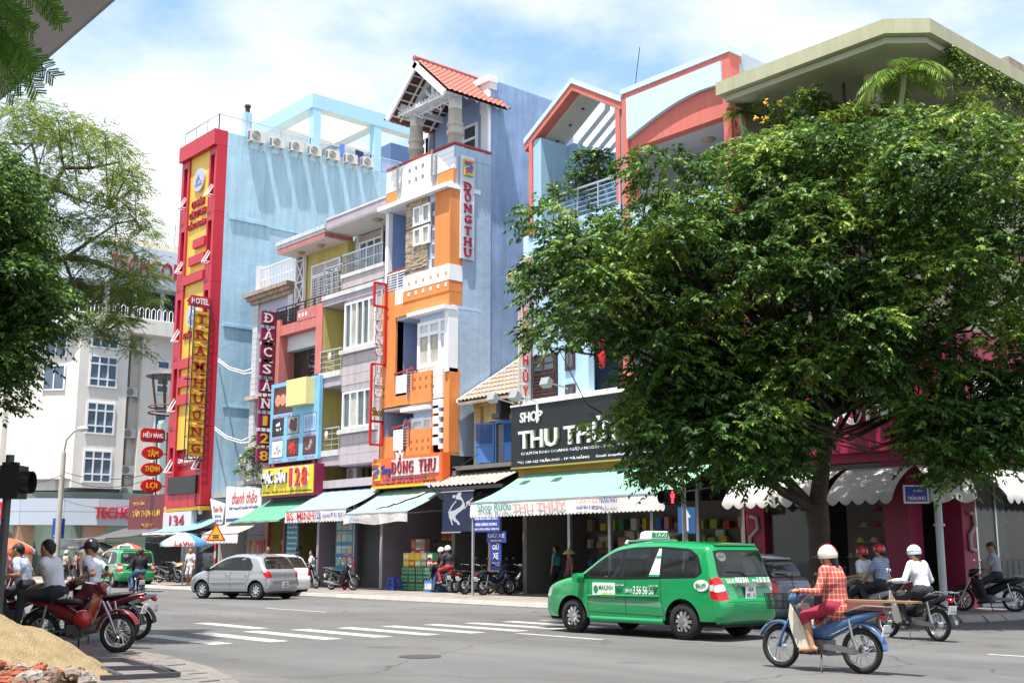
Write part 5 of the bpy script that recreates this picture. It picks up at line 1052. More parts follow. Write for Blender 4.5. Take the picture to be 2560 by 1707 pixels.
# shop sign board
sg=thing('shop_signboard','long black shop signboard with white block letters and floodlights','sign',(-26.7,27.6,4.5))
bk_=mat('sign_black',(.012,.016,.018),.35,.2,1); x0=tx0; x1=tx1+.1; z0,z1=4.55,6.72
part(sg,'board',bk_,(x0,x1,z0,z1,.2,.55)); part(sg,'board_top',white,(x0,x1,z1,z1+.06,-.1,.6)); part(sg,'board_bottom',mat('edge_brass',(.4,.28,.08),.5,.1),(x0,x1,z0-.05,z0,.2,.58))
ols=mat('letter_olive_edge',(.16,.15,.08),.5,0)
mb=MB(); letters(mb,'SHOP',FA.P(-30.3,6.3,.55),XR,ZU,1.15,.36,.06,.03); mb.obj('lettering',lw,sg)
for m_,dx,dd,nm in ((ols,.05,.55,'letter_edge'),(lw,0,.6,'lettering')):
    mb=MB(); letters(mb,'THU THỦY',FA.P(-28.4+dx,5.6,dd),XR,ZU,5.0,.86,.06,.05); mb.obj(nm,m_,sg)
mb=MB(); letters(mb,'CHUYÊN KINH DOANH: RƯỢU NGOẠI - BÁNH KẸO - THUỐC LÁ',FA.P(-27.6,5.03,.55),XR,ZU,6.5,.17,.015,.01); letters(mb,'ĐC: 120-122 TRẦN PHÚ - TP ĐÀ NẴNG     Email: shopthuthuy@yahoo.com.vn',FA.P(-27.6,4.72,.55),XR,ZU,6.9,.15,.015,.005); mb.obj('small_lettering',lw,sg)
def flood(u,z,i):
    mb=MB(); p=FA.P(u,z,.6); mb.bar(p,p-YR*.9+ZU*.12+XR*.0,.02); c=p-YR*1.0+ZU*.1; mb.obox(c,XR*.2,Vector((0,-.1,.06)),Vector((0,.05,.12)));
    mb.top('floodlight',galv,['floodlight above the first letters of the black shop sign','floodlight reaching out over the word above the big letters','floodlight beside the small dark windows over the black sign'][i],'floodlight','floodlights above the black sign')
flood(-31.2,6.85,0); flood(-30.0,6.8,1); flood(-28.4,7.1,2)
MB().box(-29.98,-29.93,FY-.63,FY-.55,6.05,6.72).obj('paint_drip',lw,sg)
# blade sign THU THUY
TX=-30.75; wb=mat('blade_white',(.62,.6,.58),.5,.1,streak=.2); t=thing('blade_sign','tall white blade sign with red letters and oval top on blue house','sign',(TX,27.5,6.9))
cy=lambda px,py: sp(px,py,TX)
y0,y1=27.3,27.82
for i,ch in enumerate('THUTHỦY'):
    zc=10.65-i*.565; mb=MB(); mb.box(TX-.1,TX,y0+.07,y1-.07,zc-.25,zc+.25); p_=mb.obj('letter_panel',wb,t); mb=MB(); letters(mb,ch,(TX,27.56,zc),YR,ZU,.25,.36 if ch!='Ủ' else .46,.03,.03); mb.obj('letter',lr,p_)
mb=MB(); 
for y in (y0,y1): mb.tube([(TX-.05,y,6.8),(TX-.05,y,11.7)],.035,6)
mb.tube([(TX-.05,y0,11.7),(TX-.05,y0+.08,11.98),(TX-.05,27.56,12.08),(TX-.05,y1-.08,11.98),(TX-.05,y1,11.7)],.035,6)
for i in range(8): mb.bar((TX-.05,y0,6.93+i*.565),(TX-.05,y1,6.93+i*.565),.02)
mb.obj('frame',mat('blade_frame_cream',(.55,.5,.44),.5,.1),t)
mb=MB(); n=24; mb.prism([(.55*math.cos(2*math.pi*i/n)*(1.0),.26*math.sin(2*math.pi*i/n)) for i in range(n)],(TX-.06,27.25,11.3),YR,ZU,XR*.12); o=mb.obj('oval_plate',wb,t); mb=MB(); mb.tube([(TX+.05,27.25+.56*math.cos(2*math.pi*i/n),11.3+.27*math.sin(2*math.pi*i/n)) for i in range(n+1)],.035,6); mb.obj('oval_rim',gold,o); mb=MB(); letters(mb,'Shop',(TX+.06,27.25,11.3),YR,ZU,.7,.34,.03,.02,.3); mb.obj('lettering',MATS['emblem_blue'],o)
# shop room
MB().box(tx0,tx0+.2,FY,34,.14,4.5).obj('party_wall',shopin,th); MB().box(tx0+.2,tx1-.2,34.95,35.1,.1,4.5).obj('shop_back_wall',mat('shop_wall_grey',(.24,.25,.24),.8,.12),th); MB().box(tx0,tx1,FY,35,4.3,4.5).obj('shop_ceiling',shopin,th); MB().box(tx1-.2,tx1,FY,35,.14,4.5).obj('party_wall',shopin,th)
part(th,'orange_beam',mat('beam_orange',(.45,.22,.03),.6,.15),(tx0,tx1,4.25,4.5,.0,.2))
# ================================================================== corner house with roof garden
cg=mat('garden_house_green',(.42,.42,.28),.85,.12,.8,.15,20,streak=.15); cgd=mat('garden_house_wall',(.36,.34,.25),.85,.12,.8,streak=.2); pink=mat('shop_pink',(.33,.012,.065),.5,.1,.8)
ch_=thing('corner_garden_house','olive green corner house with roof terrace garden above pink shop front','building',(-17,32,0))
RO=[(-21.3,27),(-15.5,27),(-14.65,27.9),(-14.65,44),(-21.3,44)]
mb=MB(); mb.prism(RO,(0,0,15.4),XR,YR,ZU*.42); mb.obj('roof_slab',cg,ch_)
mb=MB(); mb.prism([(-21.1,27.2),(-15.6,27.2),(-14.85,28.0),(-14.85,43.8),(-21.1,43.8)],(0,0,15.2),XR,YR,ZU*.18); mb.obj('roof_soffit',mat('soffit_olive',(.36,.37,.27),.85,.18,1),ch_)
mb=MB(); mb.prism([(-17.5,33),(-14.9,33),(-14.9,40),(-17.5,40)],(0,0,15.82),XR,YR,ZU*.5); mb.obj('upper_roof',otile,ch_)
TF=11.6
mb=MB(); TO=[(-21.4,28.0),(-16.0,28.0),(-15.3,28.8),(-15.3,44),(-21.4,44)]; mb.prism(TO,(0,0,TF-.3),XR,YR,ZU*.3); mb.obj('terrace_floor',cg,ch_)
mb=MB(); mb.box(-21.3,-17.4,32.5,44,TF,15.2); mb.obj('terrace_wall',cgd,ch_); mb=MB(); mb.box(-17.4,-16.4,34.5,44,TF,15.2); mb.obj('terrace_wall',cg,ch_)
MB().box(-21.45,-21.2,28.3,33,TF,15.4).obj('stone_party_wall',mat('pebble_wall',(.33,.30,.26),.9,.3,8,1.0,25),ch_)
mb=MB(); mb.tube([(-17.05,28.9,TF),(-17.05,28.9,15.2)],.27,16); mb.obj('round_column',cg,ch_)
for u0,u1 in ((-20.2,-19.2),(-18.9,-18.0)): MB().box(u0,u1,32.42,32.5,TF,14.4).obj('terrace_door',brn,ch_)
for y0_ in (35.2,37.8): MB().box(-16.38,-16.3,y0_,y0_+1.6,TF+.2,14.3).obj('side_window',mat('red_brown_frame',(.22,.08,.05),.5,.1),ch_); MB().box(-16.3,-16.28,y0_+.15,y0_+1.45,TF+.35,14.15).obj('pane',wglass,ch_)
for x,y in ((-19.9,29.6),(-18.3,30.2)): MB().ell((x,y,15.2),.26,.26,.2,12,5,z0=-1,z1=0).obj('ceiling_lamp',galv,ch_)
mb=MB()   # hanging trellis
for i in range(9): mb.bar((-20.8+i*.42,28.6,14.45),(-20.8+i*.42,31.6,14.0),.012)
for i in range(8): mb.bar((-20.9,28.6+i*.42,14.45-i*.063),(-17.4,28.6+i*.42,14.45-i*.063),.012)
for x in (-20.6,-19.2,-17.9): mb.bar((x,28.7,14.4),(x,28.7,15.2),.03)
mb.obj('trellis',iron,ch_)
gm_=mat('rail_grey_paint',(.32,.34,.36),.5,.1)
rail(ch_,Fr((0,28.15,0),XR,-YR),-21.2,-16.0,TF,12.85,0,gm_,4,5,.03,.025); dch=Vector((.7,.8,0)).normalized(); rail(ch_,Fr((-16,28.15,0),dch,Vector((.8,-.7,0)).normalized()),.05,.9,TF,12.85,0,gm_,1,7,.03,.025); rail(ch_,FX(-15.4),28.9,38,TF,12.85,0,gm_,7,5,.03,.025)
for (x0_,x1_,y0_,y1_) in ((-21.4,-16.1,28.6,44),): MB().box(x0_,x1_,y0_,y1_,7.3,TF-1.1).obj('upper_wall',cg,ch_)
for u in (-20.4,-18.3): window(ch_,Fr((0,28.6,0),XR,-YR),u,u+1.3,8.6,10.6,.0,(1,1),(1,.5),MATS['red_brown_frame'],wglass,.12,.08)
window(ch_,FX(-16.1),30.5,32.5,8.6,10.6,.0,(1,1,1),(1,.5),MATS['red_brown_frame'],wglass,.12,.08)
mb=MB(); mb.prism([(-21.4,28.0),(-15.9,28.0),(-15.2,28.8),(-15.2,44),(-21.4,44)],(0,0,TF-1.1),XR,YR,ZU*.78); mb.obj('floor_band',cg,ch_)
# pink shop fascia with panels
FO=[(-21.35,27.6),(-15.8,27.6),(-14.9,28.6),(-14.9,44)]
for a,b in zip(FO,FO[1:]):
    a,b=Vector((*a,0)),Vector((*b,0)); d=(b-a).normalized(); n=Vector((d.y,-d.x,0)); k=max(1,round((b-a).length/1.4))
    for i in range(k):
        p,r_=a.lerp(b,i/k),a.lerp(b,(i+1)/k)
        for z,h in ((4.2,1.05),(5.25,1.2),(6.45,.95)): mb=MB(); mb.obox((p+r_)/2-n*.15+ZU*(z+h/2),d*((r_-p).length/2-.006),n*.15,ZU*(h/2-.006)); mb.obj('fascia_panel',pink,ch_)
MB().box(-21.38,-15.32,27.95,43.9,3.96,7.3).obj('shop_upper_wall',pink,ch_)
mb=MB(); d=Vector((.7,.8,0)).normalized()
letters(mb,'NÓN SƠN',Vector((-14.88,31.6,5.9)),YR,ZU,4.8,1.6,.06,.04); letters(mb,'NÓN SƠN',Vector((-18.6,27.58,5.6)),XR,ZU,4.4,1.3,.06,.04); mb.obj('lettering',lw,ch_)
# shop windows and pillars at street level
dp=mat('pillar_plum',(.22,.015,.05),.5,.1)
for (x,y) in ((-21.2,28.1),(-16.6,28.1),(-15.7,29.2),(-15.7,33.2)): MB().box(x-.35,x+.35,y-.1,y+.6,.14,4.0).obj('pillar',dp,ch_)
MB().box(-21.3,-15.2,34,34.1,.14,4.0).obj('shop_back_wall',shopin,ch_); MB().box(-21.3,-15.3,28.05,43.9,3.82,3.94).obj('shop_ceiling',shopin,ch_)
cgl=glassmat('shop_window_glass',(.05,.07,.08),.35)
MB().box(-20.8,-19.0,28.2,28.23,.3,3.6).obj('shop_window',cgl,ch_); MB().box(-15.42,-15.39,29.9,33.0,.5,3.6).obj('shop_window',cgl,ch_)
for y in (29.9,31.0,33.0): MB().box(-15.45,-15.37,y-.04,y+.04,.3,3.7).obj('window_mullion',steel,ch_)
MB().box(-15.6,-15.3,29.8,33.1,.14,.5).obj('window_plinth',mat('plinth_grey',(.4,.42,.45),.6,.1),ch_)
for (x,y,fr,u) in ((-21.2,27.95,Fr((0,27.99,0),XR,-YR),-21.2),(-15.3,29.5,FX(-15.33),29.5)):
    mb=MB(); mb.tube([fr.P(u-.12,2.6,.03),fr.P(u+.12,2.55,.03),fr.P(u+.16,2.25,.03),fr.P(u-.14,2.0,.03),fr.P(u-.14,1.65,.03),fr.P(u+.14,1.6,.03)],.06,6); mb.obj('ribbon_emblem',mat('emblem_greyed',(.35,.3,.3),.5,.1),ch_)
mb=MB(); mb.tube([(-18.6,30,15.8),(-18.6,30,17.2)],.02,5)
mb.bar((-19.2,30,16.75),(-17.6,30.3,16.5),.012)
for k in range(6): x=-19.0+k*.28; mb.bar((x,29.6,16.35-k*.03),(x,30.5,17.05-k*.04),.008)
mb.bar((-18.95,29.4,16.2),(-18.7,30.7,17.5),.01); mb.top('tv_antenna',iron,'spiky television antenna on the olive green corner roof','antenna')
# ================================================================== trees and plants
def leafmat(name,c0,c1,c2,rough=.38,spec=.5,trans=.25):
    m=bpy.data.materials.new(name); m.use_nodes=True; nt=m.node_tree; N=nt.nodes.new; L=nt.links.new; b=nt.nodes['Principled BSDF']; out=nt.nodes['Material Output']
    at=N('ShaderNodeAttribute'); at.attribute_name='tint'; ge=N('ShaderNodeNewGeometry'); ad=N('ShaderNodeMath'); ad.operation='MULTIPLY_ADD'; ad.inputs[1].default_value=.35; L(ge.outputs['Random Per Island'],ad.inputs[0]); L(at.outputs['Fac'],ad.inputs[2])
    cr=N('ShaderNodeValToRGB'); e=cr.color_ramp.elements; e[0].position=.1; e[0].color=(*c0,1); e[1].position=1.2 if 0 else 1.0; e[1].color=(*c2,1); k=e.new(.6); k.color=(*c1,1); L(ad.outputs[0],cr.inputs[0])
    L(cr.outputs[0],b.inputs['Base Color']); b.inputs['Roughness'].default_value=rough; b.inputs['Specular IOR Level'].default_value=spec
    t=N('ShaderNodeBsdfTranslucent'); L(cr.outputs[0],t.inputs[0]); mx=N('ShaderNodeMixShader'); mx.inputs[0].default_value=trans; L(b.outputs[0],mx.inputs[1]); L(t.outputs[0],mx.inputs[2]); L(mx.outputs[0],out.inputs[0]); return m
def sprays(B,D,L,pairs,ll,lw,droop,tint,rng,jit=.25,sag=.6,terminal=True):
    """compound leaves: B base points, D unit directions; returns verts, quads, tint per vert"""
    B=np.asarray(B,float); D=np.asarray(D,float); n=len(B); L=np.broadcast_to(np.asarray(L,float),(n,)); up=np.array([0,0,1.])
    S=np.cross(D,up); S/=np.linalg.norm(S,axis=1,keepdims=True)+1e-6; roll=rng.normal(0,.35,n)[:,None]; N_=np.cross(S,D); S2=S*np.cos(roll)+N_*np.sin(roll); V=[];T=[]
    for k in range(pairs):
        t=(k+.7)/pairs; P=B+D*(L*t)[:,None]-up*(droop*L*t*t)[:,None]; F=D-up*(2*droop*t); F/=np.linalg.norm(F,axis=1,keepdims=True)
        for sd in (-1,1):
            d=S2*sd*.9+F*(.55+.2*rng.normal(size=(n,1)))-up*(sag*(.5+rng.random((n,1)))) +rng.normal(0,jit,(n,3)); d/=np.linalg.norm(d,axis=1,keepdims=True)
            l=ll*(.75+.5*rng.random((n,1)))*(1-.35*abs(t-.45)); wv=np.cross(d,up+rng.normal(0,.35,(n,3))); wv/=np.linalg.norm(wv,axis=1,keepdims=True)+1e-6; wv*=lw/2*(.8+.4*rng.random((n,1)))
            V.append(np.stack([P,P+d*l*.42+wv,P+d*l,P+d*l*.42-wv],1)); T.append(np.clip(tint+rng.normal(0,.06,n),0,1))
    if terminal:
        P=B+D*L[:,None]-up*(droop*L)[:,None]; d=D-up*(2*droop); d/=np.linalg.norm(d,axis=1,keepdims=True); wv=np.cross(d,up+rng.normal(0,.3,(n,3))); wv/=np.linalg.norm(wv,axis=1,keepdims=True)+1e-6; wv*=lw/2
        V.append(np.stack([P,P+d*ll*.5+wv,P+d*ll,P+d*ll*.5-wv],1)); T.append(np.clip(tint,0,1))
    V=np.concatenate(V,0); T=np.concatenate(T,0); return V.reshape(-1,3),np.repeat(T,4)
def leafobj(name,V,T,m,parent,kind=None):
    off=OFF.get(parent.name); 
    if off is not None: V=V-np.array(off)
    n=len(V)//4; me=bpy.data.meshes.new(name); me.vertices.add(n*4); me.vertices.foreach_set('co',V.astype(np.float32).ravel()); me.loops.add(n*4); me.loops.foreach_set('vertex_index',np.arange(n*4,dtype=np.int32)); me.polygons.add(n); me.polygons.foreach_set('loop_start',np.arange(0,n*4,4,dtype=np.int32)); me.polygons.foreach_set('loop_total',np.full(n,4,np.int32))
    a=me.attributes.new('tint','FLOAT','POINT'); a.data.foreach_set('value',T.astype(np.float32)); me.materials.append(m); me.update(calc_edges=True); o=bpy.data.objects.new(name,me); COL.objects.link(o); o.parent=parent
    if kind:o['kind']=kind
    return o
def unit(v): return v/(np.linalg.norm(v,axis=-1,keepdims=True)+1e-9)
def pad_sprays(C,R,n,rng,flat=.55,L=.45,inner=.3):
    """spray bases and directions over the shell of flattened pads"""
    Bs=[];Ds=[]
    for c,r in zip(C,R):
        k=max(6,int(n*r*r)); v=unit(rng.normal(size=(k,3))); v[:,2]=np.where(rng.random(k)<.78,abs(v[:,2]),v[:,2]); rad=r*(1-inner*rng.random((k,1))**1.5); p=np.array(c)+v*rad*np.array([1,1,flat])
        d=unit(v*np.array([1,1,.35])+rng.normal(0,.35,(k,3))+np.array([0,0,.12])); Bs.append(p); Ds.append(d)
    return np.concatenate(Bs),np.concatenate(Ds)
def clumps_from_px(poly,holes,n,dep0,dep1,rng,rmin,rmax,mind,extra=()):
    xs=[p[0] for p in poly]; ys=[p[1] for p in poly]; C=[];R=[];PX=[]; tries=0
    while len(C)<n and tries<40000:
        tries+=1; x=rng.uniform(min(xs),max(xs)); y=rng.uniform(min(ys),max(ys))
        if not inpoly(x,y,poly) or any(inpoly(x,y,h) for h in holes): continue
        dep=dep0+(dep1-dep0)*rng.random(); r=rng.uniform(rmin,rmax); m=r*FPX/dep*.72
        if not all(inpoly(x+dx*m,y+dy*m*.6,poly) for dx,dy in((1,0),(-1,0),(0,1),(0,-1))): 
            r*=.62; m=r*FPX/dep*.72
            if not all(inpoly(x+dx*m,y+dy*m*.6,poly) for dx,dy in((1,0),(-1,0),(0,1),(0,-1))): continue
        if any(inpoly(x+dx*m,y+dy*m*.6,h) for h in holes for dx,dy in((1,0),(-1,0),(0,1),(0,-1))): continue
        p=np.array(atd(x,y,dep))
        if any(np.linalg.norm((p-c))<mind*(r+q_)/2 for c,q_ in zip(C,R)): continue
        C.append(p);R.append(r)
    return C,R
def limbs(mb,base,stems,C,rng,tr,fork,rl=.12,n=8):
    """trunk + main limbs towards stems, then a branch to every clump"""
    nodes=[]
    for e,r0 in stems:
        b=Vector(fork); e=Vector(e); pts=[]; 
        for i in range(7):
            t=i/6; p=b.lerp(e,t); p.z+=math.sin(t*math.pi)*.12*(e-b).length*.3; p+=Vector(rng.normal(0,.06,3))*(0 if i in(0,) else 1); pts.append(p); nodes.append((p,r0*(1-.72*t)))
        mb.tube(pts,[r0*(1-.72*i/6) for i in range(7)],n)
    for c in C:
        c=Vector(c); p,r=min(nodes,key=lambda a:(a[0]-c).length+(2 if a[0].z>c.z+.5 else 0)); m=p.lerp(c,.5); m.z-=.12*(c-p).length; m+=Vector(rng.normal(0,.1,3)); rr=min(r*.7,.02+.018*(c-p).length); mb.tube([p,p.lerp(m,.6),m,m.lerp(c,.55),c],[rr,rr*.85,rr*.7,rr*.5,rr*.25],6)
bark=mat('bark_dark',(.085,.065,.05),.9,.35,5,.8,18); bark2=mat('bark_grey',(.14,.12,.10),.9,.3,6,.8,20)
leafA=leafmat('street_tree_leaf',(.018,.045,.011),(.075,.165,.028),(.30,.38,.06),.48,.32,.28)
leafB=leafmat('flame_tree_leaf',(.05,.10,.018),(.13,.21,.035),(.3,.33,.07),.55,.25,.45)
leafC=leafmat('garden_leaf',(.02,.05,.012),(.06,.13,.02),(.22,.28,.03),.4,.45,.3)
leafD=leafmat('palm_leaf',(.03,.08,.012),(.09,.2,.02),(.25,.34,.04),.4,.4,.35)
leafF=leafmat('fern_leaf',(.04,.12,.015),(.09,.24,.025),(.2,.36,.05),.45,.4,.5)
# ---- the big street tree
def big_tree():
    rng=np.random.default_rng(11)
    base=Vector((-16.7,24.7,.14)); t=thing('street_tree','large dense dark green street tree in front of the corner house','tree',tuple(base))
    poly=[(1288,535),(1335,482),(1400,500),(1440,540),(1500,520),(1530,465),(1560,430),(1600,385),(1640,372),(1690,400),(1730,430),(1775,335),(1800,320),(1830,385),(1850,430),(1890,330),(1990,320),(2060,310),(2140,275),(2210,290),(2290,270),(2360,295),(2430,265),(2500,280),(2560,255),(2760,330),(2820,700),(2760,1080),(2640,1130),(2560,1110),(2510,1190),(2400,1235),(2330,1215),(2310,1150),(2240,1070),(2160,1040),(2080,1010),(2060,1130),(2000,1215),(1940,1225),(1880,1215),(1800,1190),(1700,1210),(1620,1235),(1540,1240),(1600,1170),(1540,1150),(1465,1100),(1480,1050),(1520,1020),(1560,960),(1540,900),(1480,870),(1440,905),(1400,890),(1330,880),(1290,830),(1310,770),(1290,700),(1320,610)]
    holes=[[(1500,880),(1560,880),(1570,990),(1500,1000)],[(2060,1000),(2210,1040),(2200,1170),(2050,1170)]]
    C1,R1=clumps_from_px(poly,holes,190,23.6,26.6,rng,.5,.95,.5); C2,R2=clumps_from_px(poly,holes,120,26.8,30.5,rng,.8,1.3,.5); C3,R3=clumps_from_px(poly,holes,170,24,28.5,rng,.26,.5,.42)
    C5,R5=clumps_from_px([(1560,940),(2060,940),(2060,1110),(2000,1215),(1880,1220),(1700,1215),(1580,1235),(1600,1160),(1540,1080)],[],75,24.2,28,rng,.4,.75,.38); C6,R6=clumps_from_px([(2200,980),(2700,980),(2640,1120),(2510,1190),(2400,1235),(2310,1190),(2230,1060)],[],85,24,27.2,rng,.35,.65,.34); C,R=C1+C2+C3+C5+C6,R1+R2+R3+R5+R6
    # keep foliage off the facades
    k=[i for i,c in enumerate(C) if c[1]<27.1-R[i]*.8]; C=[C[i] for i in k]; R=[R[i] for i in k]
    mb=MB(); mb.tube([base-ZU*.1,base+Vector((.02,-.05,.5)),base+Vector((-.02,-.1,1.2)),base+Vector((.05,-.15,2.0)),base+Vector((.05,-.25,2.6))],[.38,.29,.25,.26,.3],12)
    fork=base+Vector((.05,-.25,2.4)); T=lambda px,py,d:tuple(atd(px,py,d))
    st=[(T(1870,1170,27.8),.15),(T(1480,760,27.8),.14),(T(1640,560,28),.16),(T(1850,520,28.5),.15),(T(2000,450,28.5),.17),(T(2080,700,28.5),.15),(T(2250,600,28),.14),(T(2450,800,28),.14),(T(2650,700,28),.13),(T(1600,1080,27.5),.11),(T(2500,1050,27),.09)]
    trk=mb.obj('trunk',bark,t); mb=MB(); fork2=Vector(T(2065,1010,28.6)); mb.tube([fork,fork.lerp(fork2,.5)+Vector((.1,0,.1)),fork2],[.22,.19,.17],9); LO=[s_ for i,s_ in enumerate(st) if i in (0,1,9)]; UP=[s_ for i,s_ in enumerate(st) if i not in (0,1,9)]; limbs(mb,base,LO,[c for c in C if c[0]<-18.2],rng,.4,fork); limbs(mb,base,UP,[c for c in C if c[0]>=-18.2],rng,.4,fork2); mb.obj('branches',bark,t)
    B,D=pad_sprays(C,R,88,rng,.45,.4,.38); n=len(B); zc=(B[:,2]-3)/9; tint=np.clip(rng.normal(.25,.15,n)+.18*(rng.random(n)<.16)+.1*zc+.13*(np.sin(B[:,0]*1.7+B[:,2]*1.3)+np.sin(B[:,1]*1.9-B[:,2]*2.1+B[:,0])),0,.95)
    V,Tn=sprays(B,D,rng.uniform(.28,.46,n),6,.15,.066,.42,tint,rng)
    leafobj('crown',V,Tn,leafA,t); return t
big_tree()
def left_tree():
    rng=np.random.default_rng(5); base=Vector((-19.3,4.9,.08)); t=thing('street_tree','dark glossy street tree overhanging the parked motorbikes, beside the sand pile','tree',tuple(base))
    poly=[(-700,350),(-300,300),(-60,330),(30,375),(70,440),(90,520),(110,600),(100,680),(150,720),(200,790),(160,860),(100,890),(60,900),(70,960),(30,1030),(-30,1060),(-120,1000),(-350,1050),(-700,980)]
    C1,R1=clumps_from_px(poly,[],110,15.2,17.2,rng,.35,.7,.5); C2,R2=clumps_from_px(poly,[],55,17.2,19.5,rng,.5,.85,.5); C3,R3=clumps_from_px([p for p in poly if p[0]>-100],[],70,15.8,17.5,rng,.18,.32,.4); C4,R4=clumps_from_px([(-260,420),(60,480),(110,700),(90,850),(-260,900)],[],45,16.8,18.9,rng,.5,.8,.35); C,R=C1+C2+C3+C4,R1+R2+R3+R4  # last clumps added so that the crown shades the parked motorbikes
    mb=MB(); mb.tube([base-ZU*.1,base+ZU*1.2,base+Vector((.1,.1,2.6))],[.26,.2,.18],10); mb.obj('trunk',bark,t); mb=MB(); T=lambda px,py,d:tuple(atd(px,py,d))
    limbs(mb,base,[(T(60,760,17),.1),(T(0,450,17),.11),(T(-200,500,17.5),.11),(T(-450,600,17.5),.1),(T(-100,900,17),.09)],C,rng,.2,base+Vector((.1,.1,2.5))); mb.obj('branches',bark,t)
    B,D=pad_sprays(C,R,260,rng,.55,.3,.45); n=len(B); tint=np.clip(rng.normal(.22,.13,n)+.2*(rng.random(n)<.15),0,.8); V,Tn=sprays(B,D,rng.uniform(.18,.32,n),5,.095,.042,.4,tint,rng); leafobj('crown',V,Tn,leafA,t)
left_tree()
def flame_tree():
    rng=np.random.default_rng(9); base=Vector((-25.2,5.6,.08)); t=thing('flame_tree','spreading light green feathery tree in front of the bank building','tree',tuple(base)); T=lambda px,py,d:tuple(atd(px,py,d))
    # layered sprays along spreading branches: (px,py,radius)
    spots=[(40,290,.5),(95,300,.4),(20,330,.5),(110,345,.5),(170,300,.55),(210,320,.45),(160,360,.5),(250,345,.5),(290,375,.5),(215,400,.55),(140,420,.5),(280,430,.5),(330,420,.45),(345,460,.35),(100,470,.5),(180,470,.45),(60,430,.45),(240,480,.5),(300,500,.5),(330,530,.45),(360,570,.3),(210,545,.5),(150,560,.45),(100,560,.45),(250,590,.5),(300,600,.4),(345,640,.45),(375,690,.35),(330,700,.5),(280,680,.5),(230,650,.5),(170,640,.5),(120,650,.5),(360,735,.35),(310,740,.4),(190,710,.45),(230,745,.45),(270,775,.5),(300,810,.5),(265,840,.45),(320,850,.3),(240,800,.4),(60,600,.5),(30,520,.5),(-20,420,.6),(-30,600,.6),(-80,350,.7),(-120,500,.7),(60,700,.45),(130,720,.4),(280,720,.4),(60,250+20,.35)]
    C=[];R=[]
    for x,y,r in spots:
        for j in range(2): C.append(np.array(atd(x+rng.normal(0,14),y+rng.normal(0,10),rng.uniform(19.5,23)))); R.append(r*rng.uniform(.6,.85))
    mb=MB(); fork=base+Vector((.2,.4,3.0)); mb.tube([base-ZU*.1,base+Vector((0,.1,1)),base+Vector((.1,.2,2.2)),fork],[.3,.24,.2,.2],10); mb.obj('trunk',bark2,t); mb=MB()
    def br(pts,r0,r1): P=[Vector(T(*p)) for p in pts]; k=len(P); mb.tube(P,[r0+(r1-r0)*i/(k-1) for i in range(k)],7); return P
    mb.tube([fork,Vector(T(-60,760,21)),Vector(T(10,735,21))],[.15,.12,.10],8)
    N=[]
    N+=br([(10,735,21),(60,722,21),(78,680,21),(110,660,21),(165,643,21),(220,650,21.2),(280,670,21.4),(330,700,21.6)],.1,.025)
    N+=br([(78,680,21),(90,560,21.2),(130,470,21.5),(160,420,21.6),(230,420,21.7),(300,405,21.8)],.075,.02)
    N+=br([(98,420+60,21.3),(95,420,21.4),(80,360,21.5),(110,320,21.6)],.04,.012)
    N+=br([(160,650,21),(180,700,20.8),(215,770,20.6),(250,830,20.5)],.035,.012)
    N+=br([(165,643,21),(230,600,21.2),(290,560,21.4),(340,550,21.5)],.035,.012); N+=br([(130,470,21.5),(200,500,21.3),(270,520,21.2)],.035,.012)
    for c in C:
        c=Vector(c); p=min(N,key=lambda a:(a-c).length); m=p.lerp(c,.5)-ZU*.05; mb.tube([p,m,c],[.014,.01,.006],4,cap=False)
    mb.obj('branches',bark2,t)
    B=[];D=[]
    for c,r in zip(C,R):
        k=int(62*r/.4); v=unit(rng.normal(size=(k,3))); p=c+v*r*np.array([1,1,.28])*rng.random((k,1))**.5; B.append(p); D.append(unit(v*np.array([1,1,.25])+rng.normal(0,.3,(k,3))))
    B=np.concatenate(B);D=np.concatenate(D);n=len(B); tint=np.clip(rng.normal(.4,.17,n)+.25*(rng.random(n)<.12),0,1); V,Tn=sprays(B,D,rng.uniform(.16,.28,n),8,.062,.018,.3,tint,rng,.12,.25); leafobj('crown',V,Tn,leafB,t)
flame_tree()
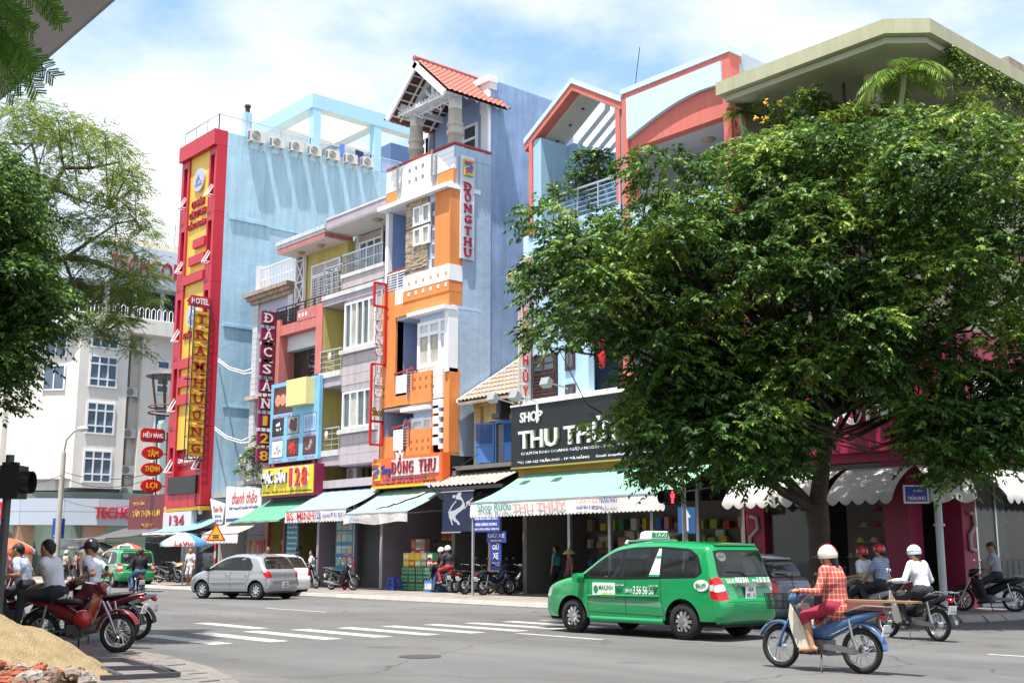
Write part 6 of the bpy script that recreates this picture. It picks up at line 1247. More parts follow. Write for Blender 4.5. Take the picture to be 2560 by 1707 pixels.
def near_fronds():
    rng=np.random.default_rng(3); base=Vector((-8.6,1.5,.08)); t=thing('fern_leaved_tree','feathery green fronds hanging below the concrete eave','tree',tuple(base)); T=lambda px,py,d:np.array(atd(px,py,d))
    mb=MB(); mb.tube([base,base+Vector((-.1,.2,1.4)),base+Vector((0,.4,2.6))],[.1,.08,.06],8); mb.obj('trunk',bark2,t); mb=MB(); hub=Vector(T(-90,60,6.6)); mb.tube([base+Vector((0,.4,2.6)),Vector(T(-260,260,6.8)),hub],[.07,.05,.03],7)
    fr=[((-60,-60),(70,85)),((-40,-90),(160,60)),((60,-80),(150,62)),((-80,30),(90,85)),((-30,40),(90,190)),((-60,90),(55,220)),((-20,80),(140,198)),((20,95),(95,240)),((-90,100),(40,248)),((-100,-10),(60,45)),((-60,60),(30,150))]
    V=[];Ts=[]
    for a,b in fr:
        A=T(*a,6.5+rng.uniform(-.2,.2)); B=T(*b,6.3+rng.uniform(-.3,.2)); v=B-A; L=np.linalg.norm(v); mb.tube([Vector(hub),Vector(A),Vector(A+v*.5)+Vector((0,0,.03)),Vector(B)],[.012,.006,.004,.002],4,cap=False)
        d=v/L; np_=16; up=np.array([0,0,1.]); s=np.cross(d,np.array(CF)); s/=np.linalg.norm(s)
        for k in range(np_):
            t_=(k+1)/(np_+1); P=A+v*t_+up*.03*math.sin(math.pi*t_)
            for sd in (-1,1):
                dd=unit(s*sd*.75+d*.75+rng.normal(0,.08,3)-up*.15); l=.095*(1-.55*abs(t_-.4)); q=18; base_=P[None]+dd[None]*np.linspace(.0,l,q)[:,None]
                w=unit(np.cross(dd,np.array(CF))+rng.normal(0,.15,3))
                for m_ in (-1,1):
                    pp=base_; tip=pp+w*m_*.012+dd*.008; e=dd*.0034
                    V.append(np.stack([pp-e,pp+e*.2+ (tip-pp)*.5+e,tip,(pp+tip)/2-e],1).reshape(-1,3)); Ts.append(np.full(q*4,float(np.clip(rng.normal(.45,.15),0,1))))
    mb.obj('branches',mat('green_stalk',(.08,.12,.03),.7,.1),t); leafobj('fronds',np.concatenate(V),np.concatenate(Ts),leafF,t)
near_fronds()
# ---- small plants on terraces and balconies
pot=mat('terracotta_pot',(.3,.12,.07),.8,.2)
def shrub(name,label,spots,dep,pot_at,L=.22,pairs=4,ll=.1,lw=.05,m=None,n=60,seed=1,flower=None,tint=.45,group=None,pr=.22):
    rng=np.random.default_rng(seed); base=Vector(pot_at); t=thing(name,label,'plant',tuple(base),group)
    mb=MB(); mb.tube([base,base+ZU*.35],[pr*.75,pr],12); mb.obj('pot',pot,t); C=[np.array(atd(x,y,dep+rng.normal(0,.25))) for x,y,r in spots]; R=[r for *_,r in spots]; n*=4.5
    mb=MB(); f=base+ZU*.7; mb.tube([base+ZU*.3,f],[.03,.022],5)
    for c in C: c=Vector(c); mb.tube([f,f.lerp(c,.5)+Vector((0,0,-.08)),c],[.018,.013,.006],4,cap=False)
    mb.obj('stem',bark2,t); B,D=pad_sprays(C,R,n/ (np.mean(R)**2)*.16,rng,.8,.3,.6); k=len(B); V,Tn=sprays(B,D,rng.uniform(.7,1.2,k)*L,pairs,ll,lw,.4,np.clip(rng.normal(tint,.18,k),0,1),rng); leafobj('foliage',V,Tn,m or leafC,t)
    if flower:
        fm,fs=flower
        for x,y in fs:
            p=Vector(atd(x,y,dep-.5)); mb=MB()
            for j in range(9): mb.ell(p+Vector(rng.normal(0,.05,3)),.035,.035,.03,6,4)
            mb.obj('flower',fm,t)
    return t
def depth_of(p): return (Vector(p)-CP).dot(CF)
p=(-28.6,28.9,13.25); shrub('potted_tree','bushy potted tree behind the steel railing of the coral framed terrace',[(1470,400,.5),(1510,420,.45),(1440,440,.4),(1400,480,.4),(1390,500,.3),(1480,450,.45),(1530,440,.35),(1500,390,.3),(1460,480,.4)],depth_of((-28.6,28.7,14.5)),p,.24,4,.13,.06,seed=2,n=90,tint=.4)
yel=mat('flower_yellow',(.8,.42,.02),.6,.1)
gd=depth_of((-19.0,28.6,12.6))
shrub('garden_shrub','terrace shrub with small orange yellow flowers under the olive roof',[(1915,270,.3),(1950,280,.3),(1930,310,.3),(1960,300,.25),(1985,310,.3)],depth_of((-20.0,27.6,12.5)),(-20.2,28.6,TF),.2,5,.07,.03,seed=3,flower=(yel,[(1915,257),(1948,258),(1915,296),(1890,295),(2065,296),(2052,292)]))
shrub('garden_shrub','dark broad leaved terrace shrub in the middle of the roof garden',[(1995,250,.3),(2030,245,.35),(2060,280,.4),(2010,290,.35),(2040,310,.35),(2090,290,.3)],depth_of((-18.5,27.5,12.6)),(-18.8,28.6,TF),.2,3,.14,.07,seed=4,tint=.35)
shrub('garden_shrub','yellow green terrace shrub beside the round column',[(2095,300,.35),(2120,290,.3),(2130,330,.3),(2185,275,.35),(2200,300,.3),(2170,310,.3)],depth_of((-17.3,27.5,12.5)),(-17.9,28.5,TF),.22,3,.15,.06,seed=5,tint=.7)
shrub('garden_shrub','pale yellow leaved shrub by the terrace corner railing',[(2400,260,.35),(2420,280,.35),(2450,290,.35),(2390,290,.3),(2435,235,.25),(2470,310,.35),(2400,310,.3)],depth_of((-15.0,29.3,12.9)),(-15.8,29.9,TF),.2,4,.09,.045,seed=6,tint=.8)
shrub('garden_shrub','light green potted shrub behind the side railing of the terrace',[(2500,320,.35),(2530,340,.3),(2560,320,.3),(2480,345,.3)],depth_of((-15.0,31.2,12.7)),(-15.8,32,TF),.2,4,.08,.04,seed=7,tint=.55)
p=FA.P(-51.0,5.15,-.7); shrub('balcony_plant','leafy plant with pale blossoms on the iron balcony of narrow house',[(640,1130,.4),(620,1150,.35),(650,1100,.35),(610,1180,.35),(640,1185,.4),(655,1150,.4)],depth_of((-51.4,28.7,6)),tuple(p),.24,3,.14,.07,seed=8,n=60,tint=.45,flower=(mat('flower_pale',(.75,.65,.35),.7,.1),[(603,1140),(612,1150),(600,1160)]))
def palm(name,label,base,top,fr,Lf,n,seed,m=leafD,curve=.55):
    rng=np.random.default_rng(seed); base=Vector(base); top=Vector(top); t=thing(name,label,'palm',tuple(base)); mb=MB(); mb.tube([base,base.lerp(top,.5)+Vector((.03,0,0)),top],[.1,.07,.06],10); mb.obj('trunk',mat('palm_trunk',(.25,.28,.16),.7,.2,6),t); V=[];T=[]
    for i in range(fr):
        a=2*math.pi*i/fr+rng.uniform(-.3,.3); el=rng.uniform(.35,1.1); d=np.array([math.cos(a)*math.cos(el),math.sin(a)*math.cos(el),math.sin(el)]); L=Lf*rng.uniform(.8,1.1); st=MB(); pts=[]
        s=unit(np.cross(d,[0,0,1.]))
        for k in range(n):
            u=(k+1)/n; P=np.array(top)+d*L*u-np.array([0,0,1])*curve*L*u*u*1.5; pts.append(Vector(P)); F=unit(d-np.array([0,0,3.0])*curve*u)
            for sd in (-1,1):
                dd=unit(s*sd*.8+F*.6-np.array([0,0,.35])+rng.normal(0,.08,3)); l=L*.42*math.sin(math.pi*(.12+.8*u)); w=unit(np.cross(dd,[0,0,1.]))*.022
                V.append(np.stack([P,P+dd*l*.4+w,P+dd*l-np.array([0,0,.06]),P+dd*l*.4-w])); T.append(np.full(4,np.clip(rng.normal(.5,.2),0,1)))
        st.tube([Vector(top)]+pts,[.014]*2+[.008]*(len(pts)-1),4,cap=False); st.obj('frond_rib',MATS['green_stalk'],t)
    leafobj('fronds',np.concatenate(V),np.concatenate(T),m,t)
palm('palm_tree','feathery yellow green palm beside the round terrace column','x' and (-16.2,28.0,TF),tuple(fp(2262,185,.75)),13,1.45,24,4)
palm('fan_plant','spiky fan leaved plant at the pebble party wall','x' and (-21.0,28.5,TF),tuple(atd(1850,285,depth_of((-21,28.5,12.9)))),14,.7,10,6,curve=.25)
# vine along the roof edge
def vine():
    rng=np.random.default_rng(21); t=thing('roof_vine','green creeper hanging along the side eave of the olive roof','plant',(-14.8,31,12)); B=[];D=[]
    for i in range(1100):
        y=29.0+9*rng.random()**1.2; drop=abs(rng.normal(0,.35))+(.9*rng.random() if rng.random()<.15 else 0); B.append((-14.75+rng.normal(0,.08),y,15.3-drop*.9+.1)); v=rng.normal(size=3); v[2]=-abs(v[2]); D.append(v/np.linalg.norm(v))
    V,T=sprays(np.array(B),np.array(D),rng.uniform(.12,.25,len(B)),3,.09,.06,.4,np.clip(rng.normal(.5,.2,len(B)),0,1),rng); leafobj('foliage',V,T,leafC,t); mb=MB()
    for i in range(14): y=29+i*.65; mb.tube([(-14.75,y,15.35),(-14.78,y+.1,14.8),(-14.72,y+.05,14.2-.4*rng.random())],.008,4,cap=False)
    for k in range(3): mb.tube([(-15.2+k*.1,29.6,15.0),(-15.7,29.2,13.6-.2*k),(-16.5,28.9,12.9-.1*k),(-17.0,28.8,13.1)],.02,5,cap=False)
    mb.obj('stems',bark2,t)
vine()
# ================================================================== awnings
def awning(name,label,X0,X1,Yb,zb,Yf,zf,vh,mt,mv,scal=0,sag=.05,nx=24,slack=0,texts=(),frame=True,group=None):
    t=thing(name,label,'awning',((X0+X1)/2,Yb,zf-vh),group); rows=[]; ny=6
    for j in range(ny+1):
        v=j/ny; rows.append([Vector((X0+(X1-X0)*i/nx,Yb+(Yf-Yb)*v,zb+(zf-zb)*v-sag*math.sin(math.pi*v)+.012*math.sin(i*1.9+j))) for i in range(nx+1)])
    mb=MB(); mb.loft(rows,0,True,False,False); mb.loft([[p-ZU*.015 for p in r][::-1] for r in rows],0,True,False,False); mb.obj('canopy',mt,t)
    n=nx*4 if scal else nx; A=[];B=[]
    for i in range(n+1):
        u=i/n; x=X0+(X1-X0)*u; s_=abs(math.sin(math.pi*u*scal))*.07 if scal else 0; y=Yf-.01-.02*math.sin(u*23)*(1+slack); A.append(Vector((x,Yf-.012,zf-.01))); B.append(Vector((x,y-.03,zf-vh+.05-s_+slack*.05*math.sin(u*9))))
    mb=MB(); mb.loft([A,B],0,True,False,False); v_=mb.obj('valance',mv,t)
    for (s,u,w,h,m,bold,dz) in texts:
        mb=MB(); letters(mb,s,Vector((X0+(X1-X0)*u,Yf-.085,zf-vh*.47+dz)),XR,ZU+YR*-.05,w,h,.006,bold); mb.obj('lettering',m,v_)
    if frame:
        mb=MB(); mb.bar((X0,Yf,zf-.01),(X1,Yf,zf-.01),.025)
        for x in (X0+.1,X1-.1): mb.bar((x,Yb,zb-.9),(x,Yf+.05,zf-.06),.02)
        mb.obj('arm',galv,t)
    return t
Rsc=mat('valance_white',(.66,.64,.62),.8,.12,3,streak=.12); grn=mat('awning_green',(.08,.26,.17),.7,.14,2); mint=striped('awning_mint',(.17,.36,.26),(.22,.42,.31),0,14); blst=striped('awning_blue_stripe',(.12,.23,.38),(.33,.40,.47),0,4.2); teal=mat('awning_pale_teal',(.22,.34,.32),.7,.16,2); crm=striped('awning_cream',(.40,.36,.28),(.45,.41,.33),0,6); vplast=mat('valance_plastic',(.52,.5,.48),.25,.35,4,.8,9)
awning('awning','green fabric awning under the yellow shop sign',-49.7,-45.4,28.0,4.0,26.2,3.0,.12,grn,grn)
awning('awning','blue and white striped awning lettered in red beside the green awning',-44.8,-40.05,28.0,4.26,26.15,3.34,.5,blst,Rsc,22,texts=[('BS. MINH',.28,2.2,.33,lr,.02,.0),('128',.58,.42,.3,lbn,.01,0),('TRẦN PHÚ',.71,.62,.26,lbn,.0,0),('ĐT: 0511 3825012',.89,.95,.2,lbn,.0,0)])
t=awning('awning','pale teal awning with crumpled plastic valance below the orange sign',-39.95,-35.65,28.0,4.1,26.0,3.1,.46,teal,vplast,0,slack=1,texts=[('Shop',.16,.5,.22,mat('letter_faded_blue',(.2,.38,.6),.6,0),.0,0),('ĐỒNG THU',.42,1.5,.25,mat('letter_faded_grey',(.42,.4,.4),.6,0),.0,0)])
mb=MB()
hp=[(0,.1),(.18,.2),(.36,.22),(.42,.36),(.52,.3),(.62,.5),(.8,.62),(.95,.9),(.86,.95),(.68,.72),(.5,.62),(.4,.66),(.26,.42),(.1,.4),(.04,.26)]
mb.add([Vector((-38.3+1.9*a,28-2.0*(1-b)*.9-.1,3.15+1.0*b*.9+.02)) for a,b in hp],[tuple(range(len(hp)))]); mb.obj('faded_print',mat('awning_faded_print',(.33,.38,.33),.8,.1),t)
awning('awning','cream awning with faded lettering at the narrow grey house',-54.0,-50.3,28.4,3.3,26.85,2.5,.46,crm,Rsc,14,texts=[('Thanh Thảo',.24,1.4,.3,MATS['letter_red_script'],.0,.02),('TRẦN PHÚ',.6,.9,.22,MATS['letter_faded_blue'],.0,0)])
awning('awning','pale blue tarpaulin awning sagging beside the hotel entrance',-58.8,-54.3,28.0,3.3,25.9,2.62,.16,mat('tarp_blue',(.17,.3,.44),.6,.2,2),Rsc,0,.12)
t=awning('awning','long mint green awning with faded red lettering under the black signboard',-31.1,-22.3,28.0,4.45,25.35,3.24,.5,mint,Rsc,52,.12,nx=40,texts=[('Shop Rượu',.15,1.7,.36,mat('letter_teal',(.03,.3,.3),.6,0),.02,.02),('THU THỦY',.40,2.5,.38,mat('letter_faded_red',(.62,.36,.34),.7,0),.03,.03),('120-122',.65,.9,.16,MATS['letter_faded_red'],.01,.12),('TRẦN PHÚ',.75,.75,.2,lbn,.01,.12),('FAX: 0511.3812343',.66,1.1,.1,lbn,0,-.1)])
mb=MB(); mb.bar((-31.0,25.38,.14),(-31.0,25.38,3.2),.035); mb.obj('post',galv,t)
for i,x in enumerate((-29.7,-28.6,-27.5,-26.3)): MB().add([(x,26.9,3.99),(x+.4,26.9,3.99),(x+.46,26.55,3.83),(x+.1,26.55,3.83)],[(0,1,2,3)]).obj('mend_patch',mat('awning_patch',(.2,.45,.34),.7,.1),t) if i<0 else None
def dome_awning(label,pts,d,zt,zb,n):
    """quarter-round awning with scalloped edge along a wall polyline"""
    P=[Vector((*p,0)) for p in pts]; t=thing('scalloped_awning',label,'awning',(P[0].x,P[0].y,zb)); mb=MB(); ms=MB()
    for a,b in zip(P,P[1:]):
        u=(b-a).normalized(); nrm=Vector((u.y,-u.x,0)); k=max(2,int((b-a).length/.38)); rows=[]
        for j in range(8):
            th=j/7*math.pi/2; v=j/7; rows.append([a.lerp(b,i/(k*4))+nrm*d*(.55*v+.45*math.sin(th))+ZU*(zb+(zt-zb)*(.55*(1-v)+.45*math.cos(th))) for i in range(k*4+1)])
        bot=[rows[-1][i]-ZU*(.06+.13*abs(math.sin(math.pi*i/4))) for i in range(k*4+1)]; mb.loft(rows+[bot],0,True,False,False)
    mb.obj('canopy',mat('awning_off_white',(.46,.45,.42),.7,.14,2,streak=.2),t); return t
dome_awning('off white scalloped awning behind the left branch of the street tree',[(-21.3,27.9),(-18.05,27.9)],1.25,3.8,2.95,7); dome_awning('long off white scalloped awning wrapping the corner shop',[(-17.85,27.9),(-15.9,27.9),(-15.1,28.7),(-15.1,40)],1.2,3.8,2.95,7)
# ---- umbrellas
def umbrella(label,c,r,h,cols,zb=.14,tilt=(0,0),val=.18,group=None,text=None):
    t=thing('parasol',label,'umbrella',(c[0],c[1],zb),group); top=Vector((c[0]+tilt[0],c[1]+tilt[1],zb+h)); n=8
    mb=MB(); mb.bar((c[0],c[1],zb),top,.022); mb.obj('pole',galv,t)
    for i in range(n):
        a0,a1=2*math.pi*i/n,2*math.pi*(i+1)/n; rows=[]
        for j in range(5):
            v=j/4; rows.append([top+Vector((math.cos(a0+(a1-a0)*k/3)*r*v,math.sin(a0+(a1-a0)*k/3)*r*v,-.42*r*v**1.6-.03*math.sin(math.pi*k/3)*v)) for k in range(4)])
        rows.append([p-ZU*val for p in rows[-1]]); m2=MB(); m2.loft(rows,0,True,False,False); m2.obj('canopy_panel',cols[i%len(cols)],t)
    if text:
        m2=MB(); d=Vector((-c[0],-c[1],0)).normalized(); s=Vector((-d.y,d.x,0)); letters(m2,text,top+d*(r*1.0)-ZU*(.42*r+val*.3),s,ZU,.8,.22,.01,.01); m2.obj('lettering',lr,t)
    return t
ub=mat('umbrella_blue',(.08,.24,.48),.6,.15,3); uw=mat('umbrella_white',(.42,.42,.42),.6,.1); uo=mat('umbrella_orange',(.42,.09,.04),.6,.1); ubk=mat('umbrella_black',(.03,.03,.04),.5,.1)
p=G(455,1463,.14); umbrella('blue and white lettered parasol over the pavement stall','x' and (p.x,p.y),1.05,2.35,(ub,uw,uw,ub,uw),text='LaVie')
p=atd(318,1372,60); umbrella('orange and white parasol behind the green taxi by the bank',(p.x,p.y),1.2,1.95,(uo,uw)); p=atd(20,1372,45); umbrella('orange and white parasol at the street corner behind the bikers',(p.x,p.y),1.0,2.0,(uo,uw,uo,uo))
p=atd(185,1368,58); umbrella('black umbrella held open beside the lamp post',(p.x,p.y),.75,2.0,(ubk,),val=.03); p=atd(250,1372,62); umbrella('grey green umbrella in front of the bank doors',(p.x,p.y),1.1,2.0,(mat('umbrella_grey',(.13,.15,.13),.6,.1),),val=.05)
awning('tarpaulin_shelter','dark grey tarpaulin shelter in front of the gold shop',-66.0,-60.5,28.0,3.0,24.6,2.35,.2,mat('tarp_dark',(.09,.09,.095),.7,.2,2),mat('tarp_dark',(.09,.09,.095)),0,.15)
# ================================================================== posts, lamps, signs
sblue=mat('sign_blue',(.03,.06,.32),.4,.08)
# leaning street lamp
t=thing('street_lamp','tall concrete street lamp leaning with curved arm by the bank','street lamp',(-66.2,24.2,.14)); b=Vector((-66.2,24.2,.14)); topp=atd(160,1130,depth_of((-66.2,24.2,6))); mid=atd(148,1290,depth_of((-66.2,24.2,3)))
mb=MB(); mb.tube([b,mid,topp],[.17,.15,.12],10); mb.obj('pole',mat('pole_concrete',(.45,.43,.38),.85,.15,4,streak=.2),t)
dd=depth_of((-66.2,24.2,6)); mb=MB(); mb.tube([topp,atd(166,1160-60,dd),atd(174,1090,dd),atd(186,1078,dd),atd(200,1073,dd)],.05,8); mb.obj('arm',galv,t); h_=atd(207,1072,dd); mb=MB(); mb.ell(h_,.38,.3,.16,12,6); mb.obj('lamp_head',mat('lamp_white',(.6,.62,.64),.4,0),t)
# blue notice on it
c=atd(146,1320,dd-.4); t=thing('notice_sign','blue notice with white lettering on leaning lamp post','sign',tuple(c-ZU*.55)); mb=MB(); mb.obox(c,CR*.34,_f0*.012,ZU*.55); mb.obj('plate',sblue,t); mb=MB()
for i,s in enumerate(('KHI PHÁT HIỆN','NGƯỜI','LANG THANG','XIN ĐI,','XIN BÁO','GỌI SỐ','0511.3.550.550')): letters(mb,s,c-_f0*.015+ZU*(.42-i*.14),CR,ZU,.5 if i in(0,6) else .36,.085,.004)
mb.obj('lettering',lw,t)
# foreground traffic light at left
c=atd(14,1290,15.6); gx=Vector((c.x,c.y,.08)); t=thing('traffic_light','dark traffic light seen from the side on grey pole','traffic light',tuple(gx)); ru=ZU
mb=MB(); mb.tube([gx,gx+ZU*2.75],.055,10); mb.obj('pole',mat('pole_dark_grey',(.06,.065,.07),.5,.1),t); hc=gx+ZU*2.38; mb=MB(); mb.obox(hc+CR*.07,CR*.13,_f0*.16,ZU*.22); mb.obj('housing',black,t); mb=MB(); mb.tube([hc+CR*.16,hc+CR*.22,hc+CR*.33],[.16,.155,.15],14,cap=False); mb.obj('visor',black,t); mb=MB(); mb.tube([hc+CR*.18,hc+CR*.2],.14,14); mb.obj('lens',mat('lens_dark',(.02,.03,.02),.2,0),t)
mb=MB(); mb.obox(hc+CR*.02+ZU*.24,CR*.1,_f0*.05,ZU*.03); mb.obj('bracket',black,t)
# pedestrian light
b=Vector((-20.25,23.75,.14)); t=thing('pedestrian_light','pedestrian signal with glowing red figure on grey pole','traffic light',tuple(b)); mb=MB(); mb.tube([b,b+ZU*3.25],.06,10); mb.obj('pole',galv,t); hc=b+ZU*2.85-CR*.33; mb=MB(); mb.obox(hc,CR*.19,_f0*.12,ZU*.2); mb.obj('housing',black,t); mb=MB(); mb.tube([hc-CR*.12-_f0*.1+ZU*.0,hc-CR*.3-_f0*.18],[.17,.17],12,cap=False); mb.obj('visor',black,t)
mb=MB(); f=hc-_f0*.125+CR*.02; mb.prism([(-.02,.1),(.02,.1),(.03,.14),(0,.17),(-.03,.14)],f,CR,ZU,-_f0*.004); mb.prism([(-.05,.09),(.05,.09),(.06,-.02),(.03,-.02),(.03,-.15),(.05,-.16),(-.05,-.16),(-.03,-.15),(-.03,-.02),(-.06,-.02)],f,CR,ZU,-_f0*.004); mb.obj('red_figure',mat('signal_red',(1,.03,.05),.5,0,emit=2.2),t)
# street name post
b=Vector((-13.75,25.0,.14)); t=thing('street_name_post','grey post with two blue street name plates at the corner kerb','street sign',tuple(b)); mb=MB(); mb.tube([b,b+ZU*3.35],.085,12); mb.tube([b+ZU*2.0,b+ZU*2.05],.13,12); mb.obj('pole',mat('pole_pale_grey',(.42,.45,.47),.5,.1),t)
mb=MB(); mb.obox(b+ZU*3.0,CR*.14,_f0*.09,ZU*.45); mb.obj('junction_box',mat('box_pale',(.5,.53,.54),.5,.1),t)
for (s1,s2,cc,ex,w,h) in (('ĐƯỜNG','TRẦN PHÚ',b+ZU*2.72-CR*.5-_f0*.05,CR,.44,.34),('ĐƯỜNG','HÙNG VƯƠNG',b+ZU*3.12+CR*.26-_f0*.1,CR,.26,.3)):
    mb=MB(); mb.obox(cc,ex*(w*.5+.07),_f0*.015,ZU*(h/2+.04)); q_=mb.obj('plate_rim',mat('rim_white',(.6,.62,.64),.5,.05),t); mb=MB(); mb.obox(cc-_f0*.016,ex*(w*.5+.03),_f0*.004,ZU*(h/2)); mb.obj('name_plate',sblue,q_); mb=MB(); letters(mb,s1,cc-_f0*.021+ZU*.08+ex*.05,ex,ZU,w*.5,.06,.004); letters(mb,s2,cc-_f0*.021-ZU*.07,ex,ZU,w*.92,.13,.004,.01); mb.obj('lettering',lw,q_)
# one way sign
b=Vector((-21.6,25.6,.14)); t=thing('one_way_sign','blue sign with white upward arrow on post behind the taxi','road sign',tuple(b)); c=atd(1716,1300,depth_of(b)); mb=MB(); mb.tube([Vector((c.x,c.y,.14)),c+ZU*.3],.03,8); mb.obj('post',galv,t); mb=MB(); mb.obox(c-_f0*.05,CR*.24,_f0*.012,ZU*.36); mb.obj('plate',mat('sign_blue_mid',(.04,.13,.36),.5,.1),t); mb=MB(); mb.prism([(-.045,-.3),(.045,-.3),(.045,.08),(.12,.08),(0,.3),(-.12,.08),(-.045,.08)],c-_f0*.063,CR,ZU,-_f0*.004); mb.obj('arrow',lw,t)
# triangular warning sign
b=Vector((-46.4,23.75,.14)); c=atd(540,1334,depth_of(b)); b.x,b.y=c.x,c.y; t=thing('warning_sign','yellow triangular warning sign with red edge on red and white pole','road sign',tuple(b)); wr=mat('sign_red_edge',(.5,.03,.02),.4,.05)
mb=MB(); mb.prism([(-.42,-.3),(.42,-.3),(0,.46)],c,CR,ZU,_f0*.03); o=mb.obj('red_triangle',wr,t); mb=MB(); mb.prism([(-.31,-.235),(.31,-.235),(0,.33)],c-_f0*.006,CR,ZU,_f0*.02); mb.obj('yellow_triangle',mat('sign_yellow_face',(.75,.4,.02),.4,.05),o); mb=MB()
for z in (-.06,-.15): mb.obox(c+ZU*z-_f0*.01,CR*.13,_f0*.005,ZU*.025)
mb.obj('symbol_bars',iron,o)
for k in range(6): mb=MB(); z=.14+k*.3; mb.tube([Vector((c.x,c.y,z)),Vector((c.x,c.y,min(z+.3,c.z-.25)))],.045,10); mb.obj('pole_band',wr if k%2 else uw,t)
# parking signs in front of the old house
def board(name,label,x0,x1,z0,z1,d,lines,m=sblue,post=None):
    t=thing(name,label,'sign',tuple(FA.P((x0+x1)/2,z0,d))); part(t,'plate',m,(x0,x1,z0,z1,d-.03,d)); mb=MB(); n=len(lines); H=(z1-z0)
    z=z1
    for s,wf,hf in lines: z-=H*hf; letters(mb,s,FA.P((x0+x1)/2,z+H*hf*.5,d),XR,ZU,(x1-x0)*wf,H*hf*.66,.008,.01)
    mb.obj('lettering',lw,t); return t
board('notice_sign','blue notice board with four lines beside the awning post',-33.0,-31.5,2.3,3.0,1.0,[('BÁN TRANH ẢNH,',.8,.2),('BÁN SÁCH BÁO DẠO,',.85,.26),('BÁN HÀNG RONG',.8,.28),('TRÊN TUYẾN ĐƯỜNG TRẦN PHÚ',.95,.2)]); board('parking_sign','wide blue parking sign hung below the notice board',-32.45,-31.4,1.92,2.32,.8,[('GIỮ XE',.85,.65),('TRONG NHÀ',.6,.3)]); board('parking_sign','narrow upright blue parking sign standing by ochre post',-32.6,-32.0,.95,1.95,.5,[('GIỮ',.62,.33),('XE',.5,.33),('TRONG NHÀ',.75,.14)])
# hanging banner
t=thing('centaur_banner','navy banner with pale silver centaur hanging under corrugated canopy','banner',tuple(FA.P(-33.8,2.3,1.0))); part(t,'cloth',mat('banner_navy',(.012,.022,.06),.55,.2,2),(-34.72,-32.9,2.33,3.78,1.05,1.07)); sv=mat('banner_silver',(.42,.44,.48),.5,.05)
def bp(pts,nm='figure'): mb=MB(); mb.prism([((x-1830)/350*1.82,-(y-140)/450*1.45) for x,y in pts],FA.P(-34.72,3.78,1.071),XR,ZU,-YR*.006); mb.obj(nm,sv,t)
bp([(1905,380),(1925,352),(1960,352),(2000,332),(2045,305),(2066,262),(2040,232),(1985,222),(1988,185),(2018,145),(2050,145),(2040,190),(2062,228),(2090,290),(2080,330),(2040,362),(2000,392),(1980,420),(1990,450),(2020,480),(2035,512),(2012,516),(2000,490),(1965,468),(1950,440),(1944,480),(1955,512),(1942,514),(1930,470),(1908,420)]); bp([(2078,330),(2110,290),(2098,268),(2118,250),(2140,246),(2170,215),(2177,226),(2142,262),(2145,300),(2132,306),(2126,276),(2108,312),(2086,338)],'figure_leg'); bp([(1896,372),(1940,290),(1985,240),(1992,248),(1952,296),(1905,380)],'figure_arm'); bp([(1955,175),(1975,172),(1982,190),(1970,208),(1952,205),(1945,190)],'figure_head'); part(t,'rod',galv,(-34.8,-32.85,3.78,3.82,1.03,1.09),(-34.75,-33.6,2.29,2.33,1.03,1.09))
# pharmacy boards, fridge, stool, hand truck
ptl=mat('board_teal',(.03,.2,.33),.45,.1)
board('poster_board','teal lettered panel beside the green awning shop',-47.75,-46.7,.7,3.1,.06,[('Khoa',.4,.1)]+[(s,.8,.1) for s in ('Nội soi tai mũi họng','Nội soi dạ dày - họng','Tim mạch họng','Cắt họng họng','Răng hàm mặt','Siêu âm tim','Điện tim')],ptl)
t=board('poster_board','teal panel with rows of small pictures beside the shop shutter',-43.55,-42.2,.55,2.95,.06,[('',.1,.18),('DỊCH VỤ RĂNG',.8,.06),('',.1,.2),('RĂNG SỨ THẨM MỸ',.8,.06),('',.1,.36),('NHỔ RĂNG - TẨY TRẮNG',.9,.06)],ptl)
for r in range(4):
    for c_ in range(3): part(t,'picture',mat('print_pic_%d'%((r+c_)%3),((.3,.5,.42),(.5,.42,.25),(.42,.55,.55))[(r+c_)%3],.5,.5,9),(-43.47+c_*.42,-43.12+c_*.42,2.55-r*.5,2.88-r*.5,.06,.066))
part(h8,'shop_door_frame',mat('door_red_wood',(.22,.05,.03),.5,.15),(-49.5,-49.3,.14,3.2,.0,.12),(-47.95,-47.8,.14,3.2,0,.12))
t=thing('drinks_fridge','dark blue glass door drinks fridge inside doctor shop','fridge',(-46.0,30.5,.14)); MB().box(-46.1,-45.4,30.2,30.9,.14,2.1).obj('cabinet',mat('fridge_navy',(.015,.02,.06),.4,.1),t); MB().box(-46.05,-45.45,30.17,30.2,.35,1.65).obj('glass_door',wglass,t); MB().box(-45.46,-45.42,30.12,30.17,.4,1.6).obj('handle',mat('handle_cream',(.6,.5,.25),.5,0),t)
part(lh,'roller_shutter',striped('shutter_dark',(.06,.06,.06),(.045,.045,.045),0,9),(-42.1,bx1,.14,3.9,-.4,-.35)); part(lh,'steel_post',galv,(-42.25,-42.12,.14,3.6,-.1,.05)); part(lh,'shop_partition',mat('partition_tan',(.22,.2,.16),.8,.1),(-45.0,-43.6,.14,3.9,-2.6,-2.5))
p=G(985,1475,.14); t=thing('plastic_stool','blue plastic stool on the pavement beside drink crates','stool',tuple(p)); mb=MB(); mb.prism([(-.17,-.17),(.17,-.17),(.17,.17),(-.17,.17)],p+ZU*.44,XR,YR,ZU*.04); bl_=mat('plastic_blue',(.03,.08,.5),.4,.05); mb.obj('seat',bl_,t)
for a in(-1,1):
    for b_ in(-1,1): mb=MB(); mb.bar(p+Vector((a*.21,b_*.21,0)),p+Vector((a*.14,b_*.14,.44)),.028); mb.obj('leg',bl_,t)
mb=MB()
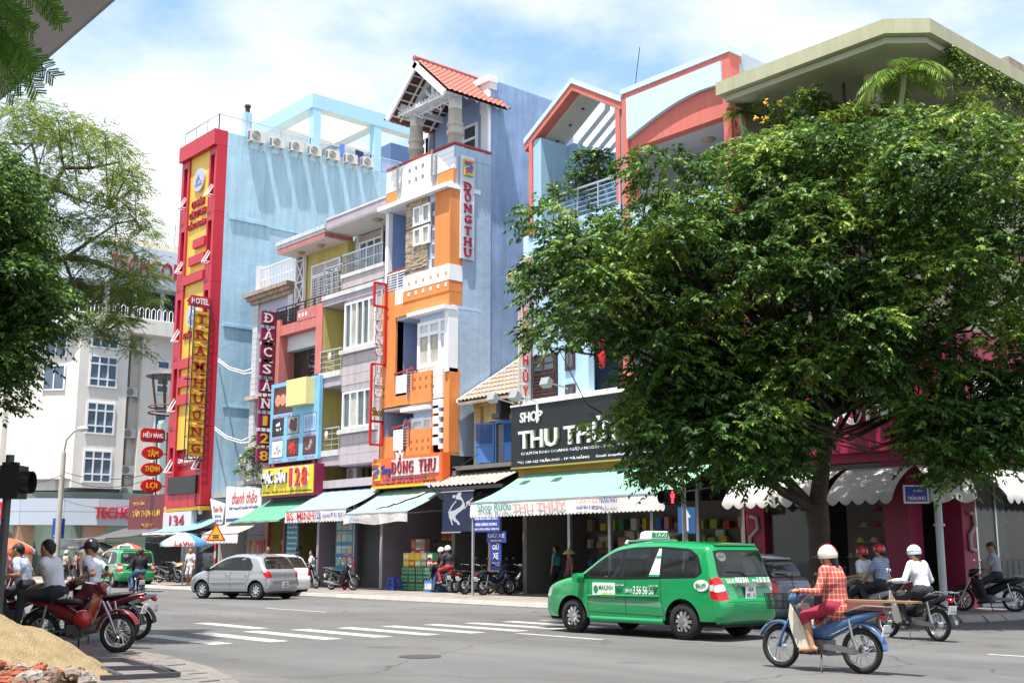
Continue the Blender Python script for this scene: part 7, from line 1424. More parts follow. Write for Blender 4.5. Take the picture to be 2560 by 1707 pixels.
for z in (.12,.28): k=.21-.07*z/.44; [mb.bar(p+Vector((a*k,b_*k,z)),p+Vector((c_*k,d_*k,z)),.015) for a,b_,c_,d_ in((-1,-1,1,-1),(1,-1,1,1),(1,1,-1,1),(-1,1,-1,-1))]
mb.obj('stretcher',bl_,t)
p=G(868,1474,.14); t=thing('hand_truck','red two wheeled hand truck standing on the pavement','hand truck',tuple(p)); rd=mat('truck_red',(.42,.02,.02),.45,.1); mb=MB()
for s_ in(-.2,.2): mb.tube([p+Vector((s_,0,.15)),p+Vector((s_,.12,1.0)),p+Vector((s_*.9,.05,1.25)),p+Vector((s_*.6,-.1,1.36))],.02,6)
for z in (.3,.55,.8,1.0): mb.bar(p+Vector((-.2,.02+z*.1,z)),p+Vector((.2,.02+z*.1,z)),.014)
mb.bar(p+Vector((-.12,-.1,1.36)),p+Vector((.12,-.1,1.36)),.02); mb.obj('frame',rd,t); MB().obox(p+Vector((0,-.12,.1)),XR*.22,YR*.12,ZU*.01).obj('toe_plate',rd,t)
for s_ in(-.26,.26): mb=MB(); mb.torus(p+Vector((s_,.05,.13)),XR,.09,.04,16,8); w_=mb.obj('wheel',black,t); mb=MB(); mb.cyl(p+Vector((s_-.03,.05,.13)),p+Vector((s_+.03,.05,.13)),.065,12); mb.obj('rim',rd,w_)
# ---- drink crates and cartons in front of the orange house shop
def carton(p,sx,sy,sz,m,label,group,band=None,cat='box',rz=0):
    t=thing('carton',label,cat,tuple(p),group,rz,local=True); MB().box(-sx/2,sx/2,-sy/2,sy/2,0,sz).obj('body',m,t)
    if band: MB().box(-sx*.42,sx*.42,-sy/2-.004,-sy/2,sz*.25,sz*.75).obj('printed_label',band,t)
    return t
cm={'red':(.5,.03,.03),'yellow':(.65,.42,.04),'green':(.03,.25,.08),'white':(.6,.6,.58),'pink':(.6,.28,.26),'blue':(.06,.2,.5),'brown':(.35,.24,.14),'lime':(.3,.42,.06)}
cmt={k:mat('carton_'+k,c,.6,.15,5) for k,c in cm.items()}
rs=random.Random(4); bx=Vector((-37.25,27.25,.14))
gcr=mat('crate_green',(.01,.10,.04),.4,.15)
def crate(p):
    t=thing('beer_crate','green plastic bottle crate low in the drink stack','crate',tuple(p),'green crates stacked by the shop',local=True); mb=MB(); mb.box(-.22,.22,-.16,.16,0,.29); mb.obj('shell',gcr,t); mb=MB()
    for i in range(4):
        for j in range(2): mb.box(-.19+i*.1,-.12+i*.1,-.166,-.16,.04+j*.13,.13+j*.13)
    mb.obj('side_openings',mat('crate_hole_pale',(.12,.3,.16),.3,.3,9),t)
for r in range(3):
    for c_ in range(4): crate(bx+Vector((c_*.46,rs.uniform(-.02,.02),r*.3)))
seq=['red','lime','yellow','green','red','blue']
for c_ in range(5):
    for r in range(2): k=rs.choice(seq); carton(bx+Vector((-.05+c_*.38,.05,.9+r*.27)),.35,.26,.26,cmt[k],'%s drink carton stacked above the green crates'%k,'cartons above the green crates',cmt['white'] if rs.random()<.6 else cmt['yellow'])
for c_ in range(3):
    for r in range(3): k=['white','pink','red'][(c_+r)%3]; carton(bx+Vector((-.75+c_*.3,.9,.14+r*.45+.5)),.28,.25,.42,cmt[k],'%s gift box leaning in shop doorway of orange house'%k,'gift boxes in the doorway',cmt['brown'])
for r in range(7):
    for c_ in range(3): k=['red','red','yellow'][c_]; carton(Vector((-36.9+c_*.42,28.9,.14+r*.35)),.38,.3,.33,cmt[k],'%s carton in tall stack inside the shop under teal awning'%k,'cartons stacked inside the shop',cmt['yellow'] if k=='red' else cmt['red'])
can=mat('can_silver',(.5,.5,.52),.3,.1,metal=.8); dkb=mat('bottle_dark',(.03,.02,.02),.15,.2)
for i in range(10):
    for r in range(2):
        p=Vector((-37.0+i*.14,28.35,1.5+r*.32)); mb=MB(); mb.tube([p,p+ZU*.2,p+ZU*.24,p+ZU*.31],[.045,.045,.018,.016],8); mb.top('bottle',dkb,'dark bottle standing in rows inside the drinks shop','bottle','bottles in the drinks shop')
MB().box(-37.2,-35.75,28.2,28.6,.14,1.5).obj('display_counter',shopin,oh)
for i,(x,y) in enumerate(((-34.9,27.0),(-35.0,26.7),(-34.55,27.3))): carton(Vector((x,y,.14)),.5,.35,.42,cmt['blue'],'blue water carton on the pavement beside the scooter couple','blue cartons on the pavement',cmt['white'])
for i in range(5): carton(Vector((-35.2+.0*i,27.6,.14+i*.28)),.42,.3,.27,cmt[['pink','red','white','pink','brown'][i]],'%s carton in single stack by the shop corner'%['lowest pink','lower red','middle white','upper pink','topmost brown'][i],'single stack of cartons',cmt['white'])
# clothes on rails in the narrow shop and pictures in the big shop
for i in range(9):
    c_=[(.6,.3,.25),(.55,.12,.18),(.06,.06,.08),(.4,.33,.28),(.6,.35,.22)][i%5]; mb=MB(); x=-48.9+i*.33 if i<3 else -53.6+i*.42; z=1.9; y=28.5+.05*(i%3); mb.prism([(-.14,0),(.14,0),(.16,.42),(.26,.36),(.3,.5),(.1,.62),(-.1,.62),(-.3,.5),(-.26,.36),(-.16,.42)],(x,y,z-.3),XR,ZU,YR*.05); mb.top('hanging_shirt',mat('shirt_cloth_%d'%(i%5),c_,.9,.15),'%s shirt hanging on the clothes rail in shop'%['salmon','crimson','black','tan','peach'][i%5],'clothing','shirts on the clothes rail')
for i,(x,z,w_,h,m) in enumerate(((-29.0,2.1,.5,.7,'yellow'),(-28.4,2.3,.5,.5,'white'),(-29.0,1.2,.55,.7,'brown'),(-28.3,1.3,.5,.6,'blue'),(-26.9,2.0,.6,.7,'brown'),(-24.9,2.0,.5,.9,'green'),(-30.3,1.9,.6,.7,'brown'),(-24.3,1.2,.6,.8,'yellow'))):
    t=thing('poster','%s poster on the back wall of wine shop, %s'%(m,['highest','by the white sheet','lower','with pale sky','alone in the middle','tall one','near the door','low at right end'][i]),'poster',(x,31,z)); MB().box(x-w_/2,x+w_/2,31.0,31.03,z-h/2,z+h/2).obj('sheet',cmt[m],t)
    MB().box(x-w_/2+.08,x+w_/2-.08,30.99,31.0,z-h*.1,z+h*.35).obj('print',cmt['white' if m!='white' else 'blue'],t)
MB().box(tx0+.25,tx1-.25,31.1,31.2,.14,3.3).obj('display_wall',shopin,th)
for x in (-29.35,-27.4,-25.5,-23.6): MB().box(x-.06,x+.06,28.3,28.42,.14,4.3).obj('shop_front_post',galv,th)
# hats on the racks of the corner shop
hm=[mat('hat_%d'%i,c,.85,.15,4) for i,c in enumerate(((.5,.42,.32),(.65,.5,.06),(.6,.55,.48),(.4,.05,.12),(.25,.2,.15)))]
hn=['straw','yellow','cream','crimson','brown']; rs=random.Random(9)
def hat(p,i): mb=MB(); mb.tube([p,p+ZU*.012,p+ZU*.03,p+ZU*.09,p+ZU*.13,p+ZU*.14],[.19,.185,.1,.09,.06,.01],14); mb.top('hat',hm[i],'%s brimmed hat on the racks of the corner shop'%hn[i],'hat','hats in the corner shop window')
for k in range(14): hat(Vector((-18.9+rs.uniform(0,1.8),28.7+rs.uniform(0,.5),1.0+.42*(k%5))),rs.randrange(5))
for k in range(12): hat(Vector((-15.75-rs.uniform(0,.3),30.2+rs.uniform(0,2.4),.9+.5*(k%5))),rs.randrange(5))
MB().box(-16.2,-16.1,29.9,33.0,.14,3.6).obj('display_back',mat('display_pale',(.3,.3,.3),.8,.2),ch_); MB().box(-19.0,-17.1,29.4,29.5,.14,3.6).obj('display_back',shopin,ch_)
for i in range(8): MB().box(-15.6,-15.56,30.1+i*.36,30.3+i*.36,.5,1.35).obj('display_slat',MATS['display_pale'],ch_)
# wires
def wire(label,a,b,sag,r=.018,n=14):
    a,b=Vector(a),Vector(b); mb=MB(); mb.tube([a.lerp(b,i/n)-ZU*sag*4*(i/n)*(1-i/n) for i in range(n+1)],r,4,cap=False); mb.top('overhead_cable',iron,label,'cable')
wire('black cable from the lamp post to the left',mid+ZU*2.3,atd(-60,1205,45),.3); wire('upper black cable from lamp post to the gold shop',mid+ZU*2.5,(-62.5,27.5,5.9),.35); wire('lower black cable from lamp post to the gold shop',mid+ZU*2.2,(-62.3,27.5,5.6),.5); wire('thin cable sagging between lamp post and red board',mid+ZU*1.0,(-62.0,27.6,4.5),.5,.012)
wp_=mat('flex_white',(.7,.72,.74),.5,.05)
for z,lb in ((11.6,'upper'),(8.0,'lower')):
    mb=MB()
    for k in (0,.12): mb.tube([Vector((hx1+.06,28.0,z-k)),Vector((-54.7,28.3,z-.5-k)),Vector((-54.05,28.8,z-.75-k)),Vector((-53.95,29.2,z-.55-k*2))],.035,6)
    mb.top('white_conduit',wp_,'%s pair of white conduits drooping from hotel side wall'%lb,'conduit')
mb=MB(); mb.tube([(-35.4,27.3,4.2),(-34.6,27.2,4.5),(-33.4,27.6,5.2)],.015,4,cap=False)
for k in range(5): mb.tube([(-35.6,27.0,4.15-.02*k),(-34.8,26.9,3.75-.05*k),(-33.8,27.0,3.5-.04*k),(-32.6,27.1,3.75)],.012,4,cap=False)
mb.top('cable_bundle',iron,'tangled black cables under the corrugated canopy','cable')
# ================================================================== foreground: eave, sand, bricks, steel frames
zc=5.0; ra=ray(276,0); te=(zc-CZ)/ra.z; Ye=(ra*te).y
eb=thing('near_building','near building with wide grey concrete eave overhead','building',(-14,0,0))
MB().box(-34,-3.4,-2.2,Ye,zc,zc+.22).obj('eave',mat('eave_concrete',(.62,.59,.57),.9,.12,1.2,.15,20),eb); MB().box(-34,-3.4,Ye,Ye+.05,zc+.03,zc+.4).obj('eave_edge',mat('eave_edge_grey',(.45,.43,.45),.8,.1),eb); MB().box(-34,-3.6,-6,-2.2,.08,9).obj('wall',offw,eb)
c=atd(10,195,10.6); MB().box(c.x-.5,c.x+.25,Ye-.75,Ye-.12,zc-.22,zc).obj('eave_bracket',mat('eave_dark',(.16,.15,.15),.8,.15),eb)
sandm=mat('sand',(.27,.205,.11),.95,.3,6,1.0,38)
def sand():
    rng=np.random.default_rng(2); c=np.array([-15.62,4.45]); n=110; mb=MB(); vs=[]; from mathutils import noise
    for j in range(n):
        for i in range(n):
            x=c[0]-3.4+6.8*i/(n-1); y=c[1]-2.6+5.2*j/(n-1); a=(x-c[0]); b=(y-c[1]); r=math.hypot(a*.62,b*1.0)
            h=1.02-.56*r**1.05 + .12*noise.noise(Vector((x*.9,y*.9,0)))+.05*noise.noise(Vector((x*4,y*4,1)))+.02*noise.noise(Vector((x*13,y*13,2))); vs.append((x,y,max(.05,.08+h if h>0 else .05)))
    mb.add(vs,[(j*n+i,j*n+i+1,(j+1)*n+i+1,(j+1)*n+i) for j in range(n-1) for i in range(n-1) if max(vs[j*n+i][2],vs[j*n+i+1][2],vs[(j+1)*n+i+1][2],vs[(j+1)*n+i][2])>.06],0,True)
    o=mb.top('sand_pile',sandm,'heap of yellow sand on the near pavement','sand pile'); tag(o,kind='stuff'); return lambda x,y: max(.08,.08+1.02-.56*math.hypot((x-c[0])*.62,(y-c[1]))**1.05)
sandz=sand()
bmt=[mat('brick_orange',(.30,.085,.045),.9,.4,9,.8,25),mat('brick_dusty',(.22,.145,.11),.9,.35,9,.8,25),mat('rubble_grey',(.2,.185,.165),.9,.3,8,.8,25),mat('rubble_white',(.28,.26,.24),.9,.3,8,.6,25)]
rs=random.Random(12)
for i in range(70):
    px=rs.uniform(-10,225); py=rs.uniform(1668+ (px*.06),1722); p=G(px,py,.3); p.z=sandz(p.x,p.y)
    for q_ in range(160):
        p=CP+ray(px,py)*(9+q_*.05)
        if p.z<sandz(p.x,p.y): break
    p.z=sandz(p.x,p.y)
    s=rs.uniform(.02,.05) if rs.random()<.5 else rs.uniform(.06,.11); k=rs.choice((0,0,1,1,2,3)); mb=MB(); mb.ell((0,0,0),s*1.2,s*.7,s*.55,7,4); me=mb
    me.v=[(x*(1+rs.uniform(-.25,.25)),y*(1+rs.uniform(-.25,.25)),z*(1+rs.uniform(-.3,.3))) for x,y,z in me.v]; me.s=[False]*len(me.s)
    M=Matrix.Rotation(rs.uniform(0,6),3,'Z')@Matrix.Rotation(rs.uniform(-.6,.6),3,'X'); me.v=[tuple(M@Vector(v)+p+ZU*s*.25) for v in me.v]
    me.top('brick_fragment',bmt[k],['broken orange brick lump on the sand heap','dusty brown brick lump on the sand heap','grey rubble lump on the sand heap','whitish rubble lump on the sand heap'][k],'rubble','broken bricks and rubble on the sand heap')
fm=mat('frame_steel_dark',(.05,.05,.065),.5,.15)
t=thing('steel_frame','dark steel frames lying flat on the near pavement','metal frame',tuple(G(330,1680,.1))); Q=lambda x,y:G(x,y,.12)
for a,b in (((200,1651),(310,1648)),((310,1648),(440,1684)),((205,1672),(395,1667)),((250,1694),(445,1686)),((395,1667),(445,1686)),((225,1660),(300,1690))):
    mb=MB(); mb.bar(Q(*a),Q(*b),.03); mb.obj('bar',fm,t)
# ================================================================== cars
def catmull(P,n=8):
    out=[]
    for i in range(len(P)-1):
        p0,p1,p2,p3=P[max(i-1,0)],P[i],P[i+1],P[min(i+2,len(P)-1)]
        for k in range(n):
            t=k/n; out.append(tuple(.5*((2*p1[a])+(-p0[a]+p2[a])*t+(2*p0[a]-5*p1[a]+4*p2[a]-p3[a])*t*t+(-p0[a]+3*p1[a]-3*p2[a]+p3[a])*t**3) for a in (0,1)))
    return out+[P[-1]]
def resample(P,step):
    P=np.array(P); d=np.r_[0,np.cumsum(np.linalg.norm(np.diff(P,axis=0),axis=1))]; n=max(2,int(round(d[-1]/step))); s=np.linspace(0,d[-1],n+1); return np.stack([np.interp(s,d,P[:,0]),np.interp(s,d,P[:,1])],1),s
def pip(X,Y,poly):
    c=np.zeros(len(X),bool); P=list(poly)
    for (x0,y0),(x1,y1) in zip(P,P[1:]+P[:1]):
        if y0==y1: continue
        m=((y0>Y)!=(y1>Y))&(X<(x1-x0)*(Y-y0)/(y1-y0)+x0); c^=m
    return c
def rnd(poly,r=.04,n=3):
    out=[]; k=len(poly)
    for i in range(k):
        p=Vector(poly[i]); a=(Vector(poly[i-1])-p); b=(Vector(poly[(i+1)%k])-p); ra=min(r,a.length*.4); rb=min(r,b.length*.4); A=p+a.normalized()*ra; B=p+b.normalized()*rb
        for j in range(n+1): t=j/n; out.append(tuple(A*(1-t)**2+p*2*t*(1-t)+B*t*t))
    return out
def patch(bound,regs,step,fmap,bodies,bb):
    """triangulate a flat domain with constrained region outlines and lift it with fmap; adds to bodies[name]"""
    V=[];E=[]
    def loop(P):
        o=len(V); V.extend([Vector((float(a),float(b))) for a,b in P]); E.extend([(o+i,o+(i+1)%len(P)) for i in range(len(P))])
    loop(bound)
    for nm,P in regs: 
        q=[]
        for a,b in zip(P,P[1:]+P[:1]):
            k=max(1,int(math.hypot(b[0]-a[0],b[1]-a[1])/(step*1.2))); q+=[(a[0]+(b[0]-a[0])*i/k,a[1]+(b[1]-a[1])*i/k) for i in range(k)]
        loop(q)
    x0,x1,y0,y1=bb; gx=np.arange(x0,x1,step); gy=np.arange(y0,y1,step*bb_asp[0]); X,Yg=np.meshgrid(gx,gy); X=X.ravel()+1e-4; Yg=Yg.ravel()+1.3e-4; k=pip(X,Yg,bound); V.extend([Vector((float(a),float(b))) for a,b in zip(X[k],Yg[k])])
    vo,eo,fo,*_=delaunay_2d_cdt(V,E,[],0,1e-5); A=np.array([(v.x,v.y) for v in vo]); F=np.array([tuple(f) for f in fo]); C=A[F].mean(1); ok=pip(C[:,0],C[:,1],bound); reg=np.full(len(F),-1)
    for i,(nm,P) in enumerate(regs): m=pip(C[:,0],C[:,1],P)&(reg<0); reg[m]=i
    P3=[fmap(a,b) for a,b in A]
    for i in range(-1,len(regs)):
        nm='body' if i<0 else regs[i][0]
        if nm=='cut': continue
        sel=F[ok&(reg==i)]
        if len(sel)==0: continue
        u,inv=np.unique(sel,return_inverse=True); inv=inv.reshape(sel.shape); d=bodies.setdefault(nm,([],[])); o=len(d[0]); d[0].extend([P3[j] for j in u]); d[1].extend([tuple(int(z)+o for z in t) for t in inv])
bb_asp=[1.0]
def weld(vs,fs,eps=1e-4):
    k={};idx=[];out=[]
    for v in vs:
        key=tuple(round(c/eps) for c in v)
        if key not in k: k[key]=len(out); out.append(v)
        idx.append(k[key])
    return out,[t for t in (tuple(idx[i] for i in f) for f in fs) if len(set(t))==3]
tyre=mat('tyre_rubber',(.018,.018,.018),.85,.2,9); alloy=mat('alloy_wheel',(.55,.56,.57),.28,.05,metal=.9); chrome=mat('chrome',(.75,.76,.78),.12,0,metal=1); trim=mat('car_black_trim',(.014,.014,.015),.3,0); carglass=glassmat('car_glass',(.02,.026,.026),.52,.03); lampred=mat('tail_lamp_red',(.42,.006,.012),.12,.15,9,spec=.7); lampclr=mat('lamp_clear',(.55,.57,.58),.1,.2,14,spec=.8); inter=mat('car_interior',(.06,.055,.05),.8,.1); seatm=mat('car_seat_grey',(.2,.19,.18),.85,.1); plate=mat('plate_white',(.66,.67,.66),.4,.03); rubber=mat('underbody',(.012,.012,.012),.9,0)
def wheel(parent,x,y,R,W,side,spokes=10,rimR=None,nm='wheel',rot=0):
    rimR=rimR or R*.64; s=side; mb=MB(); prof=[(rimR,-W/2),(R-.02,-W/2),(R,-W/2+.03),(R,W/2-.03),(R-.02,W/2),(rimR,W/2)]; n=36
    rings=[[(x+r*math.cos(2*math.pi*i/n),y+d,R+r*math.sin(2*math.pi*i/n)) for r,d in prof] for i in range(n)]; mb.loft(rings+[rings[0]],0,True,False,False); w=mb.obj(nm,tyre,parent)
    mb=MB(); yo=y+s*W*.42; yi=y+s*W*.1
    rp=[(rimR,W/2*s),(rimR*.93,W*.46*s),(rimR*.9,W*.1*s),(rimR*.2,W*.05*s)]; rings=[[(x+r*math.cos(2*math.pi*i/n),y+d,R+r*math.sin(2*math.pi*i/n)) for r,d in rp] for i in range(n)]; mb.loft(rings+[rings[0]],1,True,False,False); mb.loft([r[:2] for r in rings+[rings[0]]],0,True,False,False)
    for k in range(spokes):
        a=2*math.pi*k/spokes+rot; d=Vector((math.cos(a),0,math.sin(a))); t=Vector((-math.sin(a),0,math.cos(a))); c=Vector((x,yo,R)); m2=[]
        for r,wd,dy in ((rimR*.12,.04,0),(rimR*.5,.026,s*.012),(rimR*.95,.034,-s*.01)): m2.append([c+d*r+t*wd+Vector((0,dy,0)),c+d*r-t*wd+Vector((0,dy,0)),c+d*r-t*wd*.7+Vector((0,dy-s*.03,0)),c+d*r+t*wd*.7+Vector((0,dy-s*.03,0))])
        mb.loft(m2,0,False,True)
    mb.cyl((x,yo+s*.012,R),(x,yo-s*.03,R),rimR*.19,12,0); mb.obj('rim',[alloy,trim],w); return w
def car(name,label,S,paint,parts_mat=None,group=None):
    t=thing(name,label,'car',(0,0,0),group,local=True); bodies={}
    sil,ss=resample(catmull(S['sil'],6),.05); W=S['W']; r=S.get('r',.1); zb=S.get('belt',.98); H=S['H']
    def hw(x,z):
        tz=1-.05*max(0,(.7-z)/.5)**2 if z<zb else 1-.155*((z-zb)/(H-zb))**1.25
        xf,xr=S['xf'],S['xr']; p=1.0
        if x>xf-.75: p-=.17*((x-xf+.75)/.75)**2.2
        if x<xr+.55: p-=.09*((xr+.55-x)/.55)**2
        bul=0
        for wx in S['wx']:
            d=math.hypot((x-wx)/.58,(z-S['R'])/.58); 
            if d<1: bul+=.022*(1-d*d)
        if abs(z-S['crease'])<.06: bul+=.008*(1-abs(z-S['crease'])/.06)
        return W*p*tz+bul
    nrm=np.zeros_like(sil); nrm[1:-1]=sil[2:]-sil[:-2]; nrm[0]=sil[1]-sil[0]; nrm[-1]=sil[-1]-sil[-2]; nrm=np.stack([nrm[:,1],-nrm[:,0]],1); nrm/=np.linalg.norm(nrm,axis=1,keepdims=True)
    cx,cz=np.mean(sil,0); sg=np.sign(((np.array([cx,cz])-sil)*nrm).sum(1).mean()); nrm*=sg
    k_=np.ones(3)/3; nrm=np.stack([np.convolve(np.pad(nrm[:,a],3,'edge'),np.ones(7)/7,'valid') for a in (0,1)],1)
    rr=np.interp(sil[:,1],[.2,.5,zb,H],[r*.6,r,r*.9,r*.8])
    ins=sil+nrm*rr[:,None]
    def wrapf(s,u):
        x=np.interp(s,ss,sil[:,0]); z=np.interp(s,ss,sil[:,1]); nx=np.interp(s,ss,nrm[:,0]); nz=np.interp(s,ss,nrm[:,1]); R_q=np.interp(s,ss,rr); au=abs(u); u0=.72; i=0
        if au>u0: q=(au-u0)/(1-u0); i=R_q*(1-math.sqrt(max(0,1-q*q)))
        crown=.035*(au/u0)**2 if au<u0 else .035
        x2,z2=x+nx*(i+crown*0),z+nz*(i+crown*0); return (x2,u*hw(x2,z2),z2)
    # rear / front lookup of s by height
    im=int(np.argmax(sil[:,1])); 
    def s_rear(z): zz=sil[im:,1][::-1]; return float(np.interp(z,zz,ss[im:][::-1]))
    def s_front(z): return float(np.interp(z,sil[:im+1,1],ss[:im+1]))
    L=ss[-1]; us=np.concatenate([np.linspace(-1,-.72,7),np.linspace(-.6,.6,9),np.linspace(.72,1,7)])
    regs=[(n_,rnd([(s_rear(z),u) for u,z in P],.05)) for n_,P in S['rear']]+[(n_,rnd([(s_front(z),u) for u,z in P],.05)) for n_,P in S['front']]
    bound=[(s,-1.) for s in ss]+[(L,u) for u in us[1:-1]]+[(s,1.) for s in ss[::-1]]+[(0,u) for u in us[::-1][1:-1]]
    bb_asp[0]=1.0; patch(bound,regs,.07,wrapf,bodies,(0,L,-1,1))
    # sides
    bnd=[(a,b) for a,b in ins]; zs=S['sill']; x0,x1=ins[-1][0],ins[0][0]
    xs=np.arange(x0+.08,x1-.05,.08); bnd2=bnd+[(x,ins[-1][1]+(ins[0][1]-ins[-1][1])*(x-x0)/(x1-x0)) for x in xs]
    sreg=[('cut',[(wx+S['arch']*math.cos(2*math.pi*i/28),S['R']+S['arch']*math.sin(2*math.pi*i/28)) for i in range(28)]) for wx in S['wx']]+[(n_,rnd(P,S.get('wr',.05))) for n_,P in S['side']]
    for sd in (1,-1):
        n0={k:len(v[1]) for k,v in bodies.items()}; patch(bnd2,sreg,.06,lambda x,z:(x,sd*hw(x,z),z),bodies,(x0,x1,.15,H))
        for k,v in bodies.items():
            for i in range(n0.get(k,0),len(v[1])):
                a,b,c=(np.array(v[0][j]) for j in v[1][i]); nn=np.cross(b-a,c-a)
                if nn[1]*sd<0: v[1][i]=v[1][i][::-1]
    for k,v in bodies.items():   # outward winding for the wrap
        for i,f in enumerate(v[1]):
            a,b,c=(np.array(v[0][j]) for j in f); nn=np.cross(b-a,c-a); m=(a+b+c)/3-np.array([cx,0,cz*.9])
            if nn@m<0: v[1][i]=f[::-1]
    M={'body':paint,'glass':carglass,'trim':trim,'tail':lampred,'clear':lampclr,'seam':trim,'plate':plate,'mesh':mat('reflective_band',(.12,.3,.16),.3,.3,60)}
    NM={'body':'body','glass':'window_glass','trim':'window_trim','tail':'tail_light','clear':'headlight','seam':'panel_gap','mesh':'side_band'}
    for k,(v,f) in bodies.items():
        v,f=weld(v,f); mb=MB(); mb.add(v,f,0,True)
        if k in ('tail','clear','glass','seam','mesh','trim'):   # separate panes and lamps: split into connected pieces
            par=list(range(len(v)))
            def find(a):
                while par[a]!=a: par[a]=par[par[a]]; a=par[a]
                return a
            for q in f:
                a,b,c=map(find,q); par[b]=a; par[find(c)]=a
            gr={}
            for q in f: gr.setdefault(find(q[0]),[]).append(q)
            for g in gr.values():
                u=sorted({i for q in g for i in q}); mp={i:j for j,i in enumerate(u)}; m2=MB(); m2.add([v[i] for i in u],[tuple(mp[i] for i in q) for q in g],0,True); m2.obj(NM[k],M[k],t)
        else: mb.obj(NM[k],M[k],t)
    for wx in S['wx']:
        for sd in (1,-1): wheel(t,wx,sd*(W-.12),S['R'],.2,sd,S['spokes'])
        for sd in (1,-1):   # wheel house liner
            mb=MB(); n=16; a=[(wx+S['arch']*math.cos(math.pi*i/n-.15+.3*i/n*0),S['R']+S['arch']*math.sin(math.pi*i/n)) for i in range(n+1)]; mb.loft([[(x,sd*(W*.99),z) for x,z in a],[(x,sd*(W-.35),z) for x,z in a]],0,True,False,False); mb.obj('wheel_housing',rubber,t)
    MB().box(S['xr']+.15,S['xf']-.2,-W+.14,W-.14,S['sill']-.06,S['sill']+.12).obj('underbody',rubber,t)
    MB().box(S['cab'][0],S['cab'][1],-W+.1,W-.1,zb-.55,zb-.5).obj('cabin_floor',inter,t)
    for x in S['seats']:
        for y in (.37,-.37):
            m2=MB(); m2.obox((x+.22,y,zb-.28),XR*.24,YR*.25,ZU*.08); m2.obox((x-.05,y,zb+.05),Vector((.05,0,0)),YR*.25,Vector((-.08,0,.32))); m2.obox((x-.14,y,zb+.46),XR*.04,YR*.13,ZU*.1); m2.obj('seat',seatm,t)
    m2=MB(); m2.obox((S['dash'],0,zb-.12),XR*.22,YR*(W-.16),ZU*.14); m2.obj('dashboard',inter,t); m2=MB(); m2.torus((S['dash']-.32,.37,zb+.02),(1,0,-.5),.18,.016,20,6); m2.obj('steering_wheel',trim,t)
    return t,hw
def side_text(t,hw,s,x,z,w,h,m,bold=0,nm='lettering',sd=1,off=.004):
    mb=MB(); y=hw(x,z)+off; nrm=Vector((0,1,0)); n=Vector(((hw(x-.05,z)-hw(x+.05,z))/.1*1,1,(hw(x,z-.05)-hw(x,z+.05))/.1)).normalized(); up=(ZU-n*ZU.dot(n)).normalized(); letters(mb,s,(x,y,z),up.cross(n),up,w,h,.006,bold); return mb.obj(nm,m,t)
# ---- green taxi (people carrier)
tgreen=mat('taxi_green',(.006,.25,.075),.25,.04,.5,spec=.5,coat=.8)
IN=dict(W=.885,H=1.75,xf=2.28,xr=-2.28,belt=1.02,R=.325,arch=.40,wx=(1.38,-1.37),sill=.3,spokes=10,crease=.83,r=.12,cab=(-2.0,1.2),seats=(.35,-.6,-1.45),dash=1.0,
 sil=[(2.12,.24),(2.24,.34),(2.28,.5),(2.26,.66),(2.2,.8),(2.08,.93),(1.75,1.03),(1.3,1.12),(1.05,1.25),(.75,1.44),(.45,1.6),(.15,1.69),(-.4,1.745),(-1.0,1.745),(-1.5,1.72),(-1.8,1.69),(-1.93,1.64),(-2.03,1.4),(-2.1,1.15),(-2.17,1.0),(-2.2,.85),(-2.23,.74),(-2.28,.68),(-2.28,.5),(-2.24,.36),(-2.1,.27)],
 side=[('glass',[(1.02,1.09),(.52,1.50),(.1,1.585),(.12,1.08)]),('glass',[(.04,1.08),(.02,1.59),(-.55,1.61),(-.72,1.10)]),('clear_',[(0,0)])][:2]+[('glass',[(-.88,1.10),(-.86,1.6),(-1.5,1.56),(-1.66,1.46),(-1.78,1.2),(-1.68,1.12)]),('trim',[(1.28,1.04),(.55,1.56),(.1,1.635),(-.9,1.645),(-1.53,1.6),(-1.72,1.48),(-1.84,1.18),(-1.7,1.085),(.1,1.03)]),
   ('seam',[(.93,.98),(.945,.98),(.955,.42),(.94,.42)]),('seam',[(-.02,1.03),(-.034,1.03),(-.03,.40),(-.016,.40)]),('seam',[(-.87,1.06),(-.885,1.06),(-.9,.62),(-.98,.42),(-.965,.42),(-.886,.62)]),('seam',[(.94,.43),(-.96,.40),(-.96,.388),(.94,.418)]),
   ('clear',[(-1.99,.98),(-2.35,1.0),(-2.35,.87),(-1.99,.87)]),('tail',[(-1.98,1.12),(-2.35,1.22),(-2.35,.72),(-2.0,.72)]),('clear',[(1.93,.92),(2.14,.88),(2.25,.72),(2.2,.66),(2.02,.7)]),('mesh',[(.97,.68),(-.86,.66),(-.93,.56),(.98,.6)])],
 rear=[('glass',[(-.86,1.55),(.86,1.55),(.84,1.14),(-.84,1.14)]),('trim',[(-.9,1.585),(.9,1.585),(.88,1.1),(-.88,1.1)]),('clear',[(-1.01,1.0),(-.82,.99),(-.79,.87),(-1.01,.87)]),('clear',[(1.01,1.0),(.82,.99),(.79,.87),(1.01,.87)]),('tail',[(-1.01,1.12),(-.86,1.12),(-.74,.72),(-1.01,.72)]),('tail',[(1.01,1.12),(.86,1.12),(.74,.72),(1.01,.72)]),('seam',[(-.86,.685),(.86,.685),(.86,.675),(-.86,.675)])],
 front=[('glass',[(-.84,1.16),(.84,1.16),(.76,1.6),(-.76,1.6)]),('trim',[(-.9,1.11),(.9,1.11),(.82,1.635),(-.82,1.635)]),('clear',[(.58,.74),(1.01,.74),(1.01,.9),(.68,.88)]),('clear',[(-.58,.74),(-1.01,.74),(-1.01,.9),(-.68,.88)]),('trim',[(-.45,.72),(.45,.72),(.5,.86),(-.5,.86)]),('trim',[(-.6,.36),(.6,.36),(.6,.5),(-.6,.5)])])
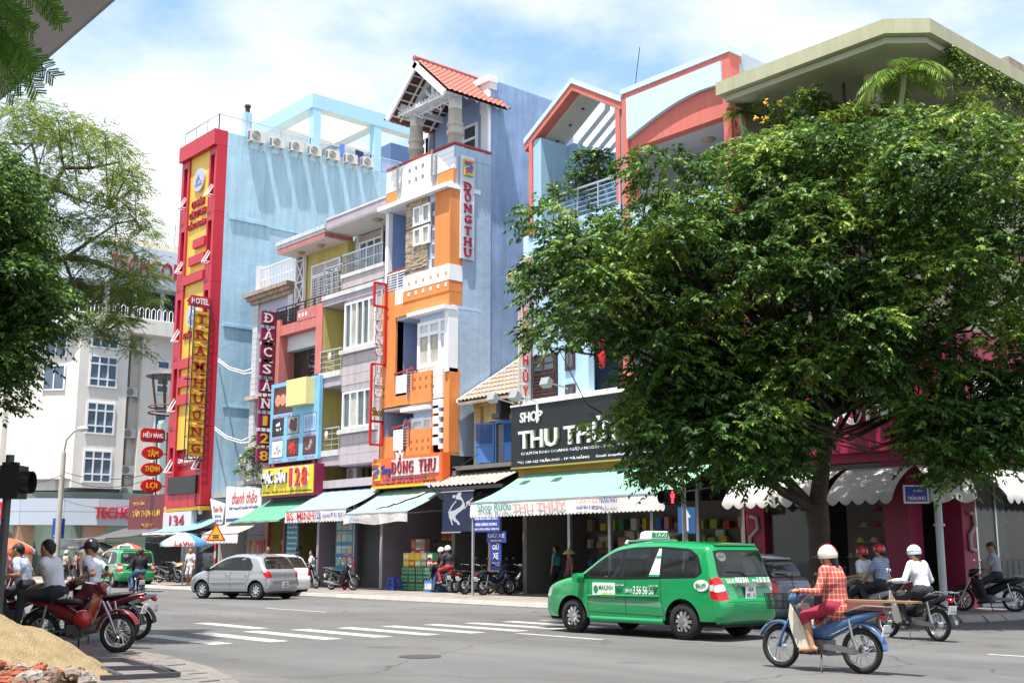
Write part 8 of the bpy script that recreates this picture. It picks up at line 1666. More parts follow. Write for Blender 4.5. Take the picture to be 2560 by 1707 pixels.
lyel=mat('letter_yellow',(.75,.6,.03),.4,0); stick=mat('sticker_white',(.68,.7,.68),.4,.03); lgrn=mat('letter_green',(.01,.25,.08),.4,0); amb=mat('lamp_amber',(.55,.16,.02),.2,.1)
def taxi(label):
    t,hw=car('taxi',label,IN,tgreen)
    for sd in (1,-1):
        m2=MB(); m2.loft([[(1.08+dx,sd*(.86+o),1.04+dz) for dx,dz in ((-.05,-.07),(.07,-.06),(.09,.02),(.05,.1),(-.06,.11))] for o in (.05,.12,.2,.24)],0,True); m2.obj('mirror',tgreen,t); m2=MB(); m2.bar((1.06,sd*.8,1.04),(1.06,sd*.95,1.05),.02); m2.obj('mirror_arm',trim,t)
        for x in (.12,-.72):
            m2=MB(); y=hw(x,.92); m2.tube([(x+.1,sd*(y+.005),.93),(x+.06,sd*(y+.03),.935),(x-.06,sd*(y+.03),.935),(x-.1,sd*(y+.005),.93)],.014,6); m2.obj('door_handle',chrome,t); m2=MB(); m2.ell((x,sd*(y-.02),.92),.07,.025,.04,10,5); m2.obj('handle_cup',trim,t)
        m2=MB(); m2.tube([(.95,sd*(hw(.95,.75)+.004),.72),(.5,sd*(hw(.5,.75)+.012),.74),(-.5,sd*(hw(-.5,.75)+.012),.745),(-.84,sd*(hw(-.84,.75)+.004),.75)],.022,6); m2.obj('side_moulding',tgreen,t)
        m2=MB(); m2.loft([[(x,sd*(hw(x,.34)+o),z) for o,z in ((-.02,.36),(.025,.33),(.02,.25),(-.05,.24))] for x in (.9,.7,0,-.75,-.92)],0,True); m2.obj('side_skirt',tgreen,t)
    # decals, left side
    m2=MB(); m2.prism([(-.29,-.13),(.29,-.13),(.29,.13),(-.29,.13)],(.52,hw(.52,.84)-.004,.845),-XR,ZU,YR*.012); lg=m2.obj('logo_decal',stick,t); m2=MB(); y=hw(.52,.84)+.009
    letters(m2,'MAILINH',(.46,y,.885),-XR,ZU,.36,.085,.004,.015); m2.prism([(.06*math.cos(i*.4)+.0,.075*math.sin(i*.4)) for i in range(16)],(.72,y,.85),-XR,ZU,YR*.003); m2.obj('logo_lettering',lgrn,lg); m2=MB(); letters(m2,'GROUP',(.44,y,.77),-XR,ZU,.24,.06,.004,.01); m2.obj('logo_group_word',lyel,lg)
    side_text(t,hw,'(0511)',-.12,.83,.17,.085,stick,.01); side_text(t,hw,'3.56 56 56',-.48,.85,.5,.15,stick,.02)
    m2=MB(); m2.prism([(.16*math.cos(i*math.pi/10),.1*math.sin(i*math.pi/10)) for i in range(20)],(-1.82,hw(-1.82,.96)-.01,.96),-XR,ZU,YR*.022); ov=m2.obj('number_decal',stick,t); side_text(t,hw,'ĐN.479',-1.82,.96,.22,.08,lgrn,.01,off=.016)
    m2=MB(); m2.prism([(-.0,-.42),(.2,-.42),(.2,.0),(.17,.44),(.13,.44)],(-.6,hw(-.7,1.3)+.012,1.52-.0),-XR,ZU,YR*.006) if 0 else None
    m2=MB(); a=[(-.60,1.10),(-.86,1.10),(-.86,1.61),(-.80,1.61)]; m2.add([(x,hw(x,z)+.008,z) for x,z in a],[(0,3,2,1)]); st=m2.obj('pillar_sticker',stick,t); m2=MB(); a=[(-.6,1.1),(-.86,1.1),(-.86,1.14),(-.615,1.14)]; m2.add([(x,hw(x,z)+.011,z) for x,z in a],[(0,3,2,1)]); a=[(-.75,1.44),(-.86,1.44),(-.86,1.48),(-.76,1.48)]; m2.add([(x,hw(x,z)+.011,z) for x,z in a],[(0,3,2,1)]); m2.obj('sticker_band',lgrn,st)
    # rear
    rx=-2.2; bkx=lambda z: float(np.interp(z,[.7,.85,1.0,1.15],[-2.245,-2.215,-2.185,-2.12])); B=-YR
    def rt(s,y,z,w,h,m,b=0): m2=MB(); letters(m2,s,(bkx(z)-.012,y,z),B,ZU+XR*.2,w,h,.006,b); m2.obj('lettering',m,t)
    rt('TAXI',.52,1.04,.24,.08,stick,.01); rt('MAILINH',.17,1.05,.38,.11,stick,.02); rt('(0511)',-.2,1.04,.13,.05,stick); rt('3 56 56 56',-.48,1.05,.4,.1,stick,.015)
    m2=MB(); m2.bar((-2.225,.42,.975),(-2.225,-.62,.975),.03,r2=.035); m2.obj('chrome_garnish',chrome,t); m2=MB(); m2.obox((-2.235,.0,.84),XR*.008,YR*.15,ZU*.12); pl_=m2.obj('licence_plate',plate,t); m2=MB(); letters(m2,'43A',(-2.244,.0,.89),B,ZU,.17,.075,.003,.01); letters(m2,'091.15',(-2.244,0,.79),B,ZU,.25,.075,.003,.01); m2.obj('plate_lettering',iron,pl_)
    m2=MB(); m2.tube([(-2.13,-.05,1.12),(-2.11,.1,1.19),(-2.1,.5,1.2)],.012,5); m2.cyl((-2.1,-.05,1.1),(-2.15,-.05,1.1),.035,10); m2.obj('rear_wiper',trim,t)
    m2=MB(); m2.prism([(.13*math.cos(i*math.pi/8),.085*math.sin(i*math.pi/8)) for i in range(16)],(-1.975,.5,1.47),B,ZU+XR*.3,-XR*.012); q_=m2.obj('rear_number_decal',stick,t); m2=MB(); letters(m2,'ĐN.479',(-1.99,.5,1.47),B,ZU+XR*.3,.18,.06,.003); m2.obj('plate_lettering',lgrn,q_)
    m2=MB(); m2.box(-1.93,-1.72,-.6,.6,1.665,1.7); m2.obj('roof_spoiler',tgreen,t)
    # roof sign
    m2=MB(); m2.bar((.12,-.55,1.76),(.12,.62,1.76),.018); m2.bar((-.12,-.55,1.78),(-.12,.62,1.78),.014)
    for y in (.62,-.55): m2.bar((.12,y,1.76),(.1,y*1.12,1.69),.025)
    m2.obj('roof_rack',galv,t); m2=MB(); m2.loft([[(x,y,z) for y,z in ((-.3*k,1.8),(.3*k,1.8),(.26*k,1.8+.15*h),(-.26*k,1.8+.15*h))] for x,k,h in ((.16,.8,.3),(.1,1,.8),(.0,1,1),(-.12,1,1),(-.16,.95,.8))],0,False); rs_=m2.obj('roof_sign',stick,t)
    m2=MB(); m2.box(-.168,-.163,-.24,.24,1.825,1.93); m2.obj('sign_panel',lgrn,rs_); m2=MB(); letters(m2,'TAXI',(-.17,0,1.877),B,ZU,.36,.08,.003,.01); m2.obj('sign_lettering',stick,rs_)
    return t
tx=taxi('green taxi people carrier with white numbers, driving beside the crosswalk')
def place(t,p,heading): t.location=p; t.rotation_euler=(0,0,heading)
def heading_pos(px,py,local,heading):
    """car origin such that local point (x,y) touches the ground at a pixel"""
    g=G(px,py); c,s=math.cos(heading),math.sin(heading); return (g.x-(local[0]*c-local[1]*s),g.y-(local[0]*s+local[1]*c),0)
hd_=R_(181.5); place(tx,heading_pos(1714,1599,(-1.37,.80),hd_),hd_)
t2=copy_tree(tx); tag(t2,'distant green taxi people carrier in front of the bank','car'); hd_=R_(179); place(t2,heading_pos(283,1468,(-1.37,.80),R_(174)),R_(174))
# ---- small hatchbacks
HB=dict(W=.845,H=1.53,xf=1.88,xr=-1.87,belt=.95,R=.3,arch=.365,wx=(1.17,-1.29),sill=.26,spokes=8,crease=.72,r=.13,cab=(-1.5,.9),seats=(.1,-.8),dash=.72,
 sil=[(1.75,.2),(1.85,.3),(1.88,.45),(1.85,.6),(1.78,.72),(1.6,.84),(1.3,.94),(1.02,1.02),(.75,1.17),(.45,1.33),(.15,1.44),(-.2,1.51),(-.6,1.525),(-1.0,1.49),(-1.3,1.43),(-1.42,1.36),(-1.55,1.16),(-1.66,1.02),(-1.76,.95),(-1.8,.85),(-1.82,.72),(-1.87,.62),(-1.87,.45),(-1.82,.3),(-1.7,.22)],
 side=[('glass',[(.82,1.0),(.42,1.27),(.05,1.4),(-.13,1.41),(-.1,.985)]),('glass',[(-.19,.985),(-.22,1.415),(-.7,1.405),(-.82,1.36),(-.84,.99)]),('glass',[(-.9,.99),(-.88,1.34),(-1.02,1.28),(-1.1,1.12),(-1.06,1.02)]),('trim',[(1.0,.965),(.45,1.31),(.06,1.44),(-.7,1.445),(-.95,1.37),(-1.14,1.13),(-1.1,.965)]),
  ('seam',[(.82,.94),(.834,.94),(.86,.6),(.80,.32),(.786,.32),(.846,.6)]),('seam',[(-.14,.95),(-.154,.95),(-.15,.32),(-.136,.32)]),('seam',[(-1.02,.94),(-1.034,.94),(-.98,.72),(-.86,.5),(-.87,.34),(-.856,.34),(-.846,.5),(-.966,.72)]),('seam',[(.79,.325),(-.86,.335),(-.86,.323),(.79,.313)]),
  ('tail',[(-1.5,.98),(-1.9,1.0),(-1.9,.74),(-1.7,.74)]),('clear',[(1.4,.9),(1.62,.84),(1.8,.7),(1.62,.68)])],
 rear=[('glass',[(-.74,1.34),(.74,1.34),(.82,1.06),(-.82,1.06)]),('trim',[(-.8,1.38),(.8,1.38),(.88,1.02),(-.88,1.02)]),('tail',[(-1.01,.98),(-.86,.98),(-.74,.74),(-1.01,.74)]),('tail',[(1.01,.98),(.86,.98),(.74,.74),(1.01,.74)]),('seam',[(-.76,.64),(.76,.64),(.76,.63),(-.76,.63)])],
 front=[('glass',[(-.8,1.06),(.8,1.06),(.7,1.41),(-.7,1.41)]),('trim',[(-.88,1.01),(.88,1.01),(.78,1.45),(-.78,1.45)]),('clear',[(.62,.68),(1.01,.68),(1.01,.82),(.7,.8)]),('clear',[(-.62,.68),(-1.01,.68),(-1.01,.82),(-.7,.8)]),('trim',[(-.5,.3),(.5,.3),(.5,.5),(-.5,.5)])])
silv=mat('car_silver',(.37,.385,.405),.3,.03,.5,metal=.6,coat=.6); carw=mat('car_white',(.66,.67,.68),.3,.03,coat=.6); carg=mat('car_blue_grey',(.19,.23,.28),.3,.05,metal=.4,coat=.6)
def hatch(label,paint):
    t,hw=car('hatchback',label,HB,paint)
    for sd in (1,-1):
        m2=MB(); m2.loft([[(.84+dx,sd*(.80+o),1.0+dz) for dx,dz in ((-.04,-.06),(.06,-.05),(.08,.02),(.04,.08),(-.05,.09))] for o in (.05,.1,.17,.2)],0,True); m2.obj('mirror',paint if sd<0 else trim,t)
        for x in (.0,-.88):
            m2=MB(); y=hw(x,.84); m2.tube([(x+.09,sd*(y+.005),.84),(x+.05,sd*(y+.028),.845),(x-.05,sd*(y+.028),.845),(x-.09,sd*(y+.005),.84)],.014,6); m2.obj('door_handle',paint,t)
        m2=MB(); m2.tube([(.78,sd*(hw(.78,.58)+.002),.56),(0,sd*(hw(0,.58)+.008),.575),(-.84,sd*(hw(-.84,.58)+.002),.59)],.016,6); m2.obj('side_moulding',paint,t)
    m2=MB(); m2.obox((-1.885,0,.5),XR*.008,YR*.14,ZU*.1); p_=m2.obj('licence_plate',plate,t); m2=MB(); letters(m2,'43A',(-1.894,0,.54),-YR,ZU,.16,.06,.003,.01); letters(m2,'034.36',(-1.894,0,.46),-YR,ZU,.22,.06,.003,.01); m2.obj('plate_lettering',iron,p_)
    m2=MB(); m2.tube([(-1.66,.0,1.03),(-1.62,.06,1.1),(-1.6,.42,1.11)],.011,5); m2.obj('rear_wiper',trim,t); m2=MB(); m2.torus((-1.80,0,.86),(1,0,0),.045,.007,16,5); m2.obj('badge',chrome,t); m2=MB(); m2.box(-1.42,-1.22,-.5,.5,1.405,1.44); m2.obj('roof_spoiler',paint,t); m2=MB(); m2.tube([(-.9,0,1.5),(-1.15,0,1.78)],.006,5); m2.obj('aerial',trim,t)
    return t
ya=hatch('silver hatchback driving past the awnings, seen from behind','x' and silv); hd_=R_(199); place(ya,heading_pos(641,1499,(-1.29,.76),hd_),hd_)
yb=copy_tree(ya,None,{'car_silver':carw}); tag(yb,'white hatchback mostly hidden behind the silver hatchback','car'); place(yb,(ya.location.x-2.4,ya.location.y+2.1,0),R_(190))
yc=copy_tree(ya,None,{'car_silver':carg}); tag(yc,'blue grey hatchback partly hidden behind the near green taxi','car'); hd_=R_(185); place(yc,(-16.6,20.7,0),hd_)
# the driver's and passengers' shade cards
m2=MB(); m2.obox((-1.2,.74,1.2),XR*.16,YR*.004,ZU*.1); m2.obj('window_card',stick,yc)
# ================================================================== motorbikes
bkb=mat('bike_black',(.012,.012,.014),.25,.05,coat=.5); seatb=mat('bike_seat',(.015,.015,.017),.55,.1); eng=mat('engine_grey',(.16,.16,.17),.5,.3,14,metal=.6); exh=mat('exhaust_steel',(.4,.4,.42),.3,.1,metal=.9)
def arcstrip(mb,cx,cz,R,a0,a1,w,th=.012,n=10):
    rows=[]
    for i in range(n+1):
        a=a0+(a1-a0)*i/n; c,s=math.cos(a),math.sin(a); rows.append([(cx+R*c,-w,cz+R*s),(cx+(R+.03)*c,-w*.5,cz+(R+.03)*s),(cx+(R+.03)*c,w*.5,cz+(R+.03)*s),(cx+R*c,w,cz+R*s),(cx+(R-th)*c,w*.9,cz+(R-th)*s),(cx+(R-th)*c,-w*.9,cz+(R-th)*s)])
    mb.loft(rows,0,True)
def el(cx,cz,ry,rz,n=10): return [(cx,ry*math.cos(2*math.pi*i/n),cz+rz*math.sin(2*math.pi*i/n)) for i in range(n)]
def bike(kind,label,body,shield,p,hd,group=None,extra='',whole=True):
    t=thing('motorbike',label,'motorbike',p,group,hd,local=True); wb=1.2; R=.285 if kind!='scooter' else .24; xr,xf=-.58,.62
    for nm,x in (('front_wheel',xf),('rear_wheel',xr)):
        mb=MB(); mb.torus((x,0,R),(0,1,0),R-.04,.042,26,8); w=mb.obj(nm,tyre,t); mb=MB(); mb.torus((x,0,R),(0,1,0),R-.078,.016,24,5); mb.cyl((x,-.05,R),(x,.05,R),.055 if x>0 else .075,12); mb.obj('rim',chrome if kind!='scooter' else alloy,w); mb=MB()
        for k in range(18 if kind!='scooter' else 6):
            a=2*math.pi*k/(18 if kind!='scooter' else 6); s_=.03*(1 if k%2 else -1); mb.bar((x+.05*math.cos(a+.5),s_,R+.05*math.sin(a+.5)),(x+(R-.08)*math.cos(a),0,R+(R-.08)*math.sin(a)),.0035 if kind!='scooter' else .016)
        mb.obj('spokes',chrome if kind!='scooter' else alloy,w)
    hx,hz=.36,.84
    mb=MB()
    for s in (-.075,.075): mb.tube([(xf,s,R),(xf-.1,s,R+.22),(hx+.02,s*.8,hz-.1)],.022,8)
    mb.obj('fork',body if kind=='cub' else exh,t); mb=MB(); arcstrip(mb,xf,R,R+.035,R_(25),R_(170),.065); mb.obj('front_fender',body,t)
    mb=MB(); mb.tube([(.12,-.34,1.0),(.2,-.28,1.02),(.28,-.1,.99),(.28,.1,.99),(.2,.28,1.02),(.12,.34,1.0)],.014,8); h=mb.obj('handlebar',chrome,t); mb=MB()
    for s in (-1,1): mb=MB(); mb.tube([(.2,s*.27,1.02),(.1,s*.36,.995)],.021,8); mb.tube([(.22,s*.28,1.0),(.18,s*.36,.985)],.008,5); mb.obj('grip',black,h)
    for s in (-1,1):
        mb=MB(); mb.tube([(.22,s*.22,1.02),(.24,s*.27,1.14),(.22,s*.3,1.2)],.007,5); mb.ell((.215,s*.31,1.22),.02,.06,.045,10,6); mb.obj('mirror',black if kind!='old' else chrome,h)
    mb=MB(); mb.loft([el(.44,.9,.06,.05),el(.42,.9,.1,.09),el(.34,.93,.11,.1),el(.24,.97,.1,.06),el(.18,.99,.05,.02)],0,True); hc=mb.obj('headlight_cowl',body,t); mb=MB(); mb.ell((.425,0,.9),.03,.075,.065,12,6); mb.obj('headlight',lampclr,hc)
    # leg shield
    mb=MB(); rows=[]
    for z,x,w in ((.86,.33,.1),(.78,.345,.17),(.62,.31,.21),(.45,.24,.2),(.33,.16,.17),(.27,.06,.13)): rows.append([(x-.06*abs(u)**2*1.2-.02,u*w,z-(.02*abs(u) if z<.4 else 0)) for u in (-1,-.7,-.35,0,.35,.7,1)])
    k=1.0 if kind in('cub','scooter') else .72
    rows=[[(x,y*k,z) for x,y,z in r] for r in rows]; mb.loft(rows,0,True,False,False); mb.loft([[(x-.015,y,z) for x,y,z in r][::-1] for r in rows],0,True,False,False); ls=mb.obj('leg_shield',shield,t)
    if kind in('cub','old'):
        for s in (-1,1): mb=MB(); mb.prism([(.33,.86),(.36,.7),(.33,.52),(.24,.3),(.06,.2),(-.04,.24),(.06,.4),(.16,.6)],(0,s*.19,0),XR,ZU,YR*s*.012); mb.obj('shield_wing',shield,ls)
    # frame / side panels
    mb=MB()
    if kind=='scooter': mb.loft([el(.28,.3,.1,.06),el(.1,.26,.14,.07),el(-.1,.3,.15,.1),el(-.25,.5,.15,.2),el(-.5,.62,.15,.17),el(-.78,.72,.1,.08),el(-.9,.76,.03,.03)],0,True)
    else: mb.loft([el(.3,.72,.05,.09),el(.2,.55,.06,.09),el(.08,.47,.075,.08),el(-.1,.5,.1,.12),el(-.3,.6,.115,.12),el(-.55,.69,.115,.08),el(-.8,.76,.085,.05),el(-.92,.79,.03,.02)],0,True)
    mb.obj('body_panel',body,t)
    mb=MB(); mb.loft([el(.02,.72,.06,.025),el(-.06,.73,.12,.045),el(-.25,.73,.13,.05),el(-.5,.77,.125,.05),el(-.68,.79,.1,.04),el(-.74,.795,.04,.02)],0,True); mb.obj('seat',seatb,t)
    mb=MB(); mb.loft([el(.3,.34,.05,.05),el(.2,.34,.07,.07),el(.1,.33,.09,.08)],0,True); mb.box(-.14,.12,-.12,.1,.22,.4); mb.cyl((-.02,-.15,.31),(-.02,.12,.31),.1,16); mb.obj('engine',eng,t)
    mb=MB(); mb.tube([(.12,-.08,.24),(.0,-.13,.2),(-.3,-.15,.23),(-.45,-.155,.27),(-.85,-.16,.33)],[.016,.018,.02,.045,.042],10); mb.obj('exhaust',exh if kind!='scooter' else eng,t)
    mb=MB(); mb.bar((-.1,.11,.32),(xr,.11,R),.02,r2=.035); mb.bar((-.1,-.1,.32),(xr,-.1,R),.016); mb.obj('swing_arm',exh if kind in('cub','old') else eng,t)
    for s in (-.13,.13): mb=MB(); mb.tube([(xr,s,R+.02),(xr+.06,s*.95,.46)],.026,8); mb.tube([(xr+.06,s*.95,.46),(xr+.11,s*.9,.68)],.02,8); mb.obj('shock_absorber',exh if s>0 else exh,t)
    mb=MB(); arcstrip(mb,xr,R,R+.05,R_(40),R_(175),.07); mb.obj('rear_fender',body if kind=='cub' else bkb,t); mb=MB(); mb.loft([el(-.84,.73,.06,.03),el(-.9,.72,.055,.045),el(-.93,.71,.04,.035)],0,True); mb.obj('tail_light',lampred,t)
    mb=MB(); mb.obox((-.93,0,.55),Vector((.02,0,-.07)),YR*.09,Vector((.006,0,.002))); pl=mb.obj('licence_plate',plate,t); mb=MB(); letters(mb,'43',(-.937,0,.585),-YR,ZU,.06,.035,.002); letters(mb,'4728',(-.93,0,.53),-YR,ZU,.12,.04,.002); mb.obj('plate_lettering',iron,pl)
    mb=MB(); mb.bar((-.02,-.24,.25),(-.02,.24,.25),.014); mb.tube([(-.05,.1,.22),(-.12,.24,.02)],.012,6); mb.obj('foot_pegs',black,t)
    if kind=='old' or 'rack' in extra:
        mb=MB(); 
        for s in (-.1,.1): mb.tube([(-.45,s*1.1,.78),(-.7,s*1.2,.86),(-1.0,s,.85)],.01,6)
        for x in (-.7,-.8,-.9,-1.0): mb.bar((x,-.11,.85),(x,.11,.85),.008)
        mb.obj('rear_rack',chrome,t)
    if 'basket' in extra:
        mb=MB(); c=(.62,0,.78)
        for z,k in ((0,.8),(.1,.9),(.2,1)):
            pts=[(c[0]-.13*k,-.16*k),(c[0]+.13*k,-.16*k),(c[0]+.13*k,.16*k),(c[0]-.13*k,.16*k)]; [mb.bar((*a,c[2]+z),(*b,c[2]+z),.005) for a,b in zip(pts,pts[1:]+pts[:1])]
        for i in range(9):
            for s in (-1,1): u=-1+i*.25; mb.bar((c[0]+u*.104,s*.128,c[2]),(c[0]+u*.13,s*.16,c[2]+.2),.004); mb.bar((c[0]+s*.104,u*.128,c[2]),(c[0]+s*.13,u*.16,c[2]+.2),.004); mb.bar((c[0]+u*.104,-.128,c[2]),(c[0]+u*.104,.128,c[2]),.004)
        mb.obj('wire_basket',iron,t)
    if 'plank' in extra: MB().box(-1.35,-.25,-.16,.06,.9,.925).obj('wooden_plank',mat('plank_wood',(.24,.15,.08),.8,.2,5),t); MB().box(-.95,-.45,-.14,.1,.8,.9).obj('wooden_box',mat('box_wood_red',(.2,.07,.05),.7,.2),t)
    if 'spot' in extra: mb=MB(); mb.prism([(.045*math.cos(i*.4),.05*math.sin(i*.4)) for i in range(16)],(.18,.19,.42),XR,ZU,YR*.01); mb.obj('badge',black,t)
    return t
def at_px(px,py,z=0): p=G(px,py,z); return (p.x,p.y,z)
PT={n:mat('bike_'+n,c,.3,.05,coat=.6) for n,c in {'red':(.15,.009,.012),'blue':(.06,.13,.26),'navy':(.02,.03,.08),'silver':(.35,.36,.38),'cream':(.62,.58,.48),'maroon':(.06,.006,.012),'orange':(.26,.04,.012),'grey':(.12,.12,.13)}.items()}
def mid(a,b,z=0): a,b=G(*a,z),G(*b,z); m=(a+b)/2; d=a-b; return (m.x,m.y,z),math.atan2(d.y,d.x)
cp_,ch1=mid((1957,1668),(2163,1684)); bk1=bike('cub','blue and cream step through moped with wire basket and plank rack',PT['blue'],PT['cream'],cp_,ch1,None,'basket plank rack spot')
mp_,mh=mid((2222,1592),(2352,1603)); bk2=bike('old','black motorbike with cream leg shield in front of the corner shop',bkb,PT['cream'],mp_,mh,None,'rack')
bk3=bike('wave','pale motorbike of the red helmeted couple',PT['silver'],PT['cream'],(-14.1,22.3,0),R_(176))
p4=G(2475,1528,.14); bk4=bike('old','dark parked motorbike carrying the seated man by pink pillar',bkb,bkb,(p4.x,p4.y,.14),R_(195))
bk5=bike('scooter','dark red scooter parked beside the pink pillar at the corner shop',PT['maroon'],PT['maroon'],(p4.x+1.0,p4.y+1.3,.14),R_(205))
f1=G(292,1632,.08); h1=R_(40); rb=bike('wave','red parked motorbike with orange leg shield on the near pavement',PT['red'],PT['orange'],(f1.x-.62*math.cos(h1),f1.y-.62*math.sin(h1),.08),h1)
f2=G(305,1608,.08); h2=R_(222); bike('wave','dark maroon motorbike parked between the red bike and crosswalk, tail to the road',PT['maroon'],bkb,(f2.x+.58*math.cos(h2),f2.y+.58*math.sin(h2),.08),h2,'bikes parked on the near pavement')
f3=G(338,1599,.0); h3=R_(226); b3=bike('old','old silver motorbike with chrome rack and spoked rear wheel at the kerb',PT['silver'],PT['grey'],(f3.x+.58*math.cos(h3),f3.y+.58*math.sin(h3),0),h3,'bikes parked on the near pavement')
f6=G(30,1578,.08); b6=bike('wave','dark motorbike under the capped man at the kerb',PT['maroon'],bkb,(f6.x,f6.y,.08),R_(228))
f7=G(348,1494); h7=R_(168); b7=bike('wave','black motorbike with two helmeted riders beside the distant taxi',bkb,bkb,(f7.x+.58*math.cos(h7),f7.y+.58*math.sin(h7),0),h7)
def prk(px,py,hd,kind,b,s,lab,grp='motorbikes parked along the far pavement'): return bike(kind,lab,b,s,at_px(px,py,.14),R_(hd),grp)
prk(765,1470,8,'scooter',bkb,bkb,'black scooter parked below the striped awning'); prk(855,1474,12,'old',bkb,bkb,'black motorbike with chrome mirrors parked by the red hand truck'); sc_,sh_=at_px(1098,1480,.14),R_(184); b8=bike('scooter','dark blue scooter carrying the couple in white helmets',PT['navy'],PT['navy'],sc_,sh_)
prk(1165,1481,100,'scooter',PT['maroon'],bkb,'maroon scooter with cardboard on the seat below the mint awning'); prk(1192,1485,95,'wave',bkb,bkb,'black motorbike with round tail light second in the awning row'); prk(1240,1487,92,'wave',PT['navy'],bkb,'navy motorbike under a seat cover at the awning row'); prk(1285,1483,88,'wave',PT['grey'],bkb,'grey motorbike at the end of the awning row beside conical hat')
for i,(px,py,hd,lab) in enumerate(((420,1456,20,'dark motorbike with cardboard beside the blue parasol'),(395,1452,35,'dark motorbike next to the far taxi, near the tarpaulin shelter'),(560,1462,100,'dark motorbike behind the silver car below cream awning'))): prk(px,py,hd,'wave',bkb if i else PT['grey'],bkb,lab)
crd=mat('cardboard',(.42,.3,.16),.85,.12,4)
for (px,py,z,w,h,lab) in ((1215,1390,.95,.7,.5,'large tan cardboard sheet shading parked motorbike seats'),(1230,1412,.92,.55,.4,'pale folded cardboard on a parked motorbike seat'),(430,1412,.95,.8,.5,'cardboard sheet on the motorbike by the parasol')):
    p=G(px,1480 if px>900 else 1456,.14); c=Vector((p.x,p.y+.35,z+.1)); mb=MB(); mb.obox(c,XR*w/2,YR*h/2+ZU*.12,ZU*.006); mb.top('cardboard_sheet',crd,lab,'cardboard')
# ================================================================== people
def nets(D,o,h):
    """naive surface nets over a signed distance grid"""
    S=D<0; nx,ny,nz=D.shape; c=[(i,j,k) for i in(0,1) for j in(0,1) for k in(0,1)]; sl=lambda A,i,j,k:A[i:nx-1+i,j:ny-1+j,k:nz-1+k]
    cnt=sum(sl(S,*q).astype(np.int8) for q in c); act=(cnt>0)&(cnt<8); idx=-np.ones(act.shape,np.int64); I=np.argwhere(act); idx[act]=np.arange(len(I)); acc=np.zeros((len(I),3)); w=np.zeros(len(I))
    for a in c:
        for ax in range(3):
            if a[ax]: continue
            b=list(a); b[ax]=1; d0=D[I[:,0]+a[0],I[:,1]+a[1],I[:,2]+a[2]]; d1=D[I[:,0]+b[0],I[:,1]+b[1],I[:,2]+b[2]]; m=(d0<0)!=(d1<0); t=np.where(m,d0/(d0-d1+1e-12),0); p=np.tile(np.array(a,float),(len(I),1)); p[:,ax]+=t; acc+=p*m[:,None]; w+=m
    V=(I+acc/w[:,None])*h+o; F=[]
    for ax in range(3):
        b=[0,0,0]; b[ax]=1; A=S[1:-1,1:-1,1:-1]; B=S[1+b[0]:nx-1+b[0],1+b[1]:ny-1+b[1],1+b[2]:nz-1+b[2]]; J=np.argwhere(A!=B)+1; u,v=[(1,2),(2,0),(0,1)][ax]; J=J[(J<np.array(act.shape)).all(1)]
        def at(du,dv): q=J.copy(); q[:,u]-=du; q[:,v]-=dv; return idx[q[:,0],q[:,1],q[:,2]]
        f=np.stack([at(0,0),at(1,0),at(1,1),at(0,1)],1); ins=S[J[:,0],J[:,1],J[:,2]]; f[~ins]=f[~ins][:,::-1]; F.append(f[(f>=0).all(1)])
    return V,np.concatenate(F)
def segd(P,a,b,r0,r1):
    a,b=np.array(a),np.array(b); ab=b-a; t=np.clip(((P-a)@ab)/(ab@ab+1e-9),0,1); return np.linalg.norm(P-a-t[...,None]*ab,axis=-1)-(r0+(r1-r0)*t)
def bodymesh(caps,h):
    A=np.array([c[0] for c in caps]+[c[1] for c in caps]); lo=A.min(0)-.2; hi=A.max(0)+.2; n=np.ceil((hi-lo)/h).astype(int)+1; D=np.full(n,.3,np.float32); k=.022
    for a,b,r0,r1,tg in caps:
        a,b=np.array(a),np.array(b); m=max(r0,r1)+.06; i0=np.maximum(0,np.floor((np.minimum(a,b)-m-lo)/h).astype(int)); i1=np.minimum(n,np.ceil((np.maximum(a,b)+m-lo)/h).astype(int)+1); g=np.stack(np.meshgrid(*[lo[q]+h*np.arange(i0[q],i1[q]) for q in range(3)],indexing='ij'),-1); d=segd(g,a,b,r0,r1); s=tuple(slice(x,y) for x,y in zip(i0,i1)); E=D[s]; kk=k if r0>.02 else .006; q=np.maximum(kk-abs(E-d),0)/kk; D[s]=np.minimum(E,d)-q*q*kk/4
    V,F=nets(D,lo,h); C=V[F].mean(1); best=np.full(len(C),9.); tg=np.zeros(len(C),int)
    for a,b,r0,r1,t in caps: d=segd(C,a,b,r0,r1); m=d<best; best[m]=d[m]; tg[m]=t
    return V,F,tg
def ik(a,b,l1,l2,pole):
    a,b=Vector(a),Vector(b); d=b-a; L=min(d.length,(l1+l2)*.999); u=d.normalized(); x=(l1*l1-l2*l2+L*L)/(2*L); y=math.sqrt(max(0,l1*l1-x*x)); p=Vector(pole); p=(p-u*p.dot(u)).normalized(); return a+u*x+p*y
skinm=mat('skin_tan',(.36,.19,.11),.55,.08,6); hairm=mat('hair_black',(.012,.010,.009),.5,.1); CL={}
def cloth(n,c,r=.85):
    if n not in CL: CL[n]=mat('cloth_'+n,c,r,.12,5,.9,9)
    return CL[n]
